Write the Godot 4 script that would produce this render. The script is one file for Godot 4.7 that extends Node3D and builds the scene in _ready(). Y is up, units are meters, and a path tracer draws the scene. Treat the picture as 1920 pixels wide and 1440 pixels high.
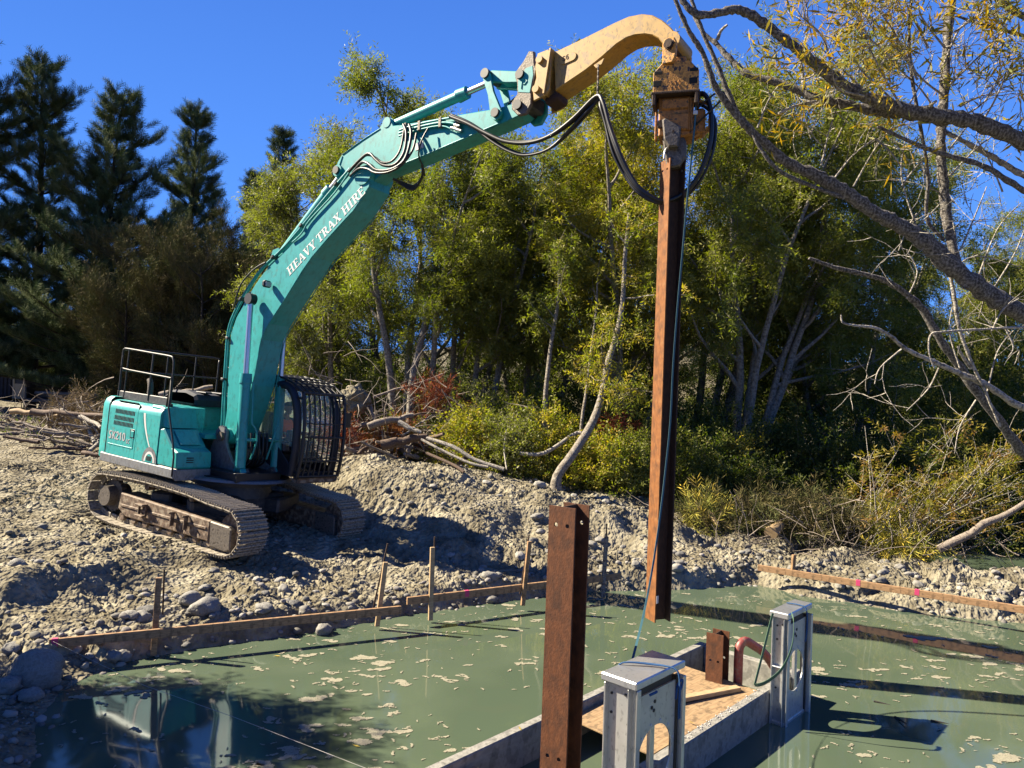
extends Node3D

const EYE := 3.6            # the camera stands this far above the water
const FOCAL := 1408.43      # focal length in pixels of a 1920 x 1440 frame
const ROLL := 0.031158
const PITCH := 0.003344

var rng := RandomNumberGenerator.new()
var taken := {}
var M := {}
var n_a := FastNoiseLite.new()
var n_b := FastNoiseLite.new()
var n_c := FastNoiseLite.new()
var n_d := FastNoiseLite.new()


class Geo:
	var st := SurfaceTool.new()

	func _init() -> void:
		st.begin(Mesh.PRIMITIVE_TRIANGLES)

	func smooth(on: bool, group := 0) -> void:
		st.set_smooth_group(group if on else -1)

	# a polygon face (3 or 4 corners) turned so that its front looks along OUT
	func face(p: Array, out: Vector3) -> void:
		var a: Vector3 = p[0]
		var b: Vector3 = p[1]
		var c: Vector3 = p[2]
		var n := (c - a).cross(b - a)
		if p.size() == 4:
			var e: Vector3 = p[3]
			n += (e - a).cross(c - a)
		if n.dot(out) < 0.0:
			p.reverse()
		st.add_vertex(p[0]); st.add_vertex(p[1]); st.add_vertex(p[2])
		if p.size() == 4:
			st.add_vertex(p[0]); st.add_vertex(p[2]); st.add_vertex(p[3])

	# a box with chamfered edges
	func box(c: Vector3, s: Vector3, r := 0.0, b := Basis()) -> void:
		smooth(false)
		var h := s * 0.5
		r = minf(r, minf(h.x, minf(h.y, h.z)) * 0.9)
		for a in 3:
			var u := (a + 1) % 3
			var v := (a + 2) % 3
			for sa in [-1.0, 1.0]:
				var q := []
				for k in [[-1.0, -1.0], [1.0, -1.0], [1.0, 1.0], [-1.0, 1.0]]:
					var p := Vector3()
					p[a] = sa * h[a]; p[u] = k[0] * (h[u] - r); p[v] = k[1] * (h[v] - r)
					q.append(c + b * p)
				var o := Vector3(); o[a] = sa
				face(q, b * o)
		if r <= 0.0:
			return
		for a in 3:
			var u := (a + 1) % 3
			var v := (a + 2) % 3
			for su in [-1.0, 1.0]:
				for sv in [-1.0, 1.0]:
					var p1 := Vector3(); var p2 := Vector3()
					p1[u] = su * h[u]; p1[v] = sv * (h[v] - r)
					p2[u] = su * (h[u] - r); p2[v] = sv * h[v]
					var d := Vector3(); d[a] = h[a] - r
					var o := Vector3(); o[u] = su; o[v] = sv
					face([c + b * (p1 - d), c + b * (p2 - d), c + b * (p2 + d), c + b * (p1 + d)], b * o)
		for sx in [-1.0, 1.0]:
			for sy in [-1.0, 1.0]:
				for sz in [-1.0, 1.0]:
					var g := Vector3(sx, sy, sz)
					var k := g * (h - Vector3.ONE * r)
					face([c + b * (k + Vector3(sx * r, 0, 0)), c + b * (k + Vector3(0, sy * r, 0)), c + b * (k + Vector3(0, 0, sz * r))], b * g)

	# a tube along points; radii is one number or an array
	func tube(pts: Array, radii, sides := 8, capped := true, squash := 1.0) -> void:
		var n := pts.size()
		if n < 2:
			return
		var rings := []
		var up := Vector3.UP
		var t0: Vector3 = (pts[1] - pts[0]).normalized()
		if absf(t0.dot(up)) > 0.95:
			up = Vector3.RIGHT
		var side := t0.cross(up).normalized()
		for i in n:
			var t: Vector3 = ((pts[mini(i + 1, n - 1)] as Vector3) - (pts[maxi(i - 1, 0)] as Vector3)).normalized()
			side = (side - t * side.dot(t)).normalized()
			var w := t.cross(side)
			var r: float = radii[i] if radii is Array else radii
			var ring := PackedVector3Array()
			for k in sides:
				var a := TAU * k / sides
				ring.append((pts[i] as Vector3) + (side * cos(a) + w * sin(a) * squash) * r)
			rings.append(ring)
		smooth(true)
		for i in n - 1:
			for k in sides:
				var j := (k + 1) % sides
				var a: Vector3 = rings[i][k]; var b: Vector3 = rings[i][j]; var c: Vector3 = rings[i + 1][j]; var d: Vector3 = rings[i + 1][k]
				st.add_vertex(a); st.add_vertex(b); st.add_vertex(c)
				st.add_vertex(a); st.add_vertex(c); st.add_vertex(d)
		if capped:
			smooth(false)
			for e in [0, n - 1]:
				var dir: Vector3 = (pts[0] - pts[1]) if e == 0 else (pts[n - 1] - pts[n - 2])
				for k in range(1, sides - 1):
					face([rings[e][0], rings[e][k], rings[e][k + 1]], dir)

	func cyl(a: Vector3, b: Vector3, r0: float, r1 := -1.0, sides := 14) -> void:
		tube([a, b], [r0, r0 if r1 < 0.0 else r1], sides)

	# a polygon in the XY plane drawn out from z0 to z1, with a small chamfer
	func prism(poly: Array, z0: float, z1: float, r := 0.0, xf := Transform3D()) -> void:
		smooth(false)
		var pl := PackedVector2Array(poly)
		if Geometry2D.is_polygon_clockwise(pl):
			pl.reverse()
		var n := pl.size()
		var inner := PackedVector2Array()
		for i in n:
			var a := (pl[i] - pl[(i + n - 1) % n]).normalized()
			var b := (pl[(i + 1) % n] - pl[i]).normalized()
			var na := Vector2(-a.y, a.x)
			var nb := Vector2(-b.y, b.x)
			var m := (na + nb) / maxf(0.3, 1.0 + na.dot(nb))
			inner.append(pl[i] + m * r)
		var cap := inner if r > 0.0 else pl
		var tri := Geometry2D.triangulate_polygon(cap)
		for z in [z0, z1]:
			var out := xf.basis * Vector3(0, 0, 1 if z == maxf(z0, z1) else -1)
			for i in range(0, tri.size(), 3):
				face([xf * Vector3(cap[tri[i]].x, cap[tri[i]].y, z), xf * Vector3(cap[tri[i + 1]].x, cap[tri[i + 1]].y, z), xf * Vector3(cap[tri[i + 2]].x, cap[tri[i + 2]].y, z)], out)
		var lo := minf(z0, z1)
		var hi := maxf(z0, z1)
		for i in n:
			var p := pl[i]
			var q := pl[(i + 1) % n]
			var e := (q - p)
			var out := xf.basis * Vector3(e.y, -e.x, 0)
			face([xf * Vector3(p.x, p.y, lo + r), xf * Vector3(q.x, q.y, lo + r), xf * Vector3(q.x, q.y, hi - r), xf * Vector3(p.x, p.y, hi - r)], out)
			if r > 0.0:
				var pi := inner[i]
				var qi := inner[(i + 1) % n]
				face([xf * Vector3(p.x, p.y, hi - r), xf * Vector3(q.x, q.y, hi - r), xf * Vector3(qi.x, qi.y, hi), xf * Vector3(pi.x, pi.y, hi)], out + xf.basis.z * e.length())
				face([xf * Vector3(p.x, p.y, lo + r), xf * Vector3(q.x, q.y, lo + r), xf * Vector3(qi.x, qi.y, lo), xf * Vector3(pi.x, pi.y, lo)], out - xf.basis.z * e.length())

	# a flat plate between an outline and a hole with the same number of points, from z0 to z1
	func plate_ring(outer: Array, inner: Array, z0: float, z1: float, xf := Transform3D()) -> void:
		smooth(false)
		var n := outer.size()
		for i in n:
			var j := (i + 1) % n
			var a: Vector2 = outer[i]; var b: Vector2 = outer[j]; var c: Vector2 = inner[j]; var d: Vector2 = inner[i]
			for z in [z0, z1]:
				face([xf * Vector3(a.x, a.y, z), xf * Vector3(b.x, b.y, z), xf * Vector3(c.x, c.y, z), xf * Vector3(d.x, d.y, z)], xf.basis * Vector3(0, 0, 1 if z == maxf(z0, z1) else -1))
			var mid := (a + b) * 0.5 - (c + d) * 0.5
			face([xf * Vector3(a.x, a.y, z0), xf * Vector3(b.x, b.y, z0), xf * Vector3(b.x, b.y, z1), xf * Vector3(a.x, a.y, z1)], xf.basis * Vector3(mid.x, mid.y, 0))
			face([xf * Vector3(d.x, d.y, z0), xf * Vector3(c.x, c.y, z0), xf * Vector3(c.x, c.y, z1), xf * Vector3(d.x, d.y, z1)], xf.basis * Vector3(-mid.x, -mid.y, 0))

	# a flat strap along points, WIDE along the given direction
	func strap(pts: Array, wide: Vector3, thick: Vector3) -> void:
		smooth(false)
		for i in pts.size() - 1:
			var a: Vector3 = pts[i]; var b: Vector3 = pts[i + 1]
			face([a - wide + thick, a + wide + thick, b + wide + thick, b - wide + thick], thick)
			face([a - wide - thick, a + wide - thick, b + wide - thick, b - wide - thick], -thick)
			face([a + wide - thick, a + wide + thick, b + wide + thick, b + wide - thick], wide)
			face([a - wide - thick, a - wide + thick, b - wide + thick, b - wide - thick], -wide)

	func done() -> ArrayMesh:
		st.generate_normals()
		return st.commit()


func numbered(called: String) -> String:
	if not taken.has(called):
		taken[called] = 0
		return called
	taken[called] += 1
	return "%s_%03d" % [called, taken[called]]


func tag(o: Node, label: String, category: String, group := "", kind := "") -> Node:
	if label: o.set_meta("label", label)
	if category: o.set_meta("category", category)
	if group: o.set_meta("group", group)
	if kind: o.set_meta("kind", kind)
	return o


func thing(called: String, label: String, category: String, at := Vector3.ZERO, group := "", basis := Basis()) -> Node3D:
	var o := Node3D.new()
	o.name = numbered(called)
	o.transform = Transform3D(basis, at)
	add_child(o)
	tag(o, label, category, group)
	return o


# commits a shape as ONE named mesh under PARENT
func put(called: String, g, m: Material, parent: Node = null, xf := Transform3D()) -> MeshInstance3D:
	var o := MeshInstance3D.new()
	o.mesh = g.done() if g is Geo else g
	o.material_override = m
	o.transform = xf
	if parent == null:
		o.name = numbered(called)
		add_child(o)
	else:
		o.name = called
		parent.add_child(o, true)
	return o


func scatter(called: String, mesh: Mesh, m: Material, xfs: Array, cols: Array, parent: Node = null, kind := "") -> MultiMeshInstance3D:
	var mm := MultiMesh.new()
	mm.transform_format = MultiMesh.TRANSFORM_3D
	mm.use_colors = cols.size() > 0
	mm.mesh = mesh
	mm.instance_count = xfs.size()
	var w := 16 if mm.use_colors else 12
	var buf := PackedFloat32Array()
	buf.resize(xfs.size() * w)
	var k := 0
	for i in xfs.size():
		var t: Transform3D = xfs[i]
		var b := t.basis
		buf[k] = b.x.x; buf[k + 1] = b.y.x; buf[k + 2] = b.z.x; buf[k + 3] = t.origin.x
		buf[k + 4] = b.x.y; buf[k + 5] = b.y.y; buf[k + 6] = b.z.y; buf[k + 7] = t.origin.y
		buf[k + 8] = b.x.z; buf[k + 9] = b.y.z; buf[k + 10] = b.z.z; buf[k + 11] = t.origin.z
		if w == 16:
			var c: Color = cols[i]
			buf[k + 12] = c.r; buf[k + 13] = c.g; buf[k + 14] = c.b; buf[k + 15] = 1.0
		k += w
	mm.buffer = buf
	var o := MultiMeshInstance3D.new()
	o.multimesh = mm
	o.material_override = m
	o.set_meta("kind", "stuff")
	if parent == null:
		o.name = numbered(called)
		add_child(o)
	else:
		o.name = called
		parent.add_child(o, true)
	return o


# a place in the world seen at pixel (x, y) of a 1920 x 1440 frame, DEPTH metres ahead
func spot(x: float, y: float, depth: float) -> Vector3:
	var u := x - 960.0
	var v := y - 720.0
	var u2 := u * cos(ROLL) + v * sin(ROLL)
	var v2 := -u * sin(ROLL) + v * cos(ROLL)
	var up := -v2 * cos(PITCH) + FOCAL * sin(PITCH)
	var far := FOCAL * cos(PITCH) + v2 * sin(PITCH)
	var t := depth / far
	return Vector3(u2 * t, up * t + EYE, -depth)


func rnd(a: float, b: float) -> float:
	return rng.randf_range(a, b)


func rvec() -> Vector3:
	return Vector3(rng.randfn(), rng.randfn(), rng.randfn()).normalized()


func lin(r: float, g: float, b: float) -> Color:
	return Color(r, g, b).linear_to_srgb()


func noise_tex(size: int, freq: float, ramp: Array, octaves := 4, seed_ := 1, kind := FastNoiseLite.TYPE_SIMPLEX_SMOOTH, offsets: Array = []) -> NoiseTexture2D:
	var n := FastNoiseLite.new()
	n.noise_type = kind
	n.seed = seed_
	n.frequency = freq
	n.fractal_octaves = octaves
	var t := NoiseTexture2D.new()
	t.width = size
	t.height = size
	t.seamless = true
	t.noise = n
	if ramp.size():
		var gr := Gradient.new()
		var cs := PackedColorArray()
		var os := PackedFloat32Array()
		for i in ramp.size():
			cs.append(ramp[i])
			os.append(offsets[i] if offsets.size() else float(i) / (ramp.size() - 1))
		gr.colors = cs
		gr.offsets = os
		t.color_ramp = gr
	return t


# a surface with mottled colour: c is linear; vary how much it wanders; dirt a second colour laid in patches
func mat(key: String, c: Color, rough := 0.7, metal := 0.0, vary := 0.2, size := 1.0, dirt = null, bump := 0.0, world := false, dirt_from := 0.5) -> StandardMaterial3D:
	c = Color(c.r * .44, c.g * .44, c.b * .44)
	if dirt != null:
		dirt = Color(dirt.r * .44, dirt.g * .44, dirt.b * .44)
	var m := StandardMaterial3D.new()
	m.resource_name = key
	var lo := Color(c.r * (1 - vary), c.g * (1 - vary), c.b * (1 - vary)).linear_to_srgb()
	var hi := Color(c.r * (1 + vary), c.g * (1 + vary), c.b * (1 + vary)).linear_to_srgb()
	var ramp := [lo, hi]
	var offs := [0.2, 0.8]
	if dirt != null:
		ramp = [lo, hi, hi, (dirt as Color).linear_to_srgb()]
		offs = [0.2, dirt_from, dirt_from + 0.02, minf(1.0, dirt_from + 0.22)]
	m.albedo_texture = noise_tex(256, 0.02, ramp, 5, M.size() + 3, FastNoiseLite.TYPE_SIMPLEX_SMOOTH, offs)
	m.roughness = rough
	m.metallic = metal
	m.uv1_triplanar = true
	m.uv1_world_triplanar = world
	m.uv1_scale = Vector3.ONE * size
	if bump > 0.0:
		m.heightmap_enabled = true
		m.heightmap_texture = M.bump_tex
		m.heightmap_scale = bump
	M[key] = m
	return m


func flat_mat(key: String, c: Color, rough := 0.6, metal := 0.0) -> StandardMaterial3D:
	var m := StandardMaterial3D.new()
	m.resource_name = key
	m.albedo_color = Color(c.r * .55, c.g * .55, c.b * .55).linear_to_srgb()
	m.roughness = rough
	m.metallic = metal
	M[key] = m
	return m


func leaf_mat(key: String, back: Color, rough := 0.55) -> StandardMaterial3D:
	var m := StandardMaterial3D.new()
	m.resource_name = key
	m.vertex_color_use_as_albedo = true
	m.roughness = rough
	m.metallic_specular = 0.3
	m.backlight_enabled = true
	m.backlight = back
	m.cull_mode = BaseMaterial3D.CULL_DISABLED
	M[key] = m
	return m


func _ready() -> void:
	rng.seed = 20240
	# ---- camera
	var cam := Camera3D.new()
	cam.name = "camera"
	cam.position = Vector3(0, EYE, 0)
	cam.rotation = Vector3(PITCH, 0, ROLL)
	cam.fov = rad_to_deg(2.0 * atan(720.0 / FOCAL))
	cam.near = 0.1
	cam.far = 900.0
	add_child(cam)
	# ---- sky
	var sky_m := ProceduralSkyMaterial.new()
	sky_m.sky_top_color = lin(.012, .055, .36)
	sky_m.sky_horizon_color = lin(.13, .38, 1.06)
	sky_m.sky_curve = 0.42
	sky_m.ground_bottom_color = Color(0.20, 0.19, 0.17)
	sky_m.ground_horizon_color = Color(0.42, 0.42, 0.40)
	sky_m.sun_angle_max = 6.0
	sky_m.sun_curve = 0.08
	var env := Environment.new()
	env.background_mode = Environment.BG_SKY
	env.sky = Sky.new()
	env.sky.sky_material = sky_m
	env.background_energy_multiplier = 0.32
	env.tonemap_mode = Environment.TONE_MAPPER_LINEAR
	env.tonemap_exposure = 4.0
	env.sdfgi_enabled = true
	env.ssao_enabled = true
	env.ssil_enabled = true
	var we := WorldEnvironment.new()
	we.name = "world"
	we.environment = env
	add_child(we)
	# ---- sun: high on the far left
	var sun := DirectionalLight3D.new()
	sun.name = "sun"
	var az := deg_to_rad(79.0)   # to the left of straight ahead
	var el := deg_to_rad(40.0)
	var to_sun := Vector3(-sin(az) * cos(el), sin(el), -cos(az) * cos(el))
	sun.look_at_from_position(Vector3.ZERO, -to_sun, Vector3.UP)
	sun.light_energy = 1.6
	sun.light_color = Color(1.0, 0.945, 0.84)
	sun.light_angular_distance = 0.5
	sun.shadow_enabled = true
	add_child(sun)

	for p in [[n_a, 0.30, 1], [n_b, 1.2, 2], [n_c, 4.5, 3], [n_d, 11.0, 4]]:
		var n: FastNoiseLite = p[0]
		n.noise_type = FastNoiseLite.TYPE_SIMPLEX_SMOOTH
		n.frequency = p[1]
		n.seed = p[2]
		n.fractal_type = FastNoiseLite.FRACTAL_NONE
	materials()
	build_ground()
	build_water()
	build_stones()
	build_hill_and_trees()
	build_bushes()
	build_debris()
	build_shed()
	build_excavator()
	build_pile_gear()
	build_tank()
	build_boards()
	build_near_tree()
	build_person()
	build_foam()
	build_small_things()


func materials() -> void:
	M.bump_tex = noise_tex(512, 0.03, [], 5, 77)
	M.fine_tex = noise_tex(512, 0.08, [], 4, 78)
	# ground
	var g := StandardMaterial3D.new()
	g.resource_name = "gravel silt"
	g.albedo_texture = noise_tex(1024, 0.006, [lin(.104, .090, .062), lin(.156, .139, .098), lin(.204, .184, .134), lin(.25, .228, .174)], 7, 5, FastNoiseLite.TYPE_SIMPLEX_SMOOTH, [.22, .42, .6, .8])
	g.uv1_triplanar = true
	g.uv1_world_triplanar = true
	g.uv1_scale = Vector3.ONE * 0.22
	g.roughness = 0.95
	g.metallic_specular = 0.2
	g.heightmap_enabled = true
	g.heightmap_texture = M.fine_tex
	g.heightmap_scale = 9.0
	g.detail_enabled = true
	g.detail_blend_mode = BaseMaterial3D.BLEND_MODE_MUL
	g.detail_albedo = noise_tex(512, 0.012, [lin(.62, .60, .57), lin(1, 1, 1), lin(1, 1, 1)], 5, 9, FastNoiseLite.TYPE_SIMPLEX_SMOOTH, [.2, .45, 1.0])
	g.uv2_triplanar = true
	g.uv2_world_triplanar = true
	g.uv2_scale = Vector3.ONE * 0.9
	g.detail_uv_layer = BaseMaterial3D.DETAIL_UV_2
	M.ground = g
	mat("stone", Color(.36, .345, .31), .85, 0, .22, 3.0, Color(.26, .25, .225), .6, true, .55)
	mat("stone_dark", Color(.2, .195, .185), .85, 0, .25, 3.0, null, .6, true)
	mat("hill_grass", Color(.17, .14, .06), .95, 0, .3, .05, null, 0, true)
	# machine
	mat("teal", Color(.025, .51, .50), .42, 0, .07, .8, Color(.10, .42, .38), 0, false, .72)
	mat("teal_light", Color(.045, .58, .565), .45, 0, .06, .8, Color(.13, .46, .41), 0, false, .72)
	mat("dark_grey", Color(.05, .05, .053), .55, 0, .2, 1.5, Color(.13, .12, .105), 0, false, .6)
	mat("grey_paint", Color(.26, .27, .29), .55, 0, .15, 1.2, Color(.24, .235, .22), 0, false, .6)
	mat("black", Color(.014, .014, .018), .5, 0, .3, 2.0)
	mat("navy", Color(.012, .016, .030), .55, 0, .25, 1.0, Color(.05, .052, .055), 0, false, .75)
	mat("container_blue", Color(.010, .016, .042), .8, 0, .25, 1.0, Color(.03, .035, .05), 0, false, .7)
	mat("rubber", Color(.012, .012, .013), .45, 0, .3, 3.0)
	mat("chrome", Color(1.2, 1.18, 1.15), .32, 1.0, .05, 1.0)
	mat("galv", Color(1.15, 1.18, 1.2), .34, .8, .04, .8)
	mat("galv_dull", Color(1.0, 1.02, 1.0), .40, .7, .05, .8)
	mat("track", Color(.42, .36, .27), .8, .1, .35, 3.0, Color(.66, .58, .46), .5, false, .5)
	mat("track_frame", Color(.19, .12, .075), .75, .1, .4, 1.5, Color(.44, .35, .25), .3, false, .5)
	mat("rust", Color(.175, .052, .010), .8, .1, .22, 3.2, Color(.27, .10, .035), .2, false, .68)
	mat("rust_pale", Color(.33, .112, .016), .8, .1, .18, 2.6, Color(.42, .18, .05), .2, false, .62)  # paler rust, sunlight put into the colour of the hanging pile's flange
	mat("rust_dark", Color(.06, .026, .012), .8, .1, .3, 3.0, Color(.10, .046, .022), .2, false, .62)  # dark rust; on the beam webs it puts shade into the colour
	mat("jib_yellow", Color(.66, .38, .065), .5, 0, .12, .9, Color(.50, .31, .11), 0, false, .6)
	mat("orange", Color(.98, .44, .055), .6, 0, .25, 2.2, Color(.09, .05, .03), .2, false, .58)
	mat("orange_dark", Color(.62, .25, .035), .65, 0, .3, 2.2, Color(.10, .06, .03), .2, false, .62)
	mat("steel_dull", Color(.24, .205, .17), .6, .4, .25, 2.0, Color(.10, .08, .06), .2, false, .6)
	mat("concrete", Color(.42, .405, .36), .9, 0, .14, 1.6, Color(.30, .29, .25), .25, true, .56)
	mat("concrete_top", Color(.56, .54, .49), .9, 0, .12, 2.0, Color(.40, .38, .33), .25, true, .6)
	wood_mat("plywood", Color(.56, .37, .19), Color(.44, .27, .13), 3.0)
	wood_mat("timber", Color(.66, .39, .19), Color(.45, .25, .11), 5.0)
	wood_mat("timber_pale", Color(.78, .55, .30), Color(.56, .36, .17), 5.0)
	mat("driftwood", Color(.37, .31, .25), .85, 0, .35, 2.5, Color(.17, .12, .09), .8, false, .55)
	mat("driftwood_brown", Color(.20, .125, .08), .85, 0, .35, 2.5, Color(.09, .06, .045), .8, false, .55)
	mat("cut_wood", Color(.55, .38, .19), .8, 0, .15, 4.0)
	mat("bark", Color(.30, .255, .20), .92, 0, .45, 2.2, Color(.55, .50, .42), 2.0, false, .52)
	mat("bark_near", Color(.23, .20, .168), .95, 0, .6, 7.0, Color(.78, .73, .65), 3.0, false, .52)  # pale patches: peeling bark and sunlit spots put into the colour
	mat("bark_pale", Color(.66, .60, .50), .9, 0, .3, 3.0, Color(.20, .175, .14), 1.5, false, .5)
	mat("bark_dark", Color(.045, .035, .028), .95, 0, .4, 2.0, null, 1.0)
	mat("red_plastic", Color(.40, .075, .065), .5, 0, .2, 3.0, Color(.34, .22, .17), 0, false, .58)
	flat_mat("strap_teal", Color(.03, .13, .17), .8)
	flat_mat("strap_green", Color(.11, .22, .13), .8)
	flat_mat("rope_blue", Color(.02, .10, .26), .8)
	flat_mat("white_print", Color(.80, .80, .78), .6)
	flat_mat("silver_print", Color(.55, .56, .57), .4)
	flat_mat("lamp_amber", Color(.75, .28, .02), .3)
	flat_mat("lamp_glass", Color(.6, .6, .58), .15)
	flat_mat("pink", Color(.75, .06, .2), .7)
	flat_mat("hole_dark", Color(.01, .01, .01), .9)
	flat_mat("string", Color(.55, .53, .48), .8)
	var gl := StandardMaterial3D.new()
	gl.resource_name = "window glass"
	gl.transparency = BaseMaterial3D.TRANSPARENCY_ALPHA
	gl.albedo_color = Color(.75, .85, .8, .12)
	gl.roughness = 0.05
	M.glass = gl
	for k in ["rust", "rust_pale", "rust_dark"]:
		M[k].uv1_scale = M[k].uv1_scale * Vector3(1.4, .5, 1.4)
	scuff("teal", 1.4, .74, .37)
	scuff("teal_light", 1.4, .76, .37)
	scuff("jib_yellow", 2.2, .55, .30)
	scuff("orange", 2.0, .45, .36)
	scuff("rust", 1.2, .62, .42)
	scuff("rust_pale", 1.0, .62, .42)
	scuff("concrete", .9, .7, .42)
	scuff("concrete_top", .9, .7, .42)
	scuff("galv", 2.5, .8, .30)
	scuff("galv_dull", 2.5, .72, .32)
	scuff("timber", 1.6, .6, .4)
	scuff("plywood", 1.3, .6, .38)
	scuff("grey_paint", 1.5, .7, .4)
	leaf_mat("willow_leaf", Color(.92, 1.0, .34), .5)
	leaf_mat("needle", Color(.25, .32, .16), .75)
	M.needle.metallic_specular = .12
	leaf_mat("near_leaf", Color(1.0, .9, .35))


# wear laid over a surface: darker marks where a coarse pattern dips
func scuff(key: String, size: float, dark: float, share: float) -> void:
	var m: StandardMaterial3D = M[key]
	m.detail_enabled = true
	m.detail_blend_mode = BaseMaterial3D.BLEND_MODE_MUL
	m.detail_albedo = noise_tex(512, 0.014, [Color(dark, dark, dark).linear_to_srgb(), Color(1, 1, 1), Color(1, 1, 1)], 6, 200 + key.length() * 7, FastNoiseLite.TYPE_SIMPLEX_SMOOTH, [share - .12, share + .02, 1.0])
	m.detail_uv_layer = BaseMaterial3D.DETAIL_UV_2
	m.uv2_triplanar = true
	m.uv2_scale = Vector3(size, size * .55, size)


func wood_mat(key: String, pale: Color, dark: Color, size: float) -> void:
	var m := StandardMaterial3D.new()
	m.resource_name = key
	pale = Color(pale.r * .40, pale.g * .40, pale.b * .40)
	dark = Color(dark.r * .40, dark.g * .40, dark.b * .40)
	m.albedo_texture = noise_tex(512, 0.02, [dark.linear_to_srgb(), pale.linear_to_srgb(), Color(pale.r * 1.15, pale.g * 1.15, pale.b * 1.15).linear_to_srgb()], 5, 40 + M.size(), FastNoiseLite.TYPE_SIMPLEX_SMOOTH, [.15, .5, .8])
	m.roughness = 0.85
	m.uv1_triplanar = true
	m.uv1_scale = Vector3(size * .12, size, size)
	M[key] = m


# ------------------------------------------------------------------ ground
var pond := PackedVector2Array()   # outline of the pond, (x, metres ahead)


func seg_dist(p: Vector2, a: Vector2, b: Vector2) -> float:
	var ab := b - a
	var t := clampf((p - a).dot(ab) / ab.length_squared(), 0.0, 1.0)
	return p.distance_to(a + ab * t)


# metres outside the pond's edge (negative in the water)
func shore(x: float, d: float) -> float:
	if x < -14.0 or x > 16.0 or d > 20.0:
		return 9.0
	var p := Vector2(x, d)
	var best := 1e9
	var inside := false
	var n := pond.size()
	for i in n:
		var a := pond[i]
		var b := pond[(i + 1) % n]
		var ab := b - a
		var ap := p - a
		var t := clampf(ap.dot(ab) / ab.length_squared(), 0.0, 1.0)
		best = minf(best, (ap - ab * t).length_squared())
		if (a.y > d) != (b.y > d) and x < (b.x - a.x) * (d - a.y) / (b.y - a.y) + a.x:
			inside = not inside
	return -sqrt(best) if inside else sqrt(best)


func lerp_table(t: Array, x: float) -> float:
	if x <= t[0][0]:
		return t[0][1]
	for i in range(1, t.size()):
		if x <= t[i][0]:
			var k: float = (x - t[i - 1][0]) / (t[i][0] - t[i - 1][0])
			return lerpf(t[i - 1][1], t[i][1], k * k * (3.0 - 2.0 * k))
	return t[-1][1]


const CREST := [[-11.0, 0.1], [-8.0, 0.5], [-6.0, .85], [-4.6, 1.15], [-3.3, 1.32], [-1.6, 1.05], [0.5, 0.72], [1.8, 0.5], [3.6, 0.3], [7.0, 0.1]]
# point on the line (x, metres ahead) and its direction
const OLD_TRACKS := [[-8.0, 13.2, .97, -.24], [-8.0, 15.4, .97, -.24], [-7.0, 11.6, .90, -.43], [-6.0, 17.8, .995, .10], [-6.0, 19.8, .995, .10], [-1.0, 15.0, .93, -.36], [-1.0, 17.1, .96, -.26], [0.5, 13.9, .97, -.2]]
const LUMPS := [[-2.1, 16.4, .9, .42], [-3.2, 16.9, .7, .35], [-0.6, 16.2, .8, .22], [.8, 16.6, .7, .16], [-1.3, 15.2, .7, .12], [2.4, 15.6, 1.1, .30], [1.2, 14.7, .6, .12],
	[4.9, 15.0, .8, .18], [6.4, 14.6, .8, .15], [8.2, 13.9, .8, .12], [-9.2, 11.6, .9, .12], [-8.6, 13.2, .6, .10], [-6.7, 9.6, .6, .10], [-3.3, 11.6, .6, .10], [-2.2, 11.9, .5, .12], [3.3, 14.6, .6, .14]]


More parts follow.
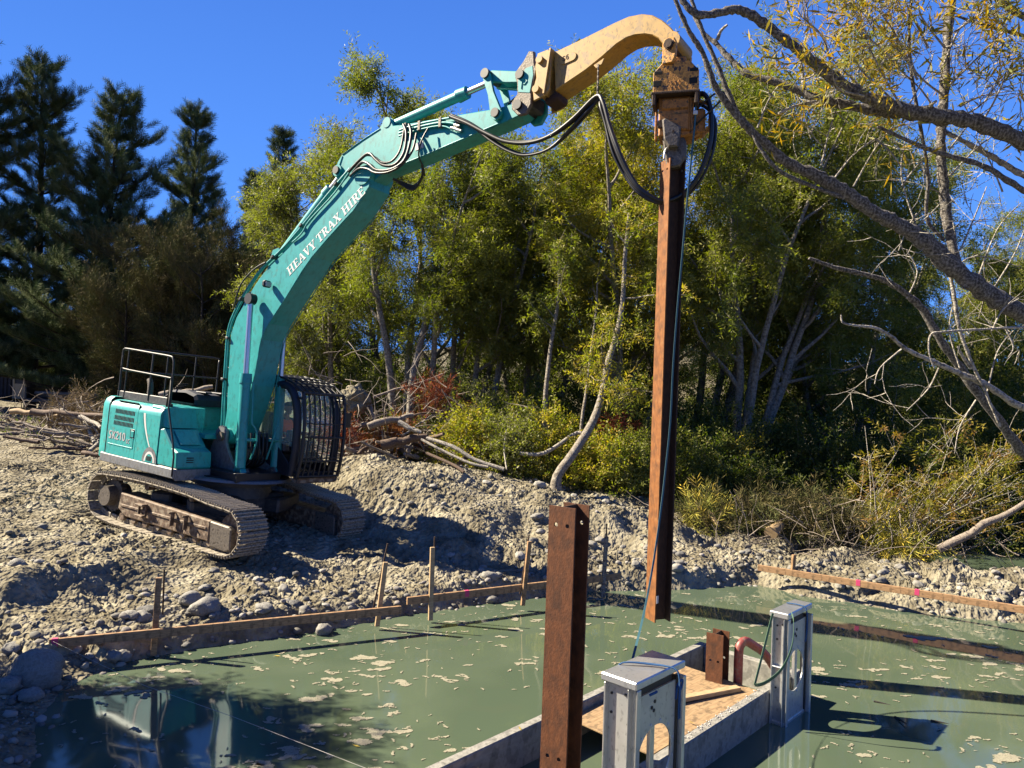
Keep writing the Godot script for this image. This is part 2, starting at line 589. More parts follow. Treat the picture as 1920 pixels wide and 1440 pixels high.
func ground(x: float, z: float) -> float:
	var d := -z
	var dx := x + 5.39
	var y := 0.646 - 0.071 * clampf(minf(dx, 2.4), -45.0, 2.4) - 0.013 * clampf(d - 14.55, -7.0, 30.0)
	y += 0.14 * smoothstep(2.2, 5.0, dx)
	# the spoil heap behind the machine
	if d > 11.0 and x > -12.0:
		var c := lerp_table(CREST, x)
		var o := d - (18.3 + 0.12 * clampf(-x - 3.0, 0.0, 6.0))
		y += c * (exp(-o * o / 5.2) if o < 0.0 else lerpf(exp(-o * o / 14.0), 1.0, 0.35 * smoothstep(0.0, 3.0, o)) * (1.0 - 0.75 * smoothstep(4.0, 14.0, o)))
	if d > 7.0 and d < 20.0 and absf(x) < 11.0:
		for l in LUMPS:
			var e: float = ((x - l[0]) * (x - l[0]) + (d - l[1]) * (d - l[1])) / (l[2] * l[2])
			if e < 5.0:
				y += l[3] * exp(-e)
	# the backwater behind the right bank
	if x > 5.0 and d > 10.0:
		var s := (x - 4.5) * 0.43 + (d - 14.04) * 0.90
		var k := smoothstep(1.9, 3.2, s) * (1.0 - smoothstep(8.5, 10.5, s)) * smoothstep(6.8, 9.2, x)
		y = lerpf(y, -0.45, k)
	# behind the camera's bank
	var sh := shore(x, d)
	if sh < 6.0:
		var wide := 1.15
		if x < -3.9 and d < 9.8:
			wide = lerpf(2.6, 1.15, smoothstep(8.3, 9.8, d))
		elif x > 4.0:
			wide = 1.5
		wide *= 1.0 + 0.35 * n_a.get_noise_2d(x * 3.0, d * 3.0)
		var lip := minf(y, 0.30 if wide < 1.7 else 0.16)
		var bank := lerpf(-0.03, lip, smoothstep(0.0, 1.0, pow(clampf(sh / (wide * .32), 0.0, 1.0), 0.7))) + (y - lip) * smoothstep(wide * .2, wide * 2.9, sh)
		y = minf(y, bank) if sh >= 0.0 else maxf(-0.9, -0.03 + sh * 0.55)
	# roughness
	var keep := clampf(sh * 2.0, 0.15, 1.0)
	y += n_a.get_noise_2d(x, d) * 0.10 * keep
	if d < 45.0:
		var calm := 1.0
		var u := Vector2(x + 5.39, d - 14.55)
		var along := u.x * .853 - u.y * .52
		var across := u.x * -.517 - u.y * .854
		var lane := 0.0
		if along < 2.5:
			lane = smoothstep(.45, .25, absf(absf(across) - 1.2)) * smoothstep(-16.0, -8.0, along)
			y += lane * (0.022 * sin(along * TAU / 0.19) - 0.03)
			calm = 1.0 - 0.75 * smoothstep(2.0, 1.3, absf(across)) * smoothstep(2.6, 1.9, absf(along))
		# older cleat prints crossing the flat
		if x < 3.0 and d > 9.5 and d < 22.0:
			for q in OLD_TRACKS:
				var ac := absf((x - q[0]) * q[3] - (d - q[1]) * q[2])
				if ac < .36 and lane < .3:
					var al: float = (x - q[0]) * q[2] + (d - q[1]) * q[3]
					var k: float = smoothstep(.36, .24, ac) * smoothstep(-.25, .2, n_a.get_noise_2d(x * 1.3 + q[0], d * 1.3))
					y += k * (0.028 * sin(al * TAU / 0.19 + ac * 2.0) - 0.035)
					calm *= 1.0 - .6 * k
		y += n_b.get_noise_2d(x, d) * 0.055 * keep * calm
		var rough := smoothstep(-.35, .35, n_a.get_noise_2d(x * 1.7 - 30.0, d * 1.7 + 9.0))
		var ridge := 1.0 - absf(n_c.get_noise_2d(x * .36 + d * .1, d * 1.0)) * 2.0
		y += (ridge * ridge * 0.036 * (.35 + rough) + absf(n_c.get_noise_2d(x, d * 1.3)) * 0.055 * (.4 + rough)) * keep * calm * (1.0 - .7 * lane)
		y += n_d.get_noise_2d(x, d) * 0.026 * keep * (.5 + rough)
	return y


func axis(parts: Array) -> PackedFloat32Array:
	var out := PackedFloat32Array()
	for p in parts:
		var v: float = p[0]
		while v < p[1] - 1e-4:
			out.append(v)
			v += p[2]
	out.append(parts[-1][1])
	return out


func build_ground() -> void:
	for p in [[75, 1440], [95, 1360], [130, 1300], [240, 1240], [420, 1210], [600, 1185], [750, 1158], [900, 1135], [1000, 1122], [1100, 1110], [1250, 1108], [1420, 1098], [1500, 1118], [1700, 1148], [1920, 1172]]:
		var a := spot(p[0], p[1], 10.0)
		var t := EYE / (EYE - a.y)
		pond.append(Vector2(a.x * t, 10.0 * t))
	pond.append_array(PackedVector2Array([Vector2(12.5, 10.0), Vector2(12.0, 4.2), Vector2(-3.6, 4.2), Vector2(-4.0, 6.0)]))
	var xs := axis([[-320, -60, 40], [-60, -30, 6], [-30, -13.6, .5], [-13.6, -13, .14], [-13, 9.6, .045], [9.6, 14, .16], [14, 30, .8], [30, 60, 5], [60, 321, 45]])
	var ds := axis([[-60, 0, 12], [0, 6, .6], [6, 6.6, .1], [6.6, 19.6, .045], [19.6, 24, .14], [24, 46, .5], [46, 70, 4], [70, 420, 50]])
	var nx := xs.size()
	var nd := ds.size()
	var vs := PackedVector3Array()
	vs.resize(nx * nd)
	for j in nd:
		for i in nx:
			vs[j * nx + i] = Vector3(xs[i], ground(xs[i], -ds[j]), -ds[j])
	var ns := PackedVector3Array()
	ns.resize(nx * nd)
	for j in nd:
		for i in nx:
			var a := vs[j * nx + mini(i + 1, nx - 1)] - vs[j * nx + maxi(i - 1, 0)]
			var b := vs[mini(j + 1, nd - 1) * nx + i] - vs[maxi(j - 1, 0) * nx + i]
			ns[j * nx + i] = a.cross(b).normalized()
	var ids := PackedInt32Array()
	ids.resize((nx - 1) * (nd - 1) * 6)
	var k := 0
	for j in nd - 1:
		for i in nx - 1:
			var a := j * nx + i
			ids[k] = a; ids[k + 1] = a + nx; ids[k + 2] = a + nx + 1
			ids[k + 3] = a; ids[k + 4] = a + nx + 1; ids[k + 5] = a + 1
			k += 6
	var arr := []
	arr.resize(Mesh.ARRAY_MAX)
	arr[Mesh.ARRAY_VERTEX] = vs
	arr[Mesh.ARRAY_NORMAL] = ns
	arr[Mesh.ARRAY_INDEX] = ids
	var m := ArrayMesh.new()
	m.add_surface_from_arrays(Mesh.PRIMITIVE_TRIANGLES, arr)
	tag(put("ground", m, M.ground), "rough grey river gravel and silt bank", "", "", "structure")


func build_water() -> void:
	var w := StandardMaterial3D.new()
	w.resource_name = "murky water"
	w.albedo_texture = noise_tex(512, 0.006, [lin(.056, .077, .050), lin(.068, .090, .059)], 3, 61, FastNoiseLite.TYPE_SIMPLEX_SMOOTH, [.25, .75])
	w.uv1_triplanar = true
	w.uv1_world_triplanar = true
	w.uv1_scale = Vector3.ONE * 0.15
	w.roughness = 0.045
	w.metallic_specular = 0.5
	w.heightmap_enabled = true
	w.heightmap_texture = noise_tex(512, 0.008, [], 2, 62)
	w.heightmap_scale = 0.5
	M.water = w
	var g := Geo.new()
	g.smooth(false)
	g.face([Vector3(-6.5, 0, -3.2), Vector3(26, 0, -3.2), Vector3(26, 0, -24.5), Vector3(-6.5, 0, -24.5)], Vector3.UP)
	tag(put("pond_water", g, w), "still murky green pond water", "", "", "structure")


# ------------------------------------------------------------------ stones
func rock_mesh(seed_: int, flat := 0.65, lumps := 0.22, detail := 2) -> ArrayMesh:
	var n := FastNoiseLite.new()
	n.seed = seed_
	n.frequency = 0.9
	n.fractal_octaves = 3
	# an icosahedron, divided
	var t := (1.0 + sqrt(5.0)) / 2.0
	var v: Array = [Vector3(-1, t, 0), Vector3(1, t, 0), Vector3(-1, -t, 0), Vector3(1, -t, 0), Vector3(0, -1, t), Vector3(0, 1, t), Vector3(0, -1, -t), Vector3(0, 1, -t), Vector3(t, 0, -1), Vector3(t, 0, 1), Vector3(-t, 0, -1), Vector3(-t, 0, 1)]
	var f: Array = [[0, 11, 5], [0, 5, 1], [0, 1, 7], [0, 7, 10], [0, 10, 11], [1, 5, 9], [5, 11, 4], [11, 10, 2], [10, 7, 6], [7, 1, 8], [3, 9, 4], [3, 4, 2], [3, 2, 6], [3, 6, 8], [3, 8, 9], [4, 9, 5], [2, 4, 11], [6, 2, 10], [8, 6, 7], [9, 8, 1]]
	var tris := []
	for q in f:
		tris.append([v[q[0]].normalized(), v[q[1]].normalized(), v[q[2]].normalized()])
	for k in detail - 1:
		var next := []
		for q in tris:
			var a: Vector3 = ((q[0] + q[1]) as Vector3).normalized()
			var b: Vector3 = ((q[1] + q[2]) as Vector3).normalized()
			var c: Vector3 = ((q[2] + q[0]) as Vector3).normalized()
			next.append([q[0], a, c]); next.append([a, q[1], b]); next.append([c, b, q[2]]); next.append([a, b, c])
		tris = next
	var g := Geo.new()
	g.smooth(true)
	for q in tris:
		var p := []
		for e: Vector3 in q:
			var r: float = 1.0 + lumps * n.get_noise_3dv(e * 1.3) * 1.6
			p.append(Vector3(e.x, e.y * flat, e.z * 0.82) * r * 0.5)
		g.face(p, p[0] + p[1] + p[2])
	return g.done()


func build_stones() -> void:
	var kinds := []
	for i in 6:
		kinds.append(rock_mesh(100 + i, rnd(.5, .75), .25, 2))
	var big := []
	for i in 5:
		big.append(rock_mesh(200 + i, rnd(.55, .8), .22, 3))
	# fine gravel: far too many to count
	var sets := []
	var cols := []
	for i in kinds.size():
		sets.append([]); cols.append([])
	var placed := 0
	for k in 60000:
		var x := rnd(-11.5, 10.0)
		var d := rnd(6.6, 20.5)
		var sh := shore(x, d)
		if sh < -0.15:
			continue
		var den := 0.02 + 0.30 * smoothstep(0.12, .5, n_a.get_noise_2d(x * 2.2 + 40.0, d * 2.2)) + 0.36 * smoothstep(1.3, .25, sh)
		if d > 15.0 and x > -7:
			den += .09
		if x < -5.5 and d < 13.0:
			den += .09
		if rng.randf() > den:
			continue
		var s := 0.014 + 0.085 * pow(rng.randf(), 3.8)
		if sh < 1.5: s *= 1.35
		var y := ground(x, -d)
		var b := Basis.from_euler(Vector3(rnd(-.4, .4), rnd(0, TAU), rnd(-.4, .4))).scaled(Vector3(s * rnd(.8, 1.3), s, s))
		var i := placed % kinds.size()
		sets[i].append(Transform3D(b, Vector3(x, y + s * .10, -d)))
		var v := rnd(.09, .24)
		cols[i].append(Color(v, v * rnd(.92, .97), v * rnd(.78, .88)))
		placed += 1
	var gm := StandardMaterial3D.new()
	gm.resource_name = "pebbles"
	gm.vertex_color_use_as_albedo = true
	gm.roughness = 0.9
	gm.metallic_specular = 0.3
	M.pebble = gm
	for i in kinds.size():
		tag(scatter("gravel", kinds[i], gm, sets[i], cols[i], null, "stuff"), "loose grey pebbles strewn over the silt bank", "gravel")
	# larger cobbles, each a thing
	var mats := [M.stone, M.stone_dark]
	for k in 5:
		mats.append(mat("stone_%d" % k, Color(.30 + .055 * k, .285 + .052 * k, .25 + .046 * k), .85, 0, .2, 4.0, null, .4, true))
	var zones := [[-9.5, -6.0, 9.2, 14.0, 26, "grey cobble on the trampled bank before the machine's tracks", "cobbles on the bank before the tracks"],
		[-5.0, -1.5, 9.9, 12.6, 34, "pale cobble in the bank edge behind the timber boards", "cobbles behind the timber boards"],
		[-1.5, 4.6, 12.4, 15.0, 40, "pale cobble in the bank across the pond from the tank", "cobbles on the far bank"],
		[4.6, 9.4, 12.3, 15.4, 36, "pale cobble along the bank behind the long pink marked board", "cobbles along the bank on the far side"],
		[-4.6, 2.5, 15.0, 18.2, 30, "grey cobble on the slope of the gravel heap", "cobbles on the gravel heap"]]
	for q in zones:
		var made := 0
		while made < q[4]:
			var x := rnd(q[0], q[1])
			var d := rnd(q[2], q[3])
			var sh := shore(x, d)
			if sh < 0.05 or (q[0] > -5.1 and q[3] < 15.3 and sh > 1.6 and rng.randf() < .7):
				continue
			var u := Vector2(x + 5.39, d - 14.55)
			if absf(u.x * .853 - u.y * .52) < 2.6 and absf(u.x * -.517 - u.y * .854) < 1.8:
				continue
			var s := 0.11 + 0.15 * pow(rng.randf(), 2.4)
			var mi := rng.randi() % mats.size()
			var tone: String = ["mottled grey", "dark grey", "charcoal grey", "mid grey", "light grey", "pale", "whitish"][mi]
			var st := put("cobble", big[rng.randi() % big.size()], mats[mi])
			st.transform = Transform3D(Basis.from_euler(Vector3(rnd(-.3, .3), rnd(0, TAU), rnd(-.3, .3))).scaled(Vector3(s * rnd(.9, 1.4), s * rnd(.8, 1.1), s)), Vector3(x, ground(x, -d) + s * .08, -d))
			tag(st, (["sunken ", "fist sized ", "big "][clampi(int((s - .11) / .04), 0, 2)]) + (q[5] as String).replace("grey", tone).replace("pale", tone), "stone", q[6])
			made += 1
	# the boulders one would name
	for q in [[70, 1238, 8.55, .52, .46, "big rounded grey boulder at the end of the timber board by the water", 0],
		[385, 1160, 10.45, .40, .26, "smooth flat grey rock lying on the bank just above the timber board", 1],
		[22, 1188, 9.0, .24, .18, "dark rounded rock behind the big boulder", 2],
		[14, 1282, 8.2, .30, .18, "flat dark rock below the big boulder", 3],
		[58, 1284, 8.15, .26, .16, "low mottled rock at the waterline below the big boulder", 4],
		[355, 1140, 10.8, .30, .2, "half buried grey rock behind the smooth flat rock", 0],
		[245, 1150, 10.0, .24, .14, "thin slab of rock on the bank left of the first stake", 2],
		[495, 1165, 10.65, .26, .13, "flat pale stone resting on the bank near the board's middle", 3],
		[230, 1222, 9.4, .2, .16, "pale stone at the waterline under the timber board", 1],
		[213, 1236, 9.3, .2, .16, "dark wet stone at the waterline under the timber board", 4],
		[608, 1185, 10.7, .24, .2, "grey stone under the long board by its far half", 2]]:
		var p := spot(q[0], q[1], q[2])
		var r := put("boulder", big[q[6]], M.stone)
		var gy := maxf(ground(p.x, p.z), 0.0)
		r.transform = Transform3D(Basis.from_euler(Vector3(0, q[0] * .1, 0)).scaled(Vector3(q[3] * 1.1, q[4] / .68, q[3])), Vector3(p.x, gy + q[4] * .30, p.z))
		tag(r, q[5], "stone")


# ------------------------------------------------------------------ plants
func walk(p: Vector3, dir: Vector3, length: float, n: int, wander: float, lift: float) -> Array:
	var pts := [p]
	for i in n:
		dir = (dir + rvec() * wander + Vector3.UP * lift).normalized()
		p += dir * (length / n)
		pts.append(p)
	return pts


func along_path(pts: Array, f: float) -> Vector3:
	var k := clampf(f, 0.0, 0.9999) * (pts.size() - 1)
	var i := int(k)
	return (pts[i] as Vector3).lerp(pts[i + 1], k - i)


func taper(n: int, a: float, b: float) -> Array:
	var out := []
	for i in n:
		out.append(lerpf(a, b, float(i) / (n - 1)))
	return out


func aim(y: Vector3) -> Basis:
	y = y.normalized()
	var x := y.cross(rvec()).normalized()
	return Basis(x, y, x.cross(y))


# one leaf: two crossed-fold triangles from P along DIR
func leaf(g: Geo, p: Vector3, dir: Vector3, wide: Vector3, length: float, w: float, droop := 0.0) -> void:
	var tip := p + dir * length + Vector3.DOWN * droop * length
	var mid := p + dir * length * 0.45
	var a := mid + wide * w * 0.5
	var b := mid - wide * w * 0.5
	g.st.add_vertex(p); g.st.add_vertex(a); g.st.add_vertex(tip)
	g.st.add_vertex(p); g.st.add_vertex(tip); g.st.add_vertex(b)


# a twig of leaves along +Y
func spray(seed_: int, length: float, count: int, leaf_len: float, leaf_w: float, open := 0.8) -> ArrayMesh:
	var r := RandomNumberGenerator.new()
	r.seed = seed_
	var g := Geo.new()
	g.smooth(false)
	for i in count:
		var f := (i + 0.5) / count
		var a := i * 2.4 + r.randf_range(-.5, .5)
		var out := Vector3(cos(a), 0, sin(a))
		var dir := (Vector3.UP * r.randf_range(.2, .9) + out * open).normalized()
		var wide := dir.cross(Vector3(r.randfn(), r.randfn(), r.randfn())).normalized()
		var s := r.randf_range(.7, 1.2)
		leaf(g, Vector3.UP * length * f + out * .01, dir, wide, leaf_len * s, leaf_w * s)
	# the twig itself
	g.st.add_vertex(Vector3(-.003, 0, 0)); g.st.add_vertex(Vector3(.003, 0, 0)); g.st.add_vertex(Vector3(0, length, 0))
	return g.done()


func mix_color(cols: Array, dark := 0.75, light := 1.2) -> Color:
	var c: Color = cols[rng.randi() % cols.size()]
	var k := rnd(dark, light)
	return Color(c.r * k, c.g * k, c.b * k)


const OLIVE := [Color(.115, .135, .034), Color(.165, .18, .048), Color(.21, .21, .06), Color(.255, .24, .06)]
const YELLOWISH := [Color(.155, .17, .038), Color(.23, .225, .05), Color(.30, .265, .052), Color(.40, .30, .05)]
const GREYGREEN := [Color(.16, .16, .07), Color(.21, .205, .095), Color(.26, .25, .13), Color(.14, .145, .05)]
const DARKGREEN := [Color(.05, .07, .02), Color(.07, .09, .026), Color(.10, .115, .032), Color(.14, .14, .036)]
const BROWNISH := [Color(.068, .060, .026), Color(.09, .08, .034), Color(.065, .072, .028), Color(.115, .09, .045)]
const PINEGREEN := [Color(.045, .066, .026), Color(.064, .086, .034), Color(.088, .11, .046), Color(.125, .14, .066)]


func willow(base: Vector3, h: float, spread: float, stems: int, sd: int, tint: Array, density: int, label: String, lean := Vector3.ZERO, bark := "bark", low := 0.28, thick := 1.0) -> Node3D:
	rng.seed = sd
	var t := thing("willow_tree", label, "tree", base, "willow trees behind the gravel bank")
	var trunk := Geo.new()
	var limbs := Geo.new()
	var xfs := []
	var cols := []
	for s in stems:
		var ang := TAU * s / stems + rnd(-.6, .6)
		var out := Vector3(cos(ang), 0, sin(ang))
		var dir := (Vector3.UP + out * rnd(.12, .42) + lean).normalized()
		var length := h * rnd(.78, 1.0)
		var pts := walk(out * rnd(.05, .3) - Vector3.UP * .4, dir, length, 12, .13, .05)
		var r0 := h * rnd(.0085, .0125) * thick
		trunk.tube(pts, taper(13, r0, .015), 7)
		var nb := 10
		for b in nb:
			var f := lerpf(low, .98, (b + rng.randf()) / nb)
			var p := along_path(pts, f)
			var a2 := rnd(0, TAU)
			var d2 := (Vector3(cos(a2), rnd(.35, 1.1), sin(a2)) + out * .3 + lean * .5).normalized()
			var l2 := spread * lerpf(1.0, .42, f) * rnd(.65, 1.15)
			var p2 := walk(p, d2, l2, 6, .22, .05)
			limbs.tube(p2, taper(7, r0 * lerpf(.55, .25, f), .008), 5, false)
			for c in 6:
				var f3 := lerpf(.25, 1.0, (c + rng.randf()) / 6.0)
				var q := along_path(p2, f3)
				var d3 := (rvec() + Vector3.UP * .35 + d2 * .6).normalized()
				var p3 := walk(q, d3, rnd(.6, 1.35) * clampf(spread / 3.0, .6, 1.3), 4, .25, .02)
				limbs.tube(p3, taper(5, .014, .005), 3, false)
				var clump := mix_color(tint, .85, 1.1)
				for e in density:
					var u := pow(rng.randf(), .7)
					var pos := along_path(p3, u) + rvec() * rng.randf() * .22
					var dd := (rvec() * .7 + d3 * .45 + Vector3.DOWN * rnd(.1, 1.0)).normalized()
					xfs.append(Transform3D(aim(dd).scaled(Vector3.ONE * rnd(.75, 1.25)), pos))
					cols.append(clump.lerp(mix_color(tint), .5))
	put("trunk", trunk, M[bark], t)
	put("limbs", limbs, M[bark], t)
	scatter("crown", M.spray_willow, M.willow_leaf, xfs, cols, t)
	return t


func pine(base: Vector3, h: float, reach: float, sd: int, label: String, lean := 0.0) -> void:
	rng.seed = sd
	var t := thing("pine_tree", label, "tree", base, "dark pines against the sky")
	var wood := Geo.new()
	var limbs := Geo.new()
	var pts := []
	for i in 13:
		var f := i / 12.0
		pts.append(Vector3(lean * f * f * h + sin(f * 5.0 + sd) * .12, f * h - .3, cos(f * 4.0 + sd) * .1))
	wood.tube(pts, taper(13, h * .017, .03), 7)
	var xfs := []
	var cols := []
	var y := 0.10
	var phase := 0.0
	while y < 0.985:
		phase += 1.1
		var whorl := rng.randi_range(5, 7)
		var big := rnd(.6, 1.3)
		for w in whorl:
			var a := phase + TAU * w / whorl + rnd(-.35, .35)
			var out := Vector3(cos(a), 0, sin(a))
			var l := reach * (pow(1.0 - y, .66) * 1.08 + .09) * rnd(.45, 1.35) * big
			if y < .3: l *= lerpf(.75, 1.0, y / .3)
			var p := along_path(pts, y)
			var p2 := walk(p, (out + Vector3.UP * lerpf(-.05, .55, y)).normalized(), l, 5, .10, .09)
			limbs.tube(p2, taper(6, .012 + l * .013, .008), 4, false)
			var nsub := int(4 + l * 5.5)
			for c in nsub:
				var f := lerpf(.22, 1.0, (c + rng.randf()) / nsub)
				var q := along_path(p2, f)
				var side := (out.cross(Vector3.UP) * (1 if rng.randf() < .5 else -1) * rnd(.3, 1.0) + out * .7 + Vector3.UP * rnd(.0, .55)).normalized()
				var l3 := lerpf(.9, .35, f) * rnd(.6, 1.2) * clampf(l / 2.0, .5, 1.1)
				var nt := maxi(2, int(l3 / .15))
				for e in nt:
					var pos := q + side * l3 * (e + .3) / nt + rvec() * .05
					var dd := (side * .8 + Vector3.UP * .75 + rvec() * .35).normalized()
					xfs.append(Transform3D(aim(dd).scaled(Vector3.ONE * rnd(1.0, 1.7)), pos))
					cols.append(mix_color(PINEGREEN))
		y += rnd(.026, .042) * (1.0 if h > 12 else 1.25)
	# the leader
	for e in 7:
		xfs.append(Transform3D(aim(Vector3.UP + rvec() * .35).scaled(Vector3.ONE * 1.4), along_path(pts, .93 + e * .011)))
		cols.append(mix_color(PINEGREEN))
	put("trunk", wood, M.bark_dark, t)
	put("limbs", limbs, M.bark_dark, t)
	scatter("crown", M.tuft, M.needle, xfs, cols, t)


# a bushy evergreen with fine brown green foliage in upright plumes
func feathery_tree(base: Vector3, h: float, wide: float, sd: int, tint: Array, label: String) -> void:
	rng.seed = sd
	var t := thing("bushy_evergreen_tree", label, "tree", base, "bushy brown green evergreens")
	var wood := Geo.new()
	var xfs := []
	var cols := []
	for s in 4:
		var a := TAU * s / 4.0 + rnd(-.5, .5)
		var out := Vector3(cos(a), 0, sin(a))
		var pts := walk(out * .2 - Vector3.UP * .3, (Vector3.UP + out * .22).normalized(), h * rnd(.8, .98), 9, .1, .05)
		wood.tube(pts, taper(10, .13, .02), 6)
		for b in 22:
			var f := lerpf(.16, 1.0, (b + rng.randf()) / 22.0)
			var p := along_path(pts, f)
			var a2 := rnd(0, TAU)
			var d2 := Vector3(cos(a2), rnd(.2, .9), sin(a2)).normalized()
			var prof := sin(clampf(f, .05, 1.0) * PI * .82) * .9 + .18
			var l2 := wide * prof * rnd(.5, 1.15)
			var p2 := walk(p, d2, l2, 5, .15, .10)
			wood.tube(p2, taper(6, .03, .006), 4, false)
			for c in int(14 + l2 * 17):
				var u := pow(rng.randf(), .6)
				var pos := along_path(p2, u) + rvec() * .22
				var dd := (d2 * .6 + Vector3.UP * .5 + rvec() * .5).normalized()
				xfs.append(Transform3D(aim(dd).scaled(Vector3.ONE * rnd(.8, 1.5)), pos))
				cols.append(mix_color(tint))
	put("trunk", wood, M.bark_dark, t)
	scatter("crown", M.plume, M.needle, xfs, cols, t)


func bush(base: Vector3, r: Vector3, count: int, tint: Array, sd: int, label: String, group := "", stems := 7, leafy := "spray_broad", called := "shrub", bark := "bark") -> Node3D:
	rng.seed = sd
	var t := thing(called, label, "shrub", base, group)
	var wood := Geo.new()
	var xfs := []
	var cols := []
	var ends := []
	for s in stems:
		var a := rnd(0, TAU)
		var to := Vector3(cos(a) * r.x * rnd(.3, 1.0), r.y * rnd(1.0, 1.9), sin(a) * r.z * rnd(.3, 1.0))
		var pts := walk(Vector3(cos(a), 0, sin(a)) * .12 - Vector3.UP * .15, (to * Vector3(.6, 1.2, .6)).normalized(), to.length(), 7, .16, -.02)
		wood.tube(pts, taper(8, rnd(.012, .026), .004), 5, false)
		for k in 5:
			var q := along_path(pts, rnd(.25, .95))
			var p2 := walk(q, (rvec() + Vector3.UP * .4 + to.normalized() * .5).normalized(), rnd(.3, .9) * r.x, 4, .2, 0)
			wood.tube(p2, taper(5, .008, .003), 3, false)
			ends.append(p2)
		ends.append(pts)
	for i in count:
		var pos: Vector3
		if rng.randf() < .6:
			var e: Array = ends[rng.randi() % ends.size()]
			pos = along_path(e, rnd(.3, 1.0)) + rvec() * rng.randf() * .18
		else:
			pos = rvec() * pow(rng.randf(), .45)
			pos = Vector3(pos.x * r.x, absf(pos.y) * r.y * 1.7 + .05, pos.z * r.z)
			pos += rvec() * .1
		if pos.y < 0.0: pos.y = rnd(0, .3)
		var dd := (rvec() + Vector3.UP * .4 + Vector3(pos.x / r.x, 0, pos.z / r.z) * .4).normalized()
		xfs.append(Transform3D(aim(dd).scaled(Vector3.ONE * rnd(.7, 1.3)), pos))
		cols.append(mix_color(tint))
	put("stems", wood, M[bark], t)
	scatter("foliage", M[leafy], M.willow_leaf if leafy != "plume" else M.needle, xfs, cols, t)
	return t


func on_ground(px: float, py: float, depth: float) -> Vector3:
	var p := spot(px, py, depth)
	return Vector3(p.x, ground(p.x, p.z), p.z)


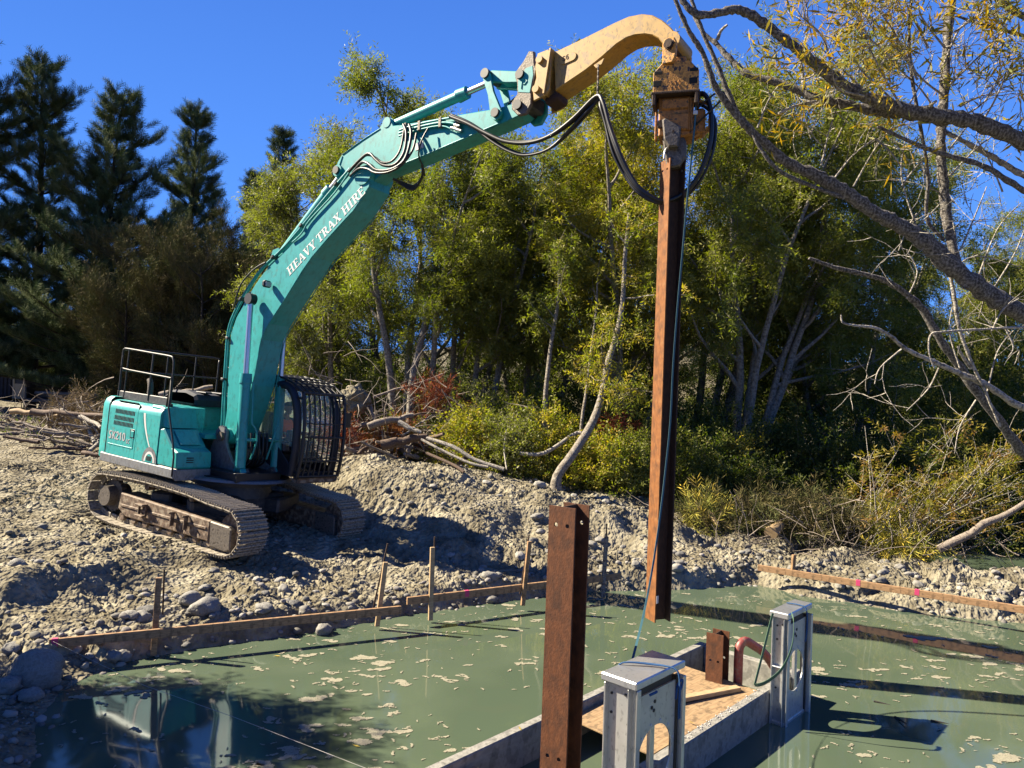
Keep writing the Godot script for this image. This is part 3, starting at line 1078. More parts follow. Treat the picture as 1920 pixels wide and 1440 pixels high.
func build_hill_and_trees() -> void:
	M.spray_willow = spray(11, .60, 17, .135, .032)
	M.spray_broad = spray(12, .34, 11, .085, .042)
	M.plume = spray(13, .55, 26, .16, .013, .45)
	# a bottle brush of pine needles
	var g := Geo.new()
	g.smooth(false)
	var r := RandomNumberGenerator.new()
	r.seed = 5
	for i in 34:
		var a := i * 2.4
		var f := float(i) / 33.0
		var out := Vector3(cos(a), 0, sin(a))
		var p := Vector3.UP * f * .34
		leaf(g, p, (out * .8 + Vector3.UP * r.randf_range(.45, 1.0)).normalized(), out.cross(Vector3.UP), .17, .016)
	M.tuft = g.done()
	# dry hills far behind
	var hv := Geo.new()
	hv.smooth(true)
	var rows := []
	for j in 9:
		var row := []
		for i in 61:
			var x := -260.0 + i * 8.6
			var d := 75.0 + j * 22.0
			var f := j / 8.0
			var hh := sin(f * PI * .5) * (13.0 + 5.0 * sin(x * .018 + 1.0) + 3.0 * sin(x * .05)) + n_a.get_noise_2d(x * .08, d * .08) * 2.5 * f
			row.append(Vector3(x, (1.5 if j else -3.0) + hh - 1.0, -d))
		rows.append(row)
	for j in 8:
		for i in 60:
			hv.face([rows[j][i], rows[j][i + 1], rows[j + 1][i + 1], rows[j + 1][i]], Vector3.UP)
	tag(put("hills", hv, M.hill_grass), "dry tan hillside glimpsed through the trees", "", "", "structure")

	# the pines
	for q in [[62, 92, 38.0, 3.6, 301, "tallest dark pine at the far left, its spire highest of all", .0],
		[-70, 40, 36.0, 3.6, 302, "dark pine at the edge of the view beside the tallest pine", .0],
		[185, 173, 36.0, 3.7, 303, "broad dark pine with upswept boughs between the tallest pine and the gap of sky", .05],
		[352, 192, 42.0, 3.3, 304, "dark pine rising behind the brown green bushy trees", .0],
		[515, 243, 50.0, 2.6, 305, "slim distant pine behind the pale willow next to the machine's boom", .0],
		[464, 318, 54.0, 2.2, 306, "small distant pine top just left of the slim one", .0]]:
		var b := on_ground(q[0], 690, q[2])
		var top := spot(q[0], q[1], q[2])
		pine(b, top.y - b.y, q[3], q[4], q[5], q[6])
	for q in [[300, 432, 33.0, 2.6, 321, "brown green bushy evergreen behind the machine's handrails"],
		[408, 425, 31.5, 2.5, 322, "brown green bushy evergreen closest to the machine's boom"],
		[225, 520, 32.0, 2.2, 323, "low feathery grey brown evergreen below the broad pine"],
		[470, 500, 33.0, 1.9, 324, "small bushy evergreen half hidden by the machine's boom"]]:
		var b := on_ground(q[0], 690, q[2])
		var top := spot(q[0], q[1], q[2])
		feathery_tree(b, top.y - b.y, q[3], q[4], BROWNISH, q[5])
	# the willows: base pixel, depth, top pixel
	for q in [[640, 27.0, 320, 3.2, 4, 401, GREYGREEN, 24, "pale grey green willow directly behind the machine's boom", Vector3(-.28, 0, 0), .28],
		[770, 24.0, 185, 2.9, 3, 402, OLIVE, 24, "tall willow with pale twin stems rising behind the log heap", Vector3(.11, 0, 0), .36],
		[866, 25.0, 240, 3.2, 5, 403, OLIVE, 24, "olive willow under the machine's hose loop", Vector3(.1, 0, 0), .34],
		[1010, 27.0, 255, 3.6, 5, 404, OLIVE, 24, "olive willow behind the yellow bushes, below the jib", Vector3(.04, 0, 0), .3],
		[1165, 23.0, 200, 3.4, 5, 405, YELLOWISH, 24, "tall yellow green willow just left of the hanging pile", Vector3(.10, 0, 0), .34],
		[1300, 25.5, 125, 3.6, 5, 406, YELLOWISH, 24, "yellow green willow just right of the hanging pile", Vector3(.0, 0, 0), .34],
		[1375, 22.0, 150, 4.6, 6, 407, OLIVE, 28, "broad many limbed willow with thick grey trunk right of the pile", Vector3(.16, 0, 0), .3],
		[1580, 26.0, 290, 4.2, 5, 408, DARKGREEN + OLIVE, 24, "darker willow at the end of the row behind the near branches", Vector3(.0, 0, 0), .2],
		[1740, 31.0, 490, 3.0, 4, 409, DARKGREEN + OLIVE, 24, "low distant willow seen under the thick leaning branch", Vector3.ZERO, .15],
		[1850, 34.0, 425, 3.2, 4, 410, OLIVE, 24, "small distant willow in the gap of sky at the far right", Vector3.ZERO, .15],
		[730, 35.0, 330, 3.6, 4, 411, DARKGREEN + GREYGREEN, 24, "dark tree filling the gap behind the twin stemmed willow", Vector3.ZERO, .1],
		[560, 36.0, 400, 3.4, 4, 412, GREYGREEN, 24, "grey green tree standing behind the one by the boom", Vector3.ZERO, .1],
		[960, 36.0, 330, 3.8, 4, 413, DARKGREEN + OLIVE, 24, "dark tree in the second row under the hose loop", Vector3.ZERO, .1],
		[1190, 36.0, 330, 3.8, 4, 414, DARKGREEN + OLIVE, 24, "dark tree in the second row beside the hanging pile", Vector3.ZERO, .1],
		[1450, 36.0, 380, 4.0, 4, 415, DARKGREEN + OLIVE, 24, "dark tree in the second row behind the broad willow", Vector3.ZERO, .1]]:
		var b := on_ground(q[0], 720, q[1])
		var top := spot(q[0], q[2], q[1])
		willow(b, (top.y - b.y) * 1.10, q[3], q[4], q[5], q[6], q[7], q[8], q[9], "bark", q[10])
	# slim leaning trunks in front of the thicket
	slim_tree([[1045, 893, 17.6], [1075, 850, 17.8], [1112, 790, 18.2], [1130, 735, 18.5], [1140, 680, 18.7], [1158, 620, 19.0], [1168, 560, 19.2], [1172, 480, 19.4], [1180, 400, 19.6]], .125, 501, "slim grey trunk leaning over the bank between the bushes and the pile", 360, YELLOWISH)
	slim_tree([[1022, 760, 20.0], [1027, 700, 20.0], [1034, 640, 20.2], [1046, 570, 20.4], [1048, 500, 20.5], [1040, 430, 20.6]], .075, 502, "thin pale crooked trunk left of the leaning grey one", 260, OLIVE)
	slim_tree([[1090, 800, 19.4], [1100, 730, 19.6], [1108, 660, 19.8], [1118, 580, 20.0], [1120, 520, 20.0]], .05, 503, "thinnest pale sapling between the two slim trunks", 160, YELLOWISH)
	slim_tree([[772, 722, 22.6], [785, 660, 22.8], [800, 590, 23.0], [815, 520, 23.2], [818, 440, 23.3], [805, 370, 23.4]], .12, 504, "pale bare stem rising out of the log heap", 320, OLIVE)


func slim_tree(path: Array, r: float, sd: int, label: String, leaves: int, tint: Array) -> void:
	rng.seed = sd
	var w := []
	for q in path:
		w.append(spot(q[0], q[1], q[2]))
	var base: Vector3 = w[0]
	base.y = ground(base.x, base.z) - .1
	var pts := [Vector3.ZERO]
	for i in range(0, w.size()):
		if (w[i] as Vector3).y - base.y > .15:
			pts.append(w[i] - base)
	var t := thing("slim_tree", label, "tree", base, "slim trunks before the willows")
	var g := Geo.new()
	var radii := []
	for i in pts.size():
		radii.append(r * lerpf(1.0, .3, float(i) / pts.size()) * (1.35 if i == 0 else 1.0))
	g.tube(smooth_path(pts, 3), spread_radii(radii, 3), 8)
	put("trunk", g, M.bark, t)
	var limbs := Geo.new()
	var xfs := []
	var cols := []
	for k in 14:
		var f := rnd(.45, 1.0)
		var d := (rvec() + Vector3.UP * .6).normalized()
		var p2 := walk(along_path(pts, f), d, rnd(.7, 1.7), 5, .2, .04)
		limbs.tube(p2, taper(6, r * .25, .005), 4, false)
		for e in leaves / 14:
			xfs.append(Transform3D(aim(rvec() + Vector3.DOWN * .3).scaled(Vector3.ONE * rnd(.7, 1.1)), along_path(p2, rnd(.3, 1)) + rvec() * rng.randf() * .3))
			cols.append(mix_color(tint))
	put("limbs", limbs, M.bark, t)
	scatter("crown", M.spray_willow, M.willow_leaf, xfs, cols, t)


# a curve through points, each span cut into K
func smooth_path(p: Array, k: int) -> Array:
	var out := []
	var n := p.size()
	for i in n - 1:
		var a: Vector3 = p[maxi(i - 1, 0)]
		var d: Vector3 = p[mini(i + 2, n - 1)]
		for j in k:
			out.append((p[i] as Vector3).cubic_interpolate(p[i + 1], a, d, float(j) / k))
	out.append(p[n - 1])
	return out


func spread_radii(r: Array, k: int) -> Array:
	var out := []
	for i in r.size() - 1:
		for j in k:
			out.append(lerpf(r[i], r[i + 1], float(j) / k))
	out.append(r[-1])
	return out


func build_bushes() -> void:
	var g1 := "shrubs at the foot of the willows"
	# px, py of the foot, depth, radii, sprays, tint, label
	var list := [
		[770, 765, 20.6, .8, .6, 420, OLIVE, "small olive shrub sprouting from the log heap"],
		[880, 800, 19.9, 1.1, .85, 1000, YELLOWISH, "yellow green shrub beside the log heap"],
		[955, 840, 19.3, 1.0, .85, 900, GREYGREEN, "grey green shrub behind the crooked driftwood poles"],
		[1035, 850, 19.4, 1.1, .95, 1100, YELLOWISH, "brightest yellow shrub left of the leaning grey trunk"],
		[1120, 870, 18.9, .8, .8, 700, YELLOWISH, "yellowing shrub at the foot of the leaning grey trunk"],
		[1195, 890, 18.6, .9, .85, 800, OLIVE, "olive shrub just left of the hanging pile"],
		[900, 760, 22.5, 1.6, 1.5, 1200, GREYGREEN, "tall grey green shrub under the olive willow"],
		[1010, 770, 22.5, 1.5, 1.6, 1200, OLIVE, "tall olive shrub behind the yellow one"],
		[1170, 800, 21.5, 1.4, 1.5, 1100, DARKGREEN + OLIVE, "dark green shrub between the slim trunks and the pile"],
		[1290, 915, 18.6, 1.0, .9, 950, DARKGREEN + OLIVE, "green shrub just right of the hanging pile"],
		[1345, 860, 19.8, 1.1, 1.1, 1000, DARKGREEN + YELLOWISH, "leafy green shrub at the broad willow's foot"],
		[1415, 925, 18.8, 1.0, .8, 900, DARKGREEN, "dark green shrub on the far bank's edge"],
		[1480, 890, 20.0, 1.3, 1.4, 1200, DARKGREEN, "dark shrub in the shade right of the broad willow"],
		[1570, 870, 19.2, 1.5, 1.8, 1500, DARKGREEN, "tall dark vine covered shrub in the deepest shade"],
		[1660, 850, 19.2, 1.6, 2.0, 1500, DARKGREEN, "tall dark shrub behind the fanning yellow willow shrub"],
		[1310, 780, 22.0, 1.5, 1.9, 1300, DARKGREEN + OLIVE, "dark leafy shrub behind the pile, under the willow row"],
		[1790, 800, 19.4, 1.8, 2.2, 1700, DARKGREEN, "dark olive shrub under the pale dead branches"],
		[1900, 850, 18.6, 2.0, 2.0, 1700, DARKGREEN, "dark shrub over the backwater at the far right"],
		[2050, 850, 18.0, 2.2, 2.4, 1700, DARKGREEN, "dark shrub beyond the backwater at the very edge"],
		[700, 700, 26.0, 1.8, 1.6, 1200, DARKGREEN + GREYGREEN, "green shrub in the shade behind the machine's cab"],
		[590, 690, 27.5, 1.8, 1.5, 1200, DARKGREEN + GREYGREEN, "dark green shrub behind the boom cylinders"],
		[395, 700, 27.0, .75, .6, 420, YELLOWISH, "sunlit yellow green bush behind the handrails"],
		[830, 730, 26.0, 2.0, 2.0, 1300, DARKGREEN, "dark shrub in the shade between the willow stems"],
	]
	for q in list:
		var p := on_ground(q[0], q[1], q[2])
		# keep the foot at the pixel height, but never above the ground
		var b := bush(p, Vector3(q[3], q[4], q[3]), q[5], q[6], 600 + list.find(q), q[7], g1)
		b.name = b.name
	# the willow shrub that fans out over the right bank
	var yb := on_ground(1600, 1000, 15.6)
	fan_shrub(yb)
	# low dry growth along the far bank
	for q in [[1450, 985, 16.6, .8, .28, 300, BROWNISH, "low dry brown scrub along the bank's top"], [1330, 975, 16.8, .6, .3, 240, YELLOWISH + BROWNISH, "small dry yellow scrub right of the pile on the bank"], [1560, 1000, 16.2, .8, .32, 300, BROWNISH, "dry brown scrub at the foot of the fanning shrub"], [1690, 1000, 15.4, .5, .3, 260, YELLOWISH, "little yellow green tuft under the fanning shrub"]]:
		bush(on_ground(q[0], q[1], q[2]), Vector3(q[3], q[4], q[3]), q[5], q[6], 660 + int(q[0]), q[7], "low scrub on the far bank", 9, "plume", "scrub")
	# dead red brown foliage in the log heap
	for q in [[812, 730, 20.9, .45, .4, 110, 0, "rust red dead foliage hanging on the log heap's tallest branch"], [745, 800, 20.2, .4, .25, 160, 1, "orange brown dead foliage in the middle of the log heap"], [655, 800, 20.0, .3, .25, 90, 0, "rust red dead twigs just right of the cab guard"], [1165, 800, 20.5, .3, .5, 90, 0, "few rust red leaves among the green beside the pile"]]:
		var cols := [Color(.20, .05, .025), Color(.26, .075, .03), Color(.14, .04, .025)] if q[6] == 0 else [Color(.30, .12, .04), Color(.24, .09, .03)]
		var p := spot(q[0], q[1], q[2])
		p.y = maxf(ground(p.x, p.z) + .1, p.y - .5)
		bush(p, Vector3(q[3], q[4], q[3]), q[5], cols, 700 + int(q[0]), q[7], "dead red foliage", 8, "plume", "dead_branch")
	# brown dead brush at the far left heap
	for q in [[140, 745, 28.0, .8, .75, 420, "dead brown brush beside the shed door"], [185, 752, 26.5, .75, .6, 420, "bushy dead brown brush on the heap next to the machine's tail"], [215, 745, 27.0, .5, .5, 240, "small dead brown brush nearest the machine's tail"]]:
		bush(on_ground(q[0], q[1], q[2]), Vector3(q[3], q[4], q[3]), q[5], [Color(.22, .16, .09), Color(.28, .21, .13), Color(.17, .12, .07)], 740 + int(q[0]), q[6], "dead brown brush", 10, "plume", "dead_brush", "driftwood")
	# ground cover: weeds on the left and the undergrowth that fills the thicket
	rng.seed = 81
	var xfs := []
	var cols := []
	for i in 2600:
		var x := rnd(-22.0, -9.0)
		var d := rnd(25.0, 34.0)
		if n_a.get_noise_2d(x * 2.0, d * 2.0) < .0:
			continue
		xfs.append(Transform3D(aim(Vector3.UP + rvec() * .8).scaled(Vector3.ONE * rnd(.3, .7)), Vector3(x, ground(x, -d) + rnd(0, .1), -d)))
		cols.append(mix_color([Color(.10, .14, .035), Color(.15, .18, .05), Color(.22, .20, .08)]))
	tag(scatter("weeds", M.spray_broad, M.willow_leaf, xfs, cols, null, "stuff"), "green weeds growing among the left log heap", "weeds")
	xfs = []
	cols = []
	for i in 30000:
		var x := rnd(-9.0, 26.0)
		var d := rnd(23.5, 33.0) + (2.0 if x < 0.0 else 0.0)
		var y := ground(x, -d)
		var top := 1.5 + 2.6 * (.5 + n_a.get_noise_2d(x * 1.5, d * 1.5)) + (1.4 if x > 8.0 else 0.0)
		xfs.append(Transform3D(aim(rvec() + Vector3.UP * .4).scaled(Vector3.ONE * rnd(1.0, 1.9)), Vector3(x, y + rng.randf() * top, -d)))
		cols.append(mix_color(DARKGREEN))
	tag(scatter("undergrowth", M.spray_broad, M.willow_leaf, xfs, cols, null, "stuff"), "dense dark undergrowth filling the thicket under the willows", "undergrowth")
	xfs = []
	cols = []
	for i in 26000:
		var x := rnd(-46.0, -9.0)
		var d := rnd(46.0, 56.0)
		var y := ground(x, -d)
		var top := 4.2 + 2.5 * n_a.get_noise_2d(x * .8, d * .8)
		xfs.append(Transform3D(aim(rvec() + Vector3.UP * .6).scaled(Vector3.ONE * rnd(1.3, 2.4)), Vector3(x, y + rng.randf() * top, -d)))
		cols.append(mix_color(PINEGREEN))
	tag(scatter("undergrowth", M.plume, M.needle, xfs, cols, null, "stuff"), "dark evergreen growth under and behind the pines", "undergrowth")


func fan_shrub(base: Vector3) -> void:
	rng.seed = 88
	var t := thing("willow_shrub", "fanning willow shrub with yellow leaves leaning over the right bank", "shrub", base)
	var wood := Geo.new()
	var xfs := []
	var cols := []
	for s in 30:
		var px := lerpf(1590.0, 1905.0, s / 25.0) + rnd(-30, 30)
		var py := rnd(770, 930)
		var to := spot(px, py, rnd(14.6, 16.6)) - base
		var pts := walk(Vector3(rnd(-.2, 1.1), -.1, rnd(-.5, .5)), (to + Vector3.UP * .3).normalized(), to.length() * .95, 8, .10, -.015)
		wood.tube(pts, taper(9, rnd(.012, .028), .004), 5, false)
		for k in 6:
			var p2 := walk(along_path(pts, rnd(.3, 1.0)), (rvec() + to.normalized()).normalized(), rnd(.3, .9), 4, .2, 0)
			wood.tube(p2, taper(5, .008, .003), 3, false)
			for e in 3:
				var pos := along_path(p2, rng.randf()) + rvec() * .05
				xfs.append(Transform3D(aim(rvec() + Vector3.DOWN * .5).scaled(Vector3.ONE * rnd(.6, 1.0)), pos))
				cols.append(mix_color([Color(.20, .18, .035), Color(.28, .22, .04), Color(.15, .15, .035), Color(.22, .13, .04)]))
	put("stems", wood, M.bark_pale, t)
	scatter("foliage", M.spray_willow, M.willow_leaf, xfs, cols, t)


# ------------------------------------------------------------------ driftwood and debris
func log_at(a: Vector3, b: Vector3, r: float, m: Material, label: String, group := "", bend := .06, called := "driftwood_log", stubs := 1) -> void:
	var len := a.distance_to(b)
	var pts := [Vector3.ZERO]
	var n := 6
	for i in range(1, n + 1):
		pts.append((b - a) * (float(i) / n) + rvec() * bend * len * (.5 if i == n else 1.0) * .5)
	var radii := []
	for i in n + 1:
		radii.append(r * lerpf(1.0, .62, float(i) / n) * rnd(.9, 1.1))
	var g := Geo.new()
	g.tube(smooth_path(pts, 2), spread_radii(radii, 2), 8)
	for k in stubs:
		var p := along_path(pts, rnd(.3, .9))
		g.tube(walk(p, (rvec() + (b - a).normalized()).normalized(), rnd(.15, .5) * clampf(len, .5, 1.6), 3, .2, .1), taper(4, r * .45, r * .15), 5)
	var o := put(called, g, m)
	o.position = a
	tag(o, label, "log" if called.ends_with("log") else "branch", group)


func heap(center: Array, count: int, sx: float, sd: float, hi: float, lmin: float, lmax: float, rmin: float, rmax: float, label: String, group: String, seed_: int) -> void:
	rng.seed = seed_
	for i in count:
		var x: float = center[0] + rng.randfn() * sx
		var d: float = center[1] + rng.randfn() * sd
		var o := Vector2((x - center[0]) / sx, (d - center[1]) / sd).length()
		var a := Vector3(x, ground(x, -d) + .05 + hi * exp(-o * o * .5) * rng.randf(), -d)
		var dir := Vector3(rng.randfn(), rnd(-.2, .38), rng.randfn() * .6).normalized()
		var len := rnd(lmin, lmax)
		var b := a + dir * len
		b.y = maxf(b.y, ground(b.x, b.z) + .03)
		var mi := rng.randi() % 4
		var m: Material = [M.driftwood, M.driftwood, M.driftwood_brown, M.bark_pale][mi]
		var size := "short " if len < lerpf(lmin, lmax, .33) else "long " if len > lerpf(lmin, lmax, .67) else ""
		var tilt := "steeply tilted " if dir.y > .25 else "level " if absf(dir.y) < .08 else "sloping "
		log_at(a, b, rnd(rmin, rmax), m, size + tilt + label.replace("TONE", ["grey", "grey", "brown", "pale barkless"][mi]), group, .045, "driftwood_log", 1)


func tangle(called: String, label: String, center: Vector3, r: Vector3, count: int, seed_: int, rad := .012) -> void:
	rng.seed = seed_
	var g := Geo.new()
	for i in count:
		var p := Vector3(rng.randfn() * r.x * .5, absf(rng.randfn()) * r.y * .5, rng.randfn() * r.z * .5)
		var l := rnd(.4, 1.3)
		g.tube(walk(p, (rvec() + Vector3.UP * .25).normalized(), l, 4, .25, 0), taper(5, rad * rnd(.7, 1.6), .003), 3, false)
	var o := put(called, g, M.driftwood)
	o.position = center
	tag(o, label, "brush", "", "stuff")


func build_debris() -> void:
	heap([-2.9, 20.2], 46, .85, .55, 1.25, .5, 1.7, .03, .085, "TONE log in the big heap right of the cab", "driftwood logs heaped right of the cab", 901)
	heap([-4.7, 21.0], 22, .8, .5, .9, .5, 1.4, .03, .07, "TONE log in the heap's far end behind the cab", "driftwood logs heaped behind the cab", 902)
	heap([-13.2, 24.5], 36, 1.5, .7, .8, .8, 2.2, .03, .09, "TONE log in the heap behind the handrails", "logs heaped behind the machine's handrails", 903)
	heap([-17.6, 27.0], 40, 1.9, 1.1, .45, .7, 2.2, .025, .08, "TONE log in the scattered heap at the far left", "logs scattered at the far left", 904)
	rng.seed = 905
	# logs one would point at
	for q in [[[690, 800, 19.2], [775, 778, 19.6], .10, 0, "thick grey curved log lying across the heap right of the cab"],
		[[748, 793, 18.9], [790, 812, 18.7], .075, 2, "short pale barkless log pointing down the slope of the heap"],
		[[715, 835, 18.7], [800, 818, 19.0], .13, 1, "broken tan stump lying at the foot of the heap"],
		[[690, 752, 20.5], [705, 800, 19.6], .055, 0, "pale root curving down the front of the heap"],
		[[700, 745, 20.8], [830, 700, 21.4], .04, 0, "long grey branch reaching up and right out of the heap"],
		[[60, 772, 25.0], [210, 780, 24.0], .11, 1, "long brown log lying level behind the machine's tail"],
		[[115, 770, 25.0], [190, 800, 23.6], .09, 2, "pale log slanting down at the edge of the far left heap"],
		[[20, 772, 26.0], [110, 778, 25.4], .10, 3, "sawn plank lying on the ground at the far left"],
		[[300, 742, 22.5], [400, 726, 22.8], .11, 0, "thick pale log rising behind the handrails toward the boom"],
		[[1330, 960, 16.6], [1345, 985, 16.2], .07, 3, "pale cut post end sticking out of the far bank"],
		[[1445, 1000, 15.6], [1462, 985, 16.0], .15, 3, "short sawn log with a yellow cut end on the far bank"],
		[[1760, 1030, 14.6], [1935, 935, 14.2], .085, 0, "bare grey limb slanting up out of the backwater at the far right"]]:
		var a := spot(q[0][0], q[0][1], q[0][2])
		var b := spot(q[1][0], q[1][1], q[1][2])
		a.y = maxf(a.y, ground(a.x, a.z) + .02)
		b.y = maxf(b.y, ground(b.x, b.z) + .02)
		log_at(a, b, q[2], [M.driftwood, M.driftwood_brown, M.bark_pale, M.cut_wood][q[3]], q[4], "", .05, "driftwood_log", 0)
	for q in [[[[800, 822, 18.6], [850, 838, 18.3], [890, 862, 18.1], [945, 880, 17.9]], .05, "upper of the two crooked pale poles on the gravel heap"],
		[[[790, 824, 18.5], [830, 845, 18.2], [880, 868, 17.9], [915, 876, 17.8]], .035, "lower of the two crooked pale poles on the gravel heap"],
		[[[800, 850, 18.0], [850, 872, 17.6], [870, 885, 17.4]], .04, "thin brown stick half buried on the gravel heap"],
		[[[950, 805, 18.9], [945, 840, 18.6], [950, 880, 18.0]], .018, "thin dead stem standing at the bush edge"],
		[[[975, 850, 18.6], [1020, 850, 18.5], [1075, 815, 18.8], [1090, 812, 18.8]], .05, "forked brown driftwood snag under the yellow shrub"]]:
		var pts := []
		var o0 := spot(q[0][0][0], q[0][0][1], q[0][0][2])
		o0.y = maxf(o0.y, ground(o0.x, o0.z))
		for e in q[0]:
			var p := spot(e[0], e[1], e[2])
			p.y = maxf(p.y, ground(p.x, p.z) + .04)
			pts.append(p - o0)
		var g := Geo.new()
		g.tube(smooth_path(pts, 4), q[1], 7)
		var o := put("driftwood_branch", g, M.bark_pale if q[1] != .04 else M.driftwood_brown)
		o.position = o0
		tag(o, q[2], "branch")
	tangle("brush_tangle", "tangle of fine dead twigs through the heap right of the cab", Vector3(-2.8, ground(-2.8, -20.2) + .1, -20.2), Vector3(2.6, 2.0, 1.4), 260, 911)
	tangle("brush_tangle", "tangle of dead twigs behind the cab roof", Vector3(-5.3, ground(-5.3, -21.5) + .2, -21.5), Vector3(2.2, 2.4, 1.2), 150, 912)
	tangle("brush_tangle", "tangle of dead twigs among the logs behind the handrails", Vector3(-13.0, ground(-13.0, -24.5) + .1, -24.5), Vector3(4.5, 1.3, 1.6), 180, 913, .02)
	tangle("brush_tangle", "tangle of dead twigs over the far left heap", Vector3(-17.8, ground(-17.8, -27.0) + .1, -27.0), Vector3(5.5, 1.2, 2.6), 260, 914, .02)
	tangle("brush_tangle", "dry roots and twigs under the fanning shrub on the right bank", Vector3(7.3, .35, -15.6), Vector3(3.6, .9, 1.2), 260, 915, .01)
	# the clod of earth
	var clod := put("root_ball", rock_mesh(931, .95, .35, 4), M.ground)
	var p := spot(664, 748, 20.2)
	clod.transform = Transform3D(Basis().scaled(Vector3(.72, .78, .7)), Vector3(p.x, maxf(p.y, ground(p.x, p.z) + .1), p.z))
	tag(clod, "grey lump of earth, a root ball, on top of the heap right of the cab", "earth clod")


func build_shed() -> void:
	# dark blue container with a door in its end, far left under the pines
	var b := spot(-60, 738, 42.0)
	b.y = ground(b.x, b.z)
	var t := thing("site_container", "dark blue steel site container with a cream door under the pines", "container", b, "", Basis(Vector3.UP, .12))
	var g := Geo.new()
	g.box(Vector3(0, 1.3, -1.2), Vector3(7.0, 2.5, 2.4), .04)
	for i in 34:
		g.box(Vector3(-3.35 + i * .205, 1.3, .02), Vector3(.10, 2.3, .05), .012)
	put("shell", g, M.container_blue, t)
	var r := Geo.new()
	r.box(Vector3(0, 2.62, -1.2), Vector3(7.2, .10, 2.6), .03)
	put("roof", r, M.driftwood_brown, t)
	var d := Geo.new()
	d.box(Vector3(2.42, 1.02, .09), Vector3(.10, 2.0, .08), .01); d.box(Vector3(3.16, 1.02, .09), Vector3(.10, 2.0, .08), .01)
	d.box(Vector3(2.79, 1.98, .09), Vector3(.64, .1, .08), .01); d.box(Vector3(2.79, .45, .09), Vector3(.64, .85, .06), .01)
	flat_mat("cream", Color(.42, .38, .30), .7)
	var door := put("door", d, M.cream, t)
	var pane := Geo.new()
	pane.box(Vector3(2.79, 1.4, .08), Vector3(.64, 1.06, .02))
	put("pane", pane, M.navy, door)
	var tr := thing("parked_trailer", "dark flat trailer loaded with pipes beside the container", "trailer", on_ground(130, 740, 36.0))
	var f := Geo.new()
	f.box(Vector3(0, .75, 0), Vector3(3.4, .16, 1.6), .02); f.box(Vector3(-1.6, 1.05, 0), Vector3(.1, .6, 1.6), .02)
	put("deck", f, M.dark_grey, tr)
	for w in [-.6, .5]:
		var wh := Geo.new()
		wh.cyl(Vector3(w, .36, .62), Vector3(w, .36, .86), .36, .36, 18)
		put("wheel", wh, M.rubber, tr)
	for k in 4:
		var pp := Geo.new()
		pp.cyl(Vector3(-1.4, .96 + .13 * (k % 2), -.4 + k * .25), Vector3(1.7, .96 + .13 * (k % 2), -.4 + k * .25), .09, .09, 10)
		put("pipe", pp, M.grey_paint, tr)


# ------------------------------------------------------------------ the excavator
# its own frame: x forward, y up, z to the machine's right hand
var MX := Transform3D()


func V2s(a: Array) -> Array:
	var o := []
	for i in range(0, a.size(), 2):
		o.append(Vector2(a[i], a[i + 1]))
	return o


func V3s(a: Array) -> Array:
	var o := []
	for i in range(0, a.size(), 3):
		o.append(Vector3(a[i], a[i + 1], a[i + 2]))
	return o


func lettering(called: String, text: String, font: String, bold: bool, height: float, m: Material, parent: Node, xf: Transform3D, depth := .004, italic := false) -> void:
	var f := SystemFont.new()
	f.font_names = PackedStringArray([font])
	f.font_weight = 700 if bold else 400
	f.font_italic = italic
	var tm := TextMesh.new()
	tm.font = f
	tm.text = text
	tm.font_size = 64
	tm.pixel_size = height / 64.0
	tm.depth = depth
	tm.curve_step = 2.0
	tm.horizontal_alignment = HORIZONTAL_ALIGNMENT_LEFT
	tm.vertical_alignment = VERTICAL_ALIGNMENT_BOTTOM
	put(called, tm, m, parent, xf)


func bolt_row(parent: Node, pts: Array, r: float, axis_: Vector3, m: Material) -> void:
	for p in pts:
		var g := Geo.new()
		g.cyl(p, p + axis_, r, r, 6)
		put("bolt", g, m, parent)


func build_excavator() -> void:
	var bx := Vector3(.825, -.052, .562)
	var by := Vector3(.071, .997, -.013)
	var bz := bx.cross(by).normalized()
	by = bz.cross(bx.normalized()).normalized()
	MX = Transform3D(Basis(bx.normalized(), by, bz), Vector3(-5.394, EYE - 2.954, -14.551))
	var ux := Vector3(.853, -.052, .520).normalized()
	var uz := ux.cross(by).normalized()
	var under := MX.basis.inverse() * Basis(ux, uz.cross(ux).normalized(), uz)
	var X := thing("excavator", "teal tracked excavator with raised boom standing on the gravel bank", "excavator", MX.origin, "", MX.basis)
	undercarriage(X, Transform3D(under, Vector3.ZERO))
	house(X)
	cab(X)
	boom(X)
	arm(X)
	plumbing(X)


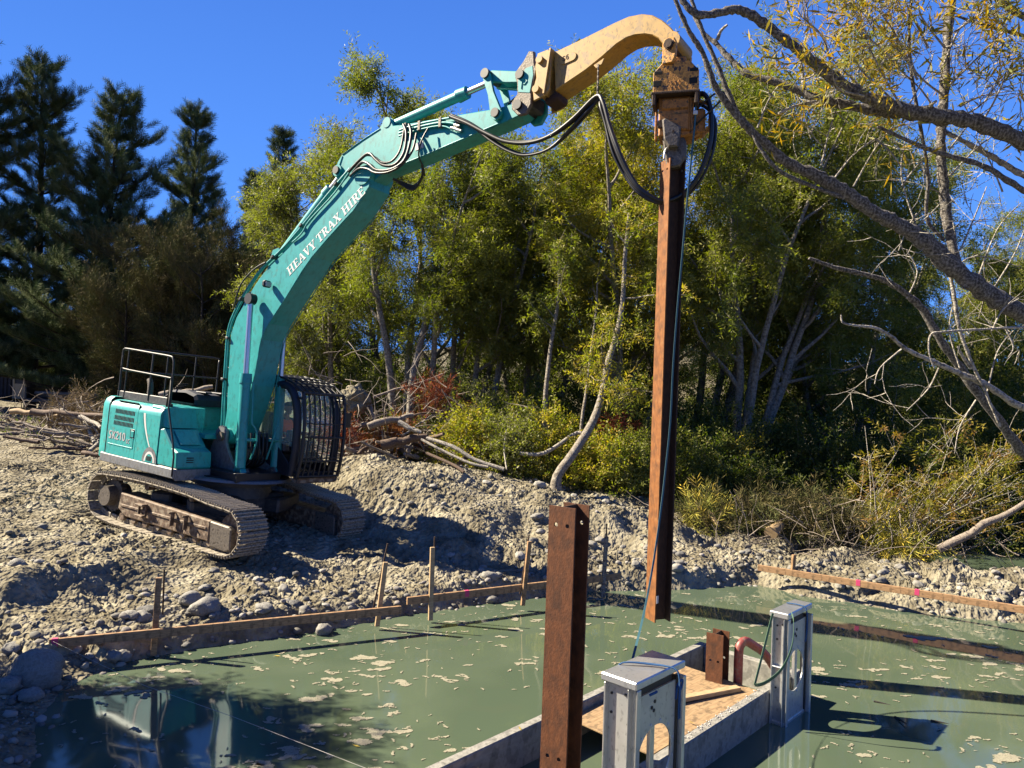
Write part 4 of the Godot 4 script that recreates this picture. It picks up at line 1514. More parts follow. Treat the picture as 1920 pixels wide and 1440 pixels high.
func undercarriage(X: Node3D, xf: Transform3D) -> void:
	var fr := Geo.new()
	fr.box(Vector3(-.1, .62, 0), Vector3(1.5, .34, 1.5), .05)
	for s in [-1.0, 1.0]:
		for e in [-1.0, 1.0]:
			var b := Basis(Vector3.UP, -e * s * .42)
			fr.box(Vector3(-.1 + e * .62, .58, s * .72), Vector3(.42, .30, 1.0), .04, b)
	fr.cyl(Vector3(0, .72, 0), Vector3(0, 1.0, 0), .72, .68, 32)
	put("centre_frame", fr, M.dark_grey, X, xf)
	var ring := Geo.new()
	ring.cyl(Vector3(0, .95, 0), Vector3(0, 1.12, 0), .80, .80, 40)
	put("slew_ring", ring, M.black, X, xf)
	# the path of the chain
	var path := []
	var rear := Vector2(-1.90, .47)
	var front := Vector2(1.70, .41)
	var rs := .40
	var ri := .365
	for i in 13:
		var a := lerpf(PI * .5, PI * 1.5, i / 12.0)
		path.append(rear + Vector2(cos(a), sin(a)) * rs)
	path.append(Vector2(-1.45, .035)); path.append(Vector2(0, .03)); path.append(Vector2(1.3, .03))
	for i in 13:
		var a := lerpf(-PI * .5, PI * .5, i / 12.0)
		path.append(front + Vector2(cos(a), sin(a)) * ri)
	path.append(Vector2(1.2, .80)); path.append(Vector2(.65, .865)); path.append(Vector2(0, .895)); path.append(Vector2(-.6, .905)); path.append(Vector2(-1.3, .90))
	path.append(path[0])
	var total := 0.0
	for i in path.size() - 1:
		total += (path[i] as Vector2).distance_to(path[i + 1])
	var shoe_g := Geo.new()
	var pitch := total / 49.0
	shoe_g.box(Vector3(0, .012, 0), Vector3(pitch * .97, .024, .60), .006)
	for k in [-.36, 0.0, .36]:
		shoe_g.box(Vector3(k * pitch, .042, 0), Vector3(.024, .044, .596), .008)
	shoe_g.box(Vector3(0, -.045, .10), Vector3(pitch * .9, .09, .035), .01)
	shoe_g.box(Vector3(0, -.045, -.10), Vector3(pitch * .9, .09, .035), .01)
	var shoe := shoe_g.done()
	var frame_m: Material = M.track_frame
	for s in [1.0, -1.0]:
		var tr := Node3D.new()
		tr.name = "track"
		tr.transform = xf * Transform3D(Basis(), Vector3(0, 0, 1.195 * s))
		X.add_child(tr, true)
		var at := 0.0
		var seg := 0
		var seg0 := 0.0
		for k in 49:
			at = (k + .5) * pitch
			while seg < path.size() - 2 and at > seg0 + (path[seg] as Vector2).distance_to(path[seg + 1]):
				seg0 += (path[seg] as Vector2).distance_to(path[seg + 1])
				seg += 1
			var a: Vector2 = path[seg]
			var b: Vector2 = path[seg + 1]
			var dir := (b - a).normalized()
			var p := a + dir * (at - seg0)
			var out := Vector3(dir.y, -dir.x, 0)
			var ex := Vector3(dir.x, dir.y, 0)
			put("track_shoe", shoe, M.track, tr, Transform3D(Basis(ex, out, ex.cross(out)), Vector3(p.x, p.y, 0)))
		# frame with its box, cover and steps
		var f := Geo.new()
		f.prism(V2s([-1.45, .30, -1.40, .60, 1.22, .52, 1.22, .16, -1.2, .18]), -.20, .20, .02)
		f.box(Vector3(-.1, .38, s * .205), Vector3(2.5, .05, .03), .01)
		put("track_frame", f, frame_m, tr)
		var c := Geo.new()
		c.prism(V2s([1.235, .52, 1.72, .50, 1.78, .46, 1.80, .12, 1.66, .075, 1.27, .10]), -.215, .215, .02)
		put("idler_guard", c, M.steel_dull, tr)
		var sp := Geo.new()
		var teeth := []
		for k in 44:
			var ang := TAU * k / 44.0
			var rr := .335 if k % 2 == 0 else .30
			teeth.append(rear + Vector2(cos(ang), sin(ang)) * rr)
		sp.prism(teeth, -.05, .05, .008)
		sp.cyl(Vector3(rear.x, rear.y, -.22), Vector3(rear.x, rear.y, .22), .21, .19, 24)
		put("sprocket", sp, M.steel_dull, tr)
		var idl := Geo.new()
		idl.cyl(Vector3(front.x, front.y, -.12), Vector3(front.x, front.y, .12), .30, .30, 28)
		put("idler", idl, M.track_frame, tr)
		for k in 8:
			var r := Geo.new()
			var x := lerpf(-1.35, 1.2, k / 7.0)
			r.cyl(Vector3(x, .155, -.17), Vector3(x, .155, .17), .075, .075, 14)
			put("roller", r, M.track_frame, tr)
		for x in [-.75, .55]:
			var r := Geo.new()
			r.cyl(Vector3(x, .80, -.12), Vector3(x, .80, .12), .065, .065, 14)
			put("carrier_roller", r, M.track_frame, tr)
		for x in [-.62, .28, .66]:
			var st := Geo.new()
			var w := .22 if x < 0 else .03
			st.box(Vector3(x, .50, s * .27), Vector3(w, .035, .13), .008)
			if w > .1:
				st.box(Vector3(x - .1, .40, s * .24), Vector3(.03, .2, .05), .008)
				st.box(Vector3(x + .1, .40, s * .24), Vector3(.03, .2, .05), .008)
				st.box(Vector3(x, .30, s * .27), Vector3(w, .035, .10), .008)
			else:
				st.box(Vector3(x, .38, s * .26), Vector3(.035, .22, .08), .008)
			put("step", st, M.track_frame, tr)


func house(X: Node3D) -> void:
	var deck := Geo.new()
	deck.prism(V2s([-2.45, -1.33, .18, -1.33, .30, -.35, .9, -.35, .9, .62, .14, .66, .14, 1.33, -2.45, 1.33]), 1.08, 1.24, .01, Transform3D(Basis(Vector3(1, 0, 0), Vector3(0, 0, 1), Vector3(0, 1, 0)), Vector3.ZERO))
	put("deck_frame", deck, M.black, X)
	var sk := Geo.new()
	sk.box(Vector3(-1.13, 1.145, 1.345), Vector3(2.56, .17, .05), .012)
	sk.box(Vector3(.155, 1.13, .99), Vector3(.04, .20, .72), .012)
	put("skirt", sk, M.grey_paint, X)
	# counterweight: rounded tail
	var cw := Geo.new()
	var out := []
	for i in 25:
		var a := lerpf(-PI * .5, PI * .5, i / 24.0)
		var zz := 1.33 * sin(a)
		var xx := -2.33 - .62 * pow(absf(cos(a)), .55)
		out.append(Vector2(xx, zz))
	var rings := []
	for q in [[1.08, .90], [1.14, .985], [1.30, 1.0], [2.02, 1.0], [2.18, .985], [2.28, .93], [2.335, .80]]:
		var ring := []
		for p: Vector2 in out:
			ring.append(Vector3(-2.28 + (p.x + 2.28) * q[1], q[0], p.y * (1.0 if q[1] > .95 else lerpf(1.0, q[1], .35))))
		rings.append(ring)
	cw.smooth(true)
	for j in rings.size() - 1:
		for i in 24:
			cw.face([rings[j][i], rings[j][i + 1], rings[j + 1][i + 1], rings[j + 1][i]], (rings[j][i] as Vector3) + Vector3(1.6, -1.6, 0))
	cw.smooth(false)
	for j in [0, rings.size() - 1]:
		for i in 24:
			cw.face([Vector3(-2.28, rings[j][0].y, 0), rings[j][i], rings[j][i + 1]], Vector3.UP * (1 if j else -1))
	put("counterweight", cw, M.teal_light, X)
	var seam := Geo.new()
	seam.box(Vector3(-2.285, 1.72, 1.30), Vector3(.035, 1.02, .07), .005)
	put("seam", seam, M.black, X)
	# right side cover with rounded shoulder
	var prof := []   # (z, y) across the machine
	for i in 7:
		var a := lerpf(0, PI * .5, i / 6.0)
		prof.append(Vector2(1.17 + .175 * cos(a), 2.12 + .17 * sin(a)))
	var side := func(x0: float, x1: float, grow: float) -> Geo:
		var g := Geo.new()
		var ring0 := [Vector3(x0, 1.235, 1.345 + grow)]
		var ring1 := [Vector3(x1, 1.235, 1.345 + grow)]
		for p: Vector2 in prof:
			ring0.append(Vector3(x0, p.y + grow, p.x + grow)); ring1.append(Vector3(x1, p.y + grow, p.x + grow))
		ring0.append(Vector3(x0, 2.30 + grow, .45)); ring1.append(Vector3(x1, 2.30 + grow, .45))
		ring0.append(Vector3(x0, 1.235, .45)); ring1.append(Vector3(x1, 1.235, .45))
		var n: int = ring0.size()
		g.smooth(true)
		for i in n - 1:
			if i == 0 or i >= n - 3:
				g.smooth(false)
			else:
				g.smooth(true)
			g.face([ring0[i], ring0[i + 1], ring1[i + 1], ring1[i]], Vector3(0, (ring0[i].y + ring0[i + 1].y) * .5 - 1.8, (ring0[i].z + ring0[i + 1].z) * .5 - .9))
		g.smooth(false)
		for i in range(1, n - 1):
			g.face([ring0[0], ring0[i], ring0[i + 1]], Vector3(-1, 0, 0))
			g.face([ring1[0], ring1[i], ring1[i + 1]], Vector3(1, 0, 0))
		return g
	var door: MeshInstance3D = put("engine_door", side.call(-2.26, -1.25, 0.0), M.teal_light, X)
	var panel: MeshInstance3D = put("side_panel", side.call(-1.238, -.50, 0.0), M.teal_light, X)
	var gap := Geo.new()
	gap.box(Vector3(-1.244, 1.75, 1.322), Vector3(.02, 1.0, .03))
	put("seam", gap, M.black, X)
	# louvres: four rows of slanted slots
	for row in 4:
		for k in 15:
			var v := Geo.new()
			var x := -2.02 + k * .047 - row * .012
			if row == 0:
				v.box(Vector3(x, 2.252, 1.268), Vector3(.023, .018, .10), .003, Basis(Vector3.RIGHT, -.72))
			else:
				var y: float = [0, 2.08, 1.955, 1.85][row]
				v.box(Vector3(x, y, 1.343), Vector3(.023, .085, .016), .004, Basis(Vector3(0, 0, 1), -.08))
			put("vent_slot", v, M.hole_dark, door)
	var lock := Geo.new()
	lock.box(Vector3(-1.37, 1.70, 1.345), Vector3(.15, .17, .012), .004)
	put("latch_recess", lock, M.black, door)
	var lk := Geo.new()
	lk.box(Vector3(-1.36, 1.695, 1.353), Vector3(.10, .12, .012), .004)
	put("latch", lk, M.teal, door)
	var line := Geo.new()
	line.box(Vector3(-1.76, 1.425, 1.347), Vector3(.88, .022, .010), .003)
	line.box(Vector3(-1.325, 1.52, 1.347), Vector3(.022, .2, .010), .003)
	put("pressed_line", line, M.teal, door)
	lettering("letters", "SK210", "Droid Sans", true, .215, M.silver_print, door, Transform3D(Basis(), Vector3(-2.20, 1.475, 1.349)))
	lettering("letters", "LC", "Droid Sans", true, .11, M.silver_print, door, Transform3D(Basis(), Vector3(-1.56, 1.475, 1.349)))
	# the painted swoosh on the second panel: two curved bands
	for q in [[.0, .035, M.white_print], [-.10, .06, M.teal]]:
		var sw := Geo.new()
		var prev := Vector3.ZERO
		for i in 13:
			var f := i / 12.0
			var x: float = -1.02 + q[0] + .03 * sin(f * PI) + .42 * f * f
			var p := Vector3(x, 2.13 - f * .78, 1.349)
			if i:
				var w: float = q[1] * lerpf(1.0, .35, f)
				sw.smooth(false)
				sw.face([prev + Vector3(-w, 0, 0), prev + Vector3(w, 0, 0), p + Vector3(w, 0, 0), p + Vector3(-w, 0, 0)], Vector3(0, 0, 1))
			prev = p
		put("swoosh_stripe", sw, q[2], panel)
	for q in [[.24, .17, M.grey_paint], [.17, .13, M.white_print], [.12, .0, M.teal_light]]:
		var rg := Geo.new()
		for i in 16:
			var a := PI * i / 16.0
			var b := PI * (i + 1) / 16.0
			var c := Vector3(-.72, 1.25, 1.350 + (.002 if q[0] < .13 else 0.0))
			rg.smooth(false)
			rg.face([c + Vector3(cos(a), sin(a) * 1.15, 0) * q[0], c + Vector3(cos(b), sin(b) * 1.15, 0) * q[0], c + Vector3(cos(b), sin(b) * 1.15, 0) * q[1], c + Vector3(cos(a), sin(a) * 1.15, 0) * q[1]], Vector3(0, 0, 1))
		put("badge_ring", rg, q[2], panel)
	var gr := Geo.new()
	for i in 4:
		gr.box(Vector3(-.79 + i * .045, 1.315, 1.354), Vector3(.024, .085, .008), .002)
	put("badge_slots", gr, M.hole_dark, panel)
	# fuel tank block with slanted front
	var tank := Geo.new()
	tank.prism(V2s([-.495, 1.90, -.36, 1.925, -.50, 2.27, -.62, 2.30, -.9, 2.30, -.9, 1.90]), .62, 1.30, .03)
	put("fuel_tank", tank, M.teal, X)
	var capg := Geo.new()
	capg.cyl(Vector3(-.62, 2.29, 1.12), Vector3(-.62, 2.35, 1.12), .06, .06, 16)
	put("filler_cap", capg, M.black, X)
	# tool box with sloping stepped top
	var tb := Geo.new()
	tb.prism(V2s([-.49, 1.235, -.49, 1.90, -.38, 1.91, -.05, 1.60, .12, 1.535, .15, 1.27, .13, 1.235]), .63, 1.335, .025)
	var tbox := put("tool_box", tb, M.teal, X)
	var tread := Geo.new()
	tread.box(Vector3(-.20, 1.77, .96), Vector3(.36, .03, .40), .01, Basis(Vector3(0, 0, 1), -.75))
	put("step_recess", tread, M.teal_light, tbox)
	for i in 3:
		var v := Geo.new()
		v.box(Vector3(.146, 1.355 + i * .04, 1.08), Vector3(.012, .016, .14), .003)
		put("vent_slot", v, M.hole_dark, tbox)
	# the middle of the hood and the engine cover
	var hd := Geo.new()
	hd.prism(V2s([-2.3, 1.235, -2.3, 2.30, -1.05, 2.30, -.98, 1.95, -.98, 1.235]), -1.30, .52, .03)
	hd.prism(V2s([-.99, 1.86, -.10, 1.84, -.10, 1.76, -.99, 1.76]), -.28, .66, .01)
	put("hood", hd, M.teal, X)
	var ec := Geo.new()
	ec.prism(V2s([-2.2, 2.31, -2.15, 2.36, -1.75, 2.58, -1.25, 2.60, -.95, 2.54, -.88, 2.44, -.9, 2.31]), -1.0, .42, .05)
	var ecm := put("engine_cover", ec, M.container_blue, X)
	for i in 7:
		var v := Geo.new()
		v.box(Vector3(-1.95 + i * .07, 2.49 + i * .036, .30), Vector3(.03, .02, .18), .004, Basis(Vector3(0, 0, 1), .5))
		put("vent_slot", v, M.hole_dark, ecm)
	for z in [-.2, .15]:
		var v := Geo.new()
		v.box(Vector3(-1.05, 2.585, z), Vector3(.34, .03, .16), .01)
		put("cover_ridge", v, M.navy, ecm)
	var ex := Geo.new()
	ex.tube(V3s([-1.95, 2.30, .75, -1.95, 2.55, .75, -1.97, 2.66, .75, -2.03, 2.73, .74]), .055, 12)
	put("exhaust_pipe", ex, M.steel_dull, X)
	# walkway rail board and handrails
	var wb := Geo.new()
	wb.box(Vector3(-1.63, 2.375, 1.06), Vector3(1.85, .16, .05), .012)
	put("kick_board", wb, M.dark_grey, X)
	var rail := func(pts: Array, r := .02) -> void:
		var g := Geo.new()
		g.tube(smooth_path(pts, 3) if pts.size() > 2 else pts, r, 8)
		put("handrail", g, M.black, X)
	rail.call(V3s([-2.50, 2.35, 1.08, -2.50, 2.9, 1.08, -2.50, 3.22, 1.08, -2.46, 3.29, 1.08, -2.30, 3.30, 1.08, -1.4, 3.26, 1.08, -.86, 3.235, 1.08, -.74, 3.20, 1.08, -.69, 3.06, 1.08, -.68, 2.7, 1.08, -.66, 2.32, 1.08]))
	rail.call(V3s([-2.46, 3.16, 1.10, -2.46, 2.98, 1.10, -2.38, 2.90, 1.10, -1.5, 2.86, 1.10, -.70, 2.83, 1.10]), .017)
	rail.call(V3s([-1.42, 2.34, 1.08, -1.40, 3.26, 1.08]))
	rail.call(V3s([-2.30, 2.34, 1.08, -2.28, 3.29, 1.08]), .015)
	rail.call(V3s([-2.52, 3.28, 1.05, -2.52, 3.31, .5, -2.52, 3.31, -.6, -2.52, 3.30, -1.08, -2.52, 3.2, -1.12, -2.52, 2.34, -1.12]))
	rail.call(V3s([-2.52, 2.86, 1.05, -2.52, 2.86, -1.12]), .016)
	for z in [.1, -.55]:
		rail.call(V3s([-2.52, 2.34, z, -2.52, 3.31, z]), .017)
	rail.call(V3s([-2.35, 2.30, -1.2, -2.35, 3.05, -1.2, -2.30, 3.12, -1.2, -2.1, 3.12, -1.2, -2.05, 3.0, -1.2, -2.05, 2.3, -1.2]), .017)
	# the mirror stay at the front corner
	var stay := Geo.new()
	stay.tube(V3s([-.52, 2.30, 1.24, -.36, 2.80, 1.30, -.30, 2.30, 1.33, .0, 1.70, 1.36, .10, 1.45, 1.375, .10, 1.10, 1.375]), .017, 7)
	put("mirror_stay", stay, M.black, X)
	# boom foot brackets
	for z in [.36, -.36]:
		var br := Geo.new()
		br.prism(V2s([-.34, 1.14, -.34, 1.42, -.26, 1.66, -.18, 1.92, -.08, 2.02, .06, 2.02, .14, 1.94, .16, 1.72, .26, 1.56, .42, 1.38, .56, 1.33, .70, 1.34, .79, 1.26, .79, 1.12, .70, 1.07, .3, 1.07]), z - .03, z + .03, .008)
		var brm := put("boom_bracket", br, M.grey_paint, X)
		var pin := Geo.new()
		pin.cyl(Vector3(.02, 1.83, z - .06), Vector3(.02, 1.83, z + .09), .085, .085, 20)
		pin.cyl(Vector3(.68, 1.22, z - .12), Vector3(.68, 1.22, z + .10), .075, .075, 20)
		put("pin", pin, M.steel_dull, brm)
	var fl := Geo.new()
	fl.cyl(Vector3(.1, 1.06, 0), Vector3(.1, 1.10, 0), 1.0, .96, 44)
	put("base_flange", fl, M.grey_paint, X)
	# beacon
	var bk := Geo.new()
	bk.cyl(Vector3(-.02, 3.10, -.6), Vector3(-.02, 3.16, -.6), .05, .05, 14)
	bk.cyl(Vector3(-.02, 3.16, -.6), Vector3(-.02, 3.27, -.6), .055, .045, 14)
	put("beacon", bk, M.lamp_amber, X)


func cab(X: Node3D) -> void:
	var zi := -.36     # inner face
	var zo := -1.33    # outer face
	var c := Node3D.new()
	c.name = "cab"
	X.add_child(c, true)
	var low := Geo.new()
	low.prism(V2s([-.55, 1.20, -.55, 1.95, -.2, 1.95, .1, 1.86, .62, 1.80, 1.10, 1.42, 1.16, 1.20]), zi - .03, zi, .008)
	low.prism(V2s([-.55, 1.20, -.55, 1.72, .62, 1.70, 1.16, 1.36, 1.18, 1.20]), zo, zo + .03, .008)
	low.box(Vector3(.30, 1.225, (zi + zo) * .5), Vector3(1.74, .06, zi - zo - .02), .01)
	low.box(Vector3(-.56, 1.75, (zi + zo) * .5), Vector3(.05, 1.1, zi - zo), .01)
	put("lower_shell", low, M.navy, c)
	var fp := Geo.new()
	for z in [zi, zo]:
		fp.tube(smooth_path([Vector3(1.18, 1.22, z), Vector3(1.24, 1.7, z), Vector3(1.22, 2.2, z), Vector3(1.12, 2.62, z), Vector3(.92, 2.86, z), Vector3(.6, 2.92, z), Vector3(-.5, 2.90, z)], 4), .075, 8)
		fp.tube([Vector3(-.52, 1.2, z), Vector3(-.52, 2.9, z)], .05, 8)
	fp.tube([Vector3(.18, 1.75, zo), Vector3(.18, 2.9, zo)], .035, 8)
	fp.tube([Vector3(-.52, 2.88, zi), Vector3(-.52, 2.88, zo)], .045, 8)
	fp.tube([Vector3(.93, 2.86, zi), Vector3(.93, 2.86, zo)], .045, 8)
	put("pillar_frame", fp, M.navy, c)
	var roof := Geo.new()
	roof.prism(V2s([-.58, 2.88, -.54, 2.97, -.4, 3.0, .5, 3.0, .86, 2.93, .96, 2.86, .9, 2.84]), zo - .02, zi + .02, .02)
	put("roof", roof, M.black, c)
	for q in [[V2s([-.48, 1.97, -.48, 2.86, .62, 2.88, .90, 2.82, 1.08, 2.6, 1.17, 2.2, 1.18, 1.75, .62, 1.82, .1, 1.88]), zi - .018, zi - .012], [V2s([-.48, 1.74, -.48, 2.86, .62, 2.88, .9, 2.82, 1.08, 2.6, 1.17, 2.2, 1.18, 1.4, .62, 1.72]), zo + .012, zo + .018]]:
		var gl := Geo.new()
		gl.prism(q[0], q[1], q[2])
		put("window", gl, M.glass, c)
	var ws := Geo.new()
	ws.smooth(true)
	var col := [Vector2(1.19, 1.45), Vector2(1.24, 1.7), Vector2(1.22, 2.2), Vector2(1.12, 2.62), Vector2(.95, 2.84)]
	for i in 4:
		ws.face([Vector3(col[i].x, col[i].y, zi - .06), Vector3(col[i + 1].x, col[i + 1].y, zi - .06), Vector3(col[i + 1].x, col[i + 1].y, zo + .06), Vector3(col[i].x, col[i].y, zo + .06)], Vector3.RIGHT)
	put("windscreen", ws, M.glass, c)
	# front guard: bars standing before the windscreen
	var gy := [1.22, 1.5, 1.8, 2.1, 2.4, 2.62, 2.80]
	var gx := [1.36, 1.41, 1.43, 1.43, 1.40, 1.36, 1.30]
	var guard := Node3D.new()
	guard.name = "front_guard"
	X.add_child(guard, true)
	for k in 9:
		var z := lerpf(zi + .0, zo - .04, k / 8.0)
		var g := Geo.new()
		var pts := []
		for i in 7:
			pts.append(Vector3(gx[i], gy[i], z))
		g.tube(pts, .030 if k in [0, 8] else .0155, 6, true, 1.3)
		put("guard_bar", g, M.black, guard)
	for q in [[1.36, 1.22, .028], [1.41, 1.52, .022], [1.415, 1.58, .016], [1.43, 1.98, .024], [1.42, 2.24, .010], [1.30, 2.80, .03], [1.36, 1.30, .012]]:
		var g := Geo.new()
		g.tube([Vector3(q[0], q[1], zi + .01), Vector3(q[0], q[1], zo - .05)], q[2], 6)
		put("guard_rail", g, M.black, guard)
	for z in [zi, zo]:
		for y in [1.3, 2.7]:
			var g := Geo.new()
			g.tube([Vector3(1.16, y, z), Vector3(1.38, y, z)], .022, 6)
			put("guard_mount", g, M.black, guard)
	# top guard: sloping slatted visor
	var visor := Node3D.new()
	visor.name = "top_guard"
	X.add_child(visor, true)
	for k in 8:
		var z := lerpf(zi + .02, zo - .02, k / 7.0)
		var g := Geo.new()
		g.tube([Vector3(.10, 3.09, z), Vector3(.7, 3.05, z), Vector3(1.02, 2.97, z), Vector3(1.30, 2.82, z)], .024 if k in [0, 7] else .015, 6)
		put("visor_bar", g, M.black, visor)
	for q in [[.10, 3.10], [.3, 3.085], [.5, 3.07], [.7, 3.06], [.88, 3.02], [1.04, 2.97], [1.30, 2.82]]:
		var g := Geo.new()
		g.box(Vector3(q[0], q[1], (zi + zo) * .5), Vector3(.045, .018, zi - zo + .04), .005, Basis(Vector3(0, 0, 1), -.35))
		put("visor_slat", g, M.black, visor)
	for z in [zi, zo]:
		for x in [.15, .75]:
			var g := Geo.new()
			g.tube([Vector3(x, 2.96, z), Vector3(x, 3.06, z)], .02, 6)
			put("visor_mount", g, M.black, visor)
	var light := Geo.new()
	light.box(Vector3(-.15, 3.04, -.55), Vector3(.22, .08, .16), .02)
	put("roof_hatch", light, M.silver_print, c)
	# seat, console and levers
	var seat := Geo.new()
	seat.box(Vector3(0.350, 1.62, -.85), Vector3(.50, .14, .50), .05)
	seat.box(Vector3(0.110, 1.98, -.85), Vector3(.14, .66, .48), .05, Basis(Vector3(0, 0, 1), .12))
	seat.box(Vector3(0.330, 1.42, -.85), Vector3(.36, .34, .36), .03)
	put("seat", seat, M.black, c)
	var box := Geo.new()
	box.box(Vector3(0.510, 1.72, -.54), Vector3(.56, .22, .16), .04)
	box.box(Vector3(0.510, 1.72, -1.17), Vector3(.56, .22, .16), .04)
	put("console", box, M.dark_grey, c)
	for z in [-.56, -1.15]:
		var lv := Geo.new()
		lv.tube(V3s([.71, 1.80, z, .75, 1.93, z, .74, 1.99, z]), [.022, .018, .03], 8)
		put("joystick", lv, M.black, c)
	var mon := Geo.new()
	mon.box(Vector3(.92, 1.95, -.46), Vector3(.04, .22, .16), .015)
	put("monitor", mon, M.black, c)
	var tray := Geo.new()
	tray.box(Vector3(1.25, 1.145, (zi + zo) * .5 - .05), Vector3(.16, .12, .95), .015)
	put("front_bumper", tray, M.track_frame, c)
	var mir := Geo.new()
	mir.tube([Vector3(1.2, 2.2, zo), Vector3(1.3, 2.25, zo - .18)], .012, 6)
	mir.box(Vector3(1.3, 2.32, zo - .22), Vector3(.05, .30, .18), .02)
	put("side_mirror", mir, M.black, c)


func boom(X: Node3D) -> void:
	var b := Geo.new()
	var poly := V2s([-.06, 1.72, .10, 1.70, .24, 1.90, .44, 2.40, .58, 2.85, .64, 3.30, .70, 3.72, .86, 4.02, 1.29, 4.55, 1.85, 5.25, 2.80, 6.05, 3.10, 6.42, 3.10, 6.66, 2.98, 6.82, 2.78, 6.84, 2.62, 6.70, 2.05, 6.20, 1.18, 5.44, .55, 4.98, .12, 4.50, -.14, 4.10, -.25, 3.80, -.20, 3.0, -.12, 2.3, -.14, 1.85])
	b.prism(poly, -.25, .25, .012)
	var bm := put("boom", b, M.teal, X)
	# edge flanges of the box section
	for z in [.262, -.262]:
		var fl := Geo.new()
		var low := smooth_path([Vector3(.44, 2.40, z), Vector3(.60, 2.85, z), Vector3(.66, 3.30, z), Vector3(.71, 3.72, z), Vector3(.87, 4.01, z), Vector3(1.30, 4.54, z), Vector3(1.86, 5.24, z), Vector3(2.80, 6.04, z)], 3)
		fl.tube(low, .012, 4)
		put("edge_weld", fl, M.teal, bm)
	var foot := Geo.new()
	foot.cyl(Vector3(.02, 1.83, -.31), Vector3(.02, 1.83, .31), .15, .15, 24)
	foot.cyl(Vector3(2.93, 6.66, -.27), Vector3(2.93, 6.66, .27), .20, .20, 24)
	put("pin_boss", foot, M.teal, bm)
	# lifting cylinders
	for z in [.40, -.40]:
		var foot_p := Vector3(.68, 1.22, z)
		var head := Vector3(.46, 4.45, z)
		var dir := (head - foot_p).normalized()
		var tube_g := Geo.new()
		tube_g.cyl(foot_p + dir * .10, foot_p + dir * 1.66, .098, .098, 22)
		tube_g.cyl(foot_p + dir * 1.66, foot_p + dir * 1.84, .115, .108, 22)
		tube_g.cyl(foot_p + dir * .60, foot_p + dir * .64, .106, .106, 22)
		tube_g.cyl(foot_p - Vector3(0, 0, .06), foot_p + Vector3(0, 0, .06), .12, .12, 18)
		var cylm := put("lift_cylinder", tube_g, M.teal, X)
		var rod := Geo.new()
		rod.cyl(foot_p + dir * 1.84, head, .052, .052, 18)
		put("piston_rod", rod, M.chrome, cylm)
		var eye := Geo.new()
		eye.cyl(head - Vector3(0, 0, .07), head + Vector3(0, 0, .07), .105, .105, 18)
		put("rod_eye", eye, M.black, cylm)
		var pipe := Geo.new()
		var s := 1.0 if z > 0 else -1.0
		pipe.tube(smooth_path([foot_p + dir * 1.70 + Vector3(.10, 0, -s * .09), foot_p + dir * 1.3 + Vector3(.12, 0, -s * .10), foot_p + dir * .95 + Vector3(.13, 0, -s * .10), foot_p + dir * .85 + Vector3(.16, 0, -s * .16), foot_p + dir * .62 + Vector3(.15, 0, -s * .22), foot_p + dir * .25 + Vector3(.0, 0, -s * .22)], 3), .018, 6)
		pipe.box(foot_p + dir * .62 + Vector3(.08, 0, -s * .14), Vector3(.06, .05, .22), .01)
		put("cylinder_pipe", pipe, M.teal, cylm)
	# the crowd cylinder along the boom's back
	var c0 := Vector3(.72, 5.36, 0)
	var c1 := Vector3(2.13, 6.80, 0)
	var cd := (c1 - c0).normalized()
	var cg := Geo.new()
	cg.cyl(c0 + cd * .08, c0 + cd * 1.50, .10, .10, 22)
	cg.cyl(c0 + cd * 1.50, c0 + cd * 1.66, .118, .11, 22)
	cg.prism(V2s([.50, 5.00, .62, 5.42, .78, 5.46, 1.02, 5.28]), -.16, -.12, .005)
	cg.prism(V2s([.50, 5.00, .62, 5.42, .78, 5.46, 1.02, 5.28]), .12, .16, .005)
	var cm := put("crowd_cylinder", cg, M.teal, X)
	var cr := Geo.new()
	cr.cyl(c0 + cd * 1.66, c1, .055, .055, 18)
	put("piston_rod", cr, M.chrome, cm)
	# lettering along the side
	var dir2 := Vector3(1.39, 1.13, 0).normalized()
	var up2 := Vector3(-dir2.y, dir2.x, 0)
	lettering("letters", "HEAVY TRAX HIRE", "Droid Serif", true, .235, M.white_print, bm, Transform3D(Basis(dir2, up2, Vector3(0, 0, 1)), Vector3(1.33, 4.86, .253)))
	# work lamp on the boom's side
	var wl := Geo.new()
	wl.box(Vector3(.82, 4.74, .36), Vector3(.10, .13, .17), .03)
	var wlm := put("work_lamp", wl, M.black, X)
	var wg := Geo.new()
	wg.box(Vector3(.875, 4.735, .36), Vector3(.02, .09, .13), .008)
	put("lamp_lens", wg, M.lamp_glass, wlm)


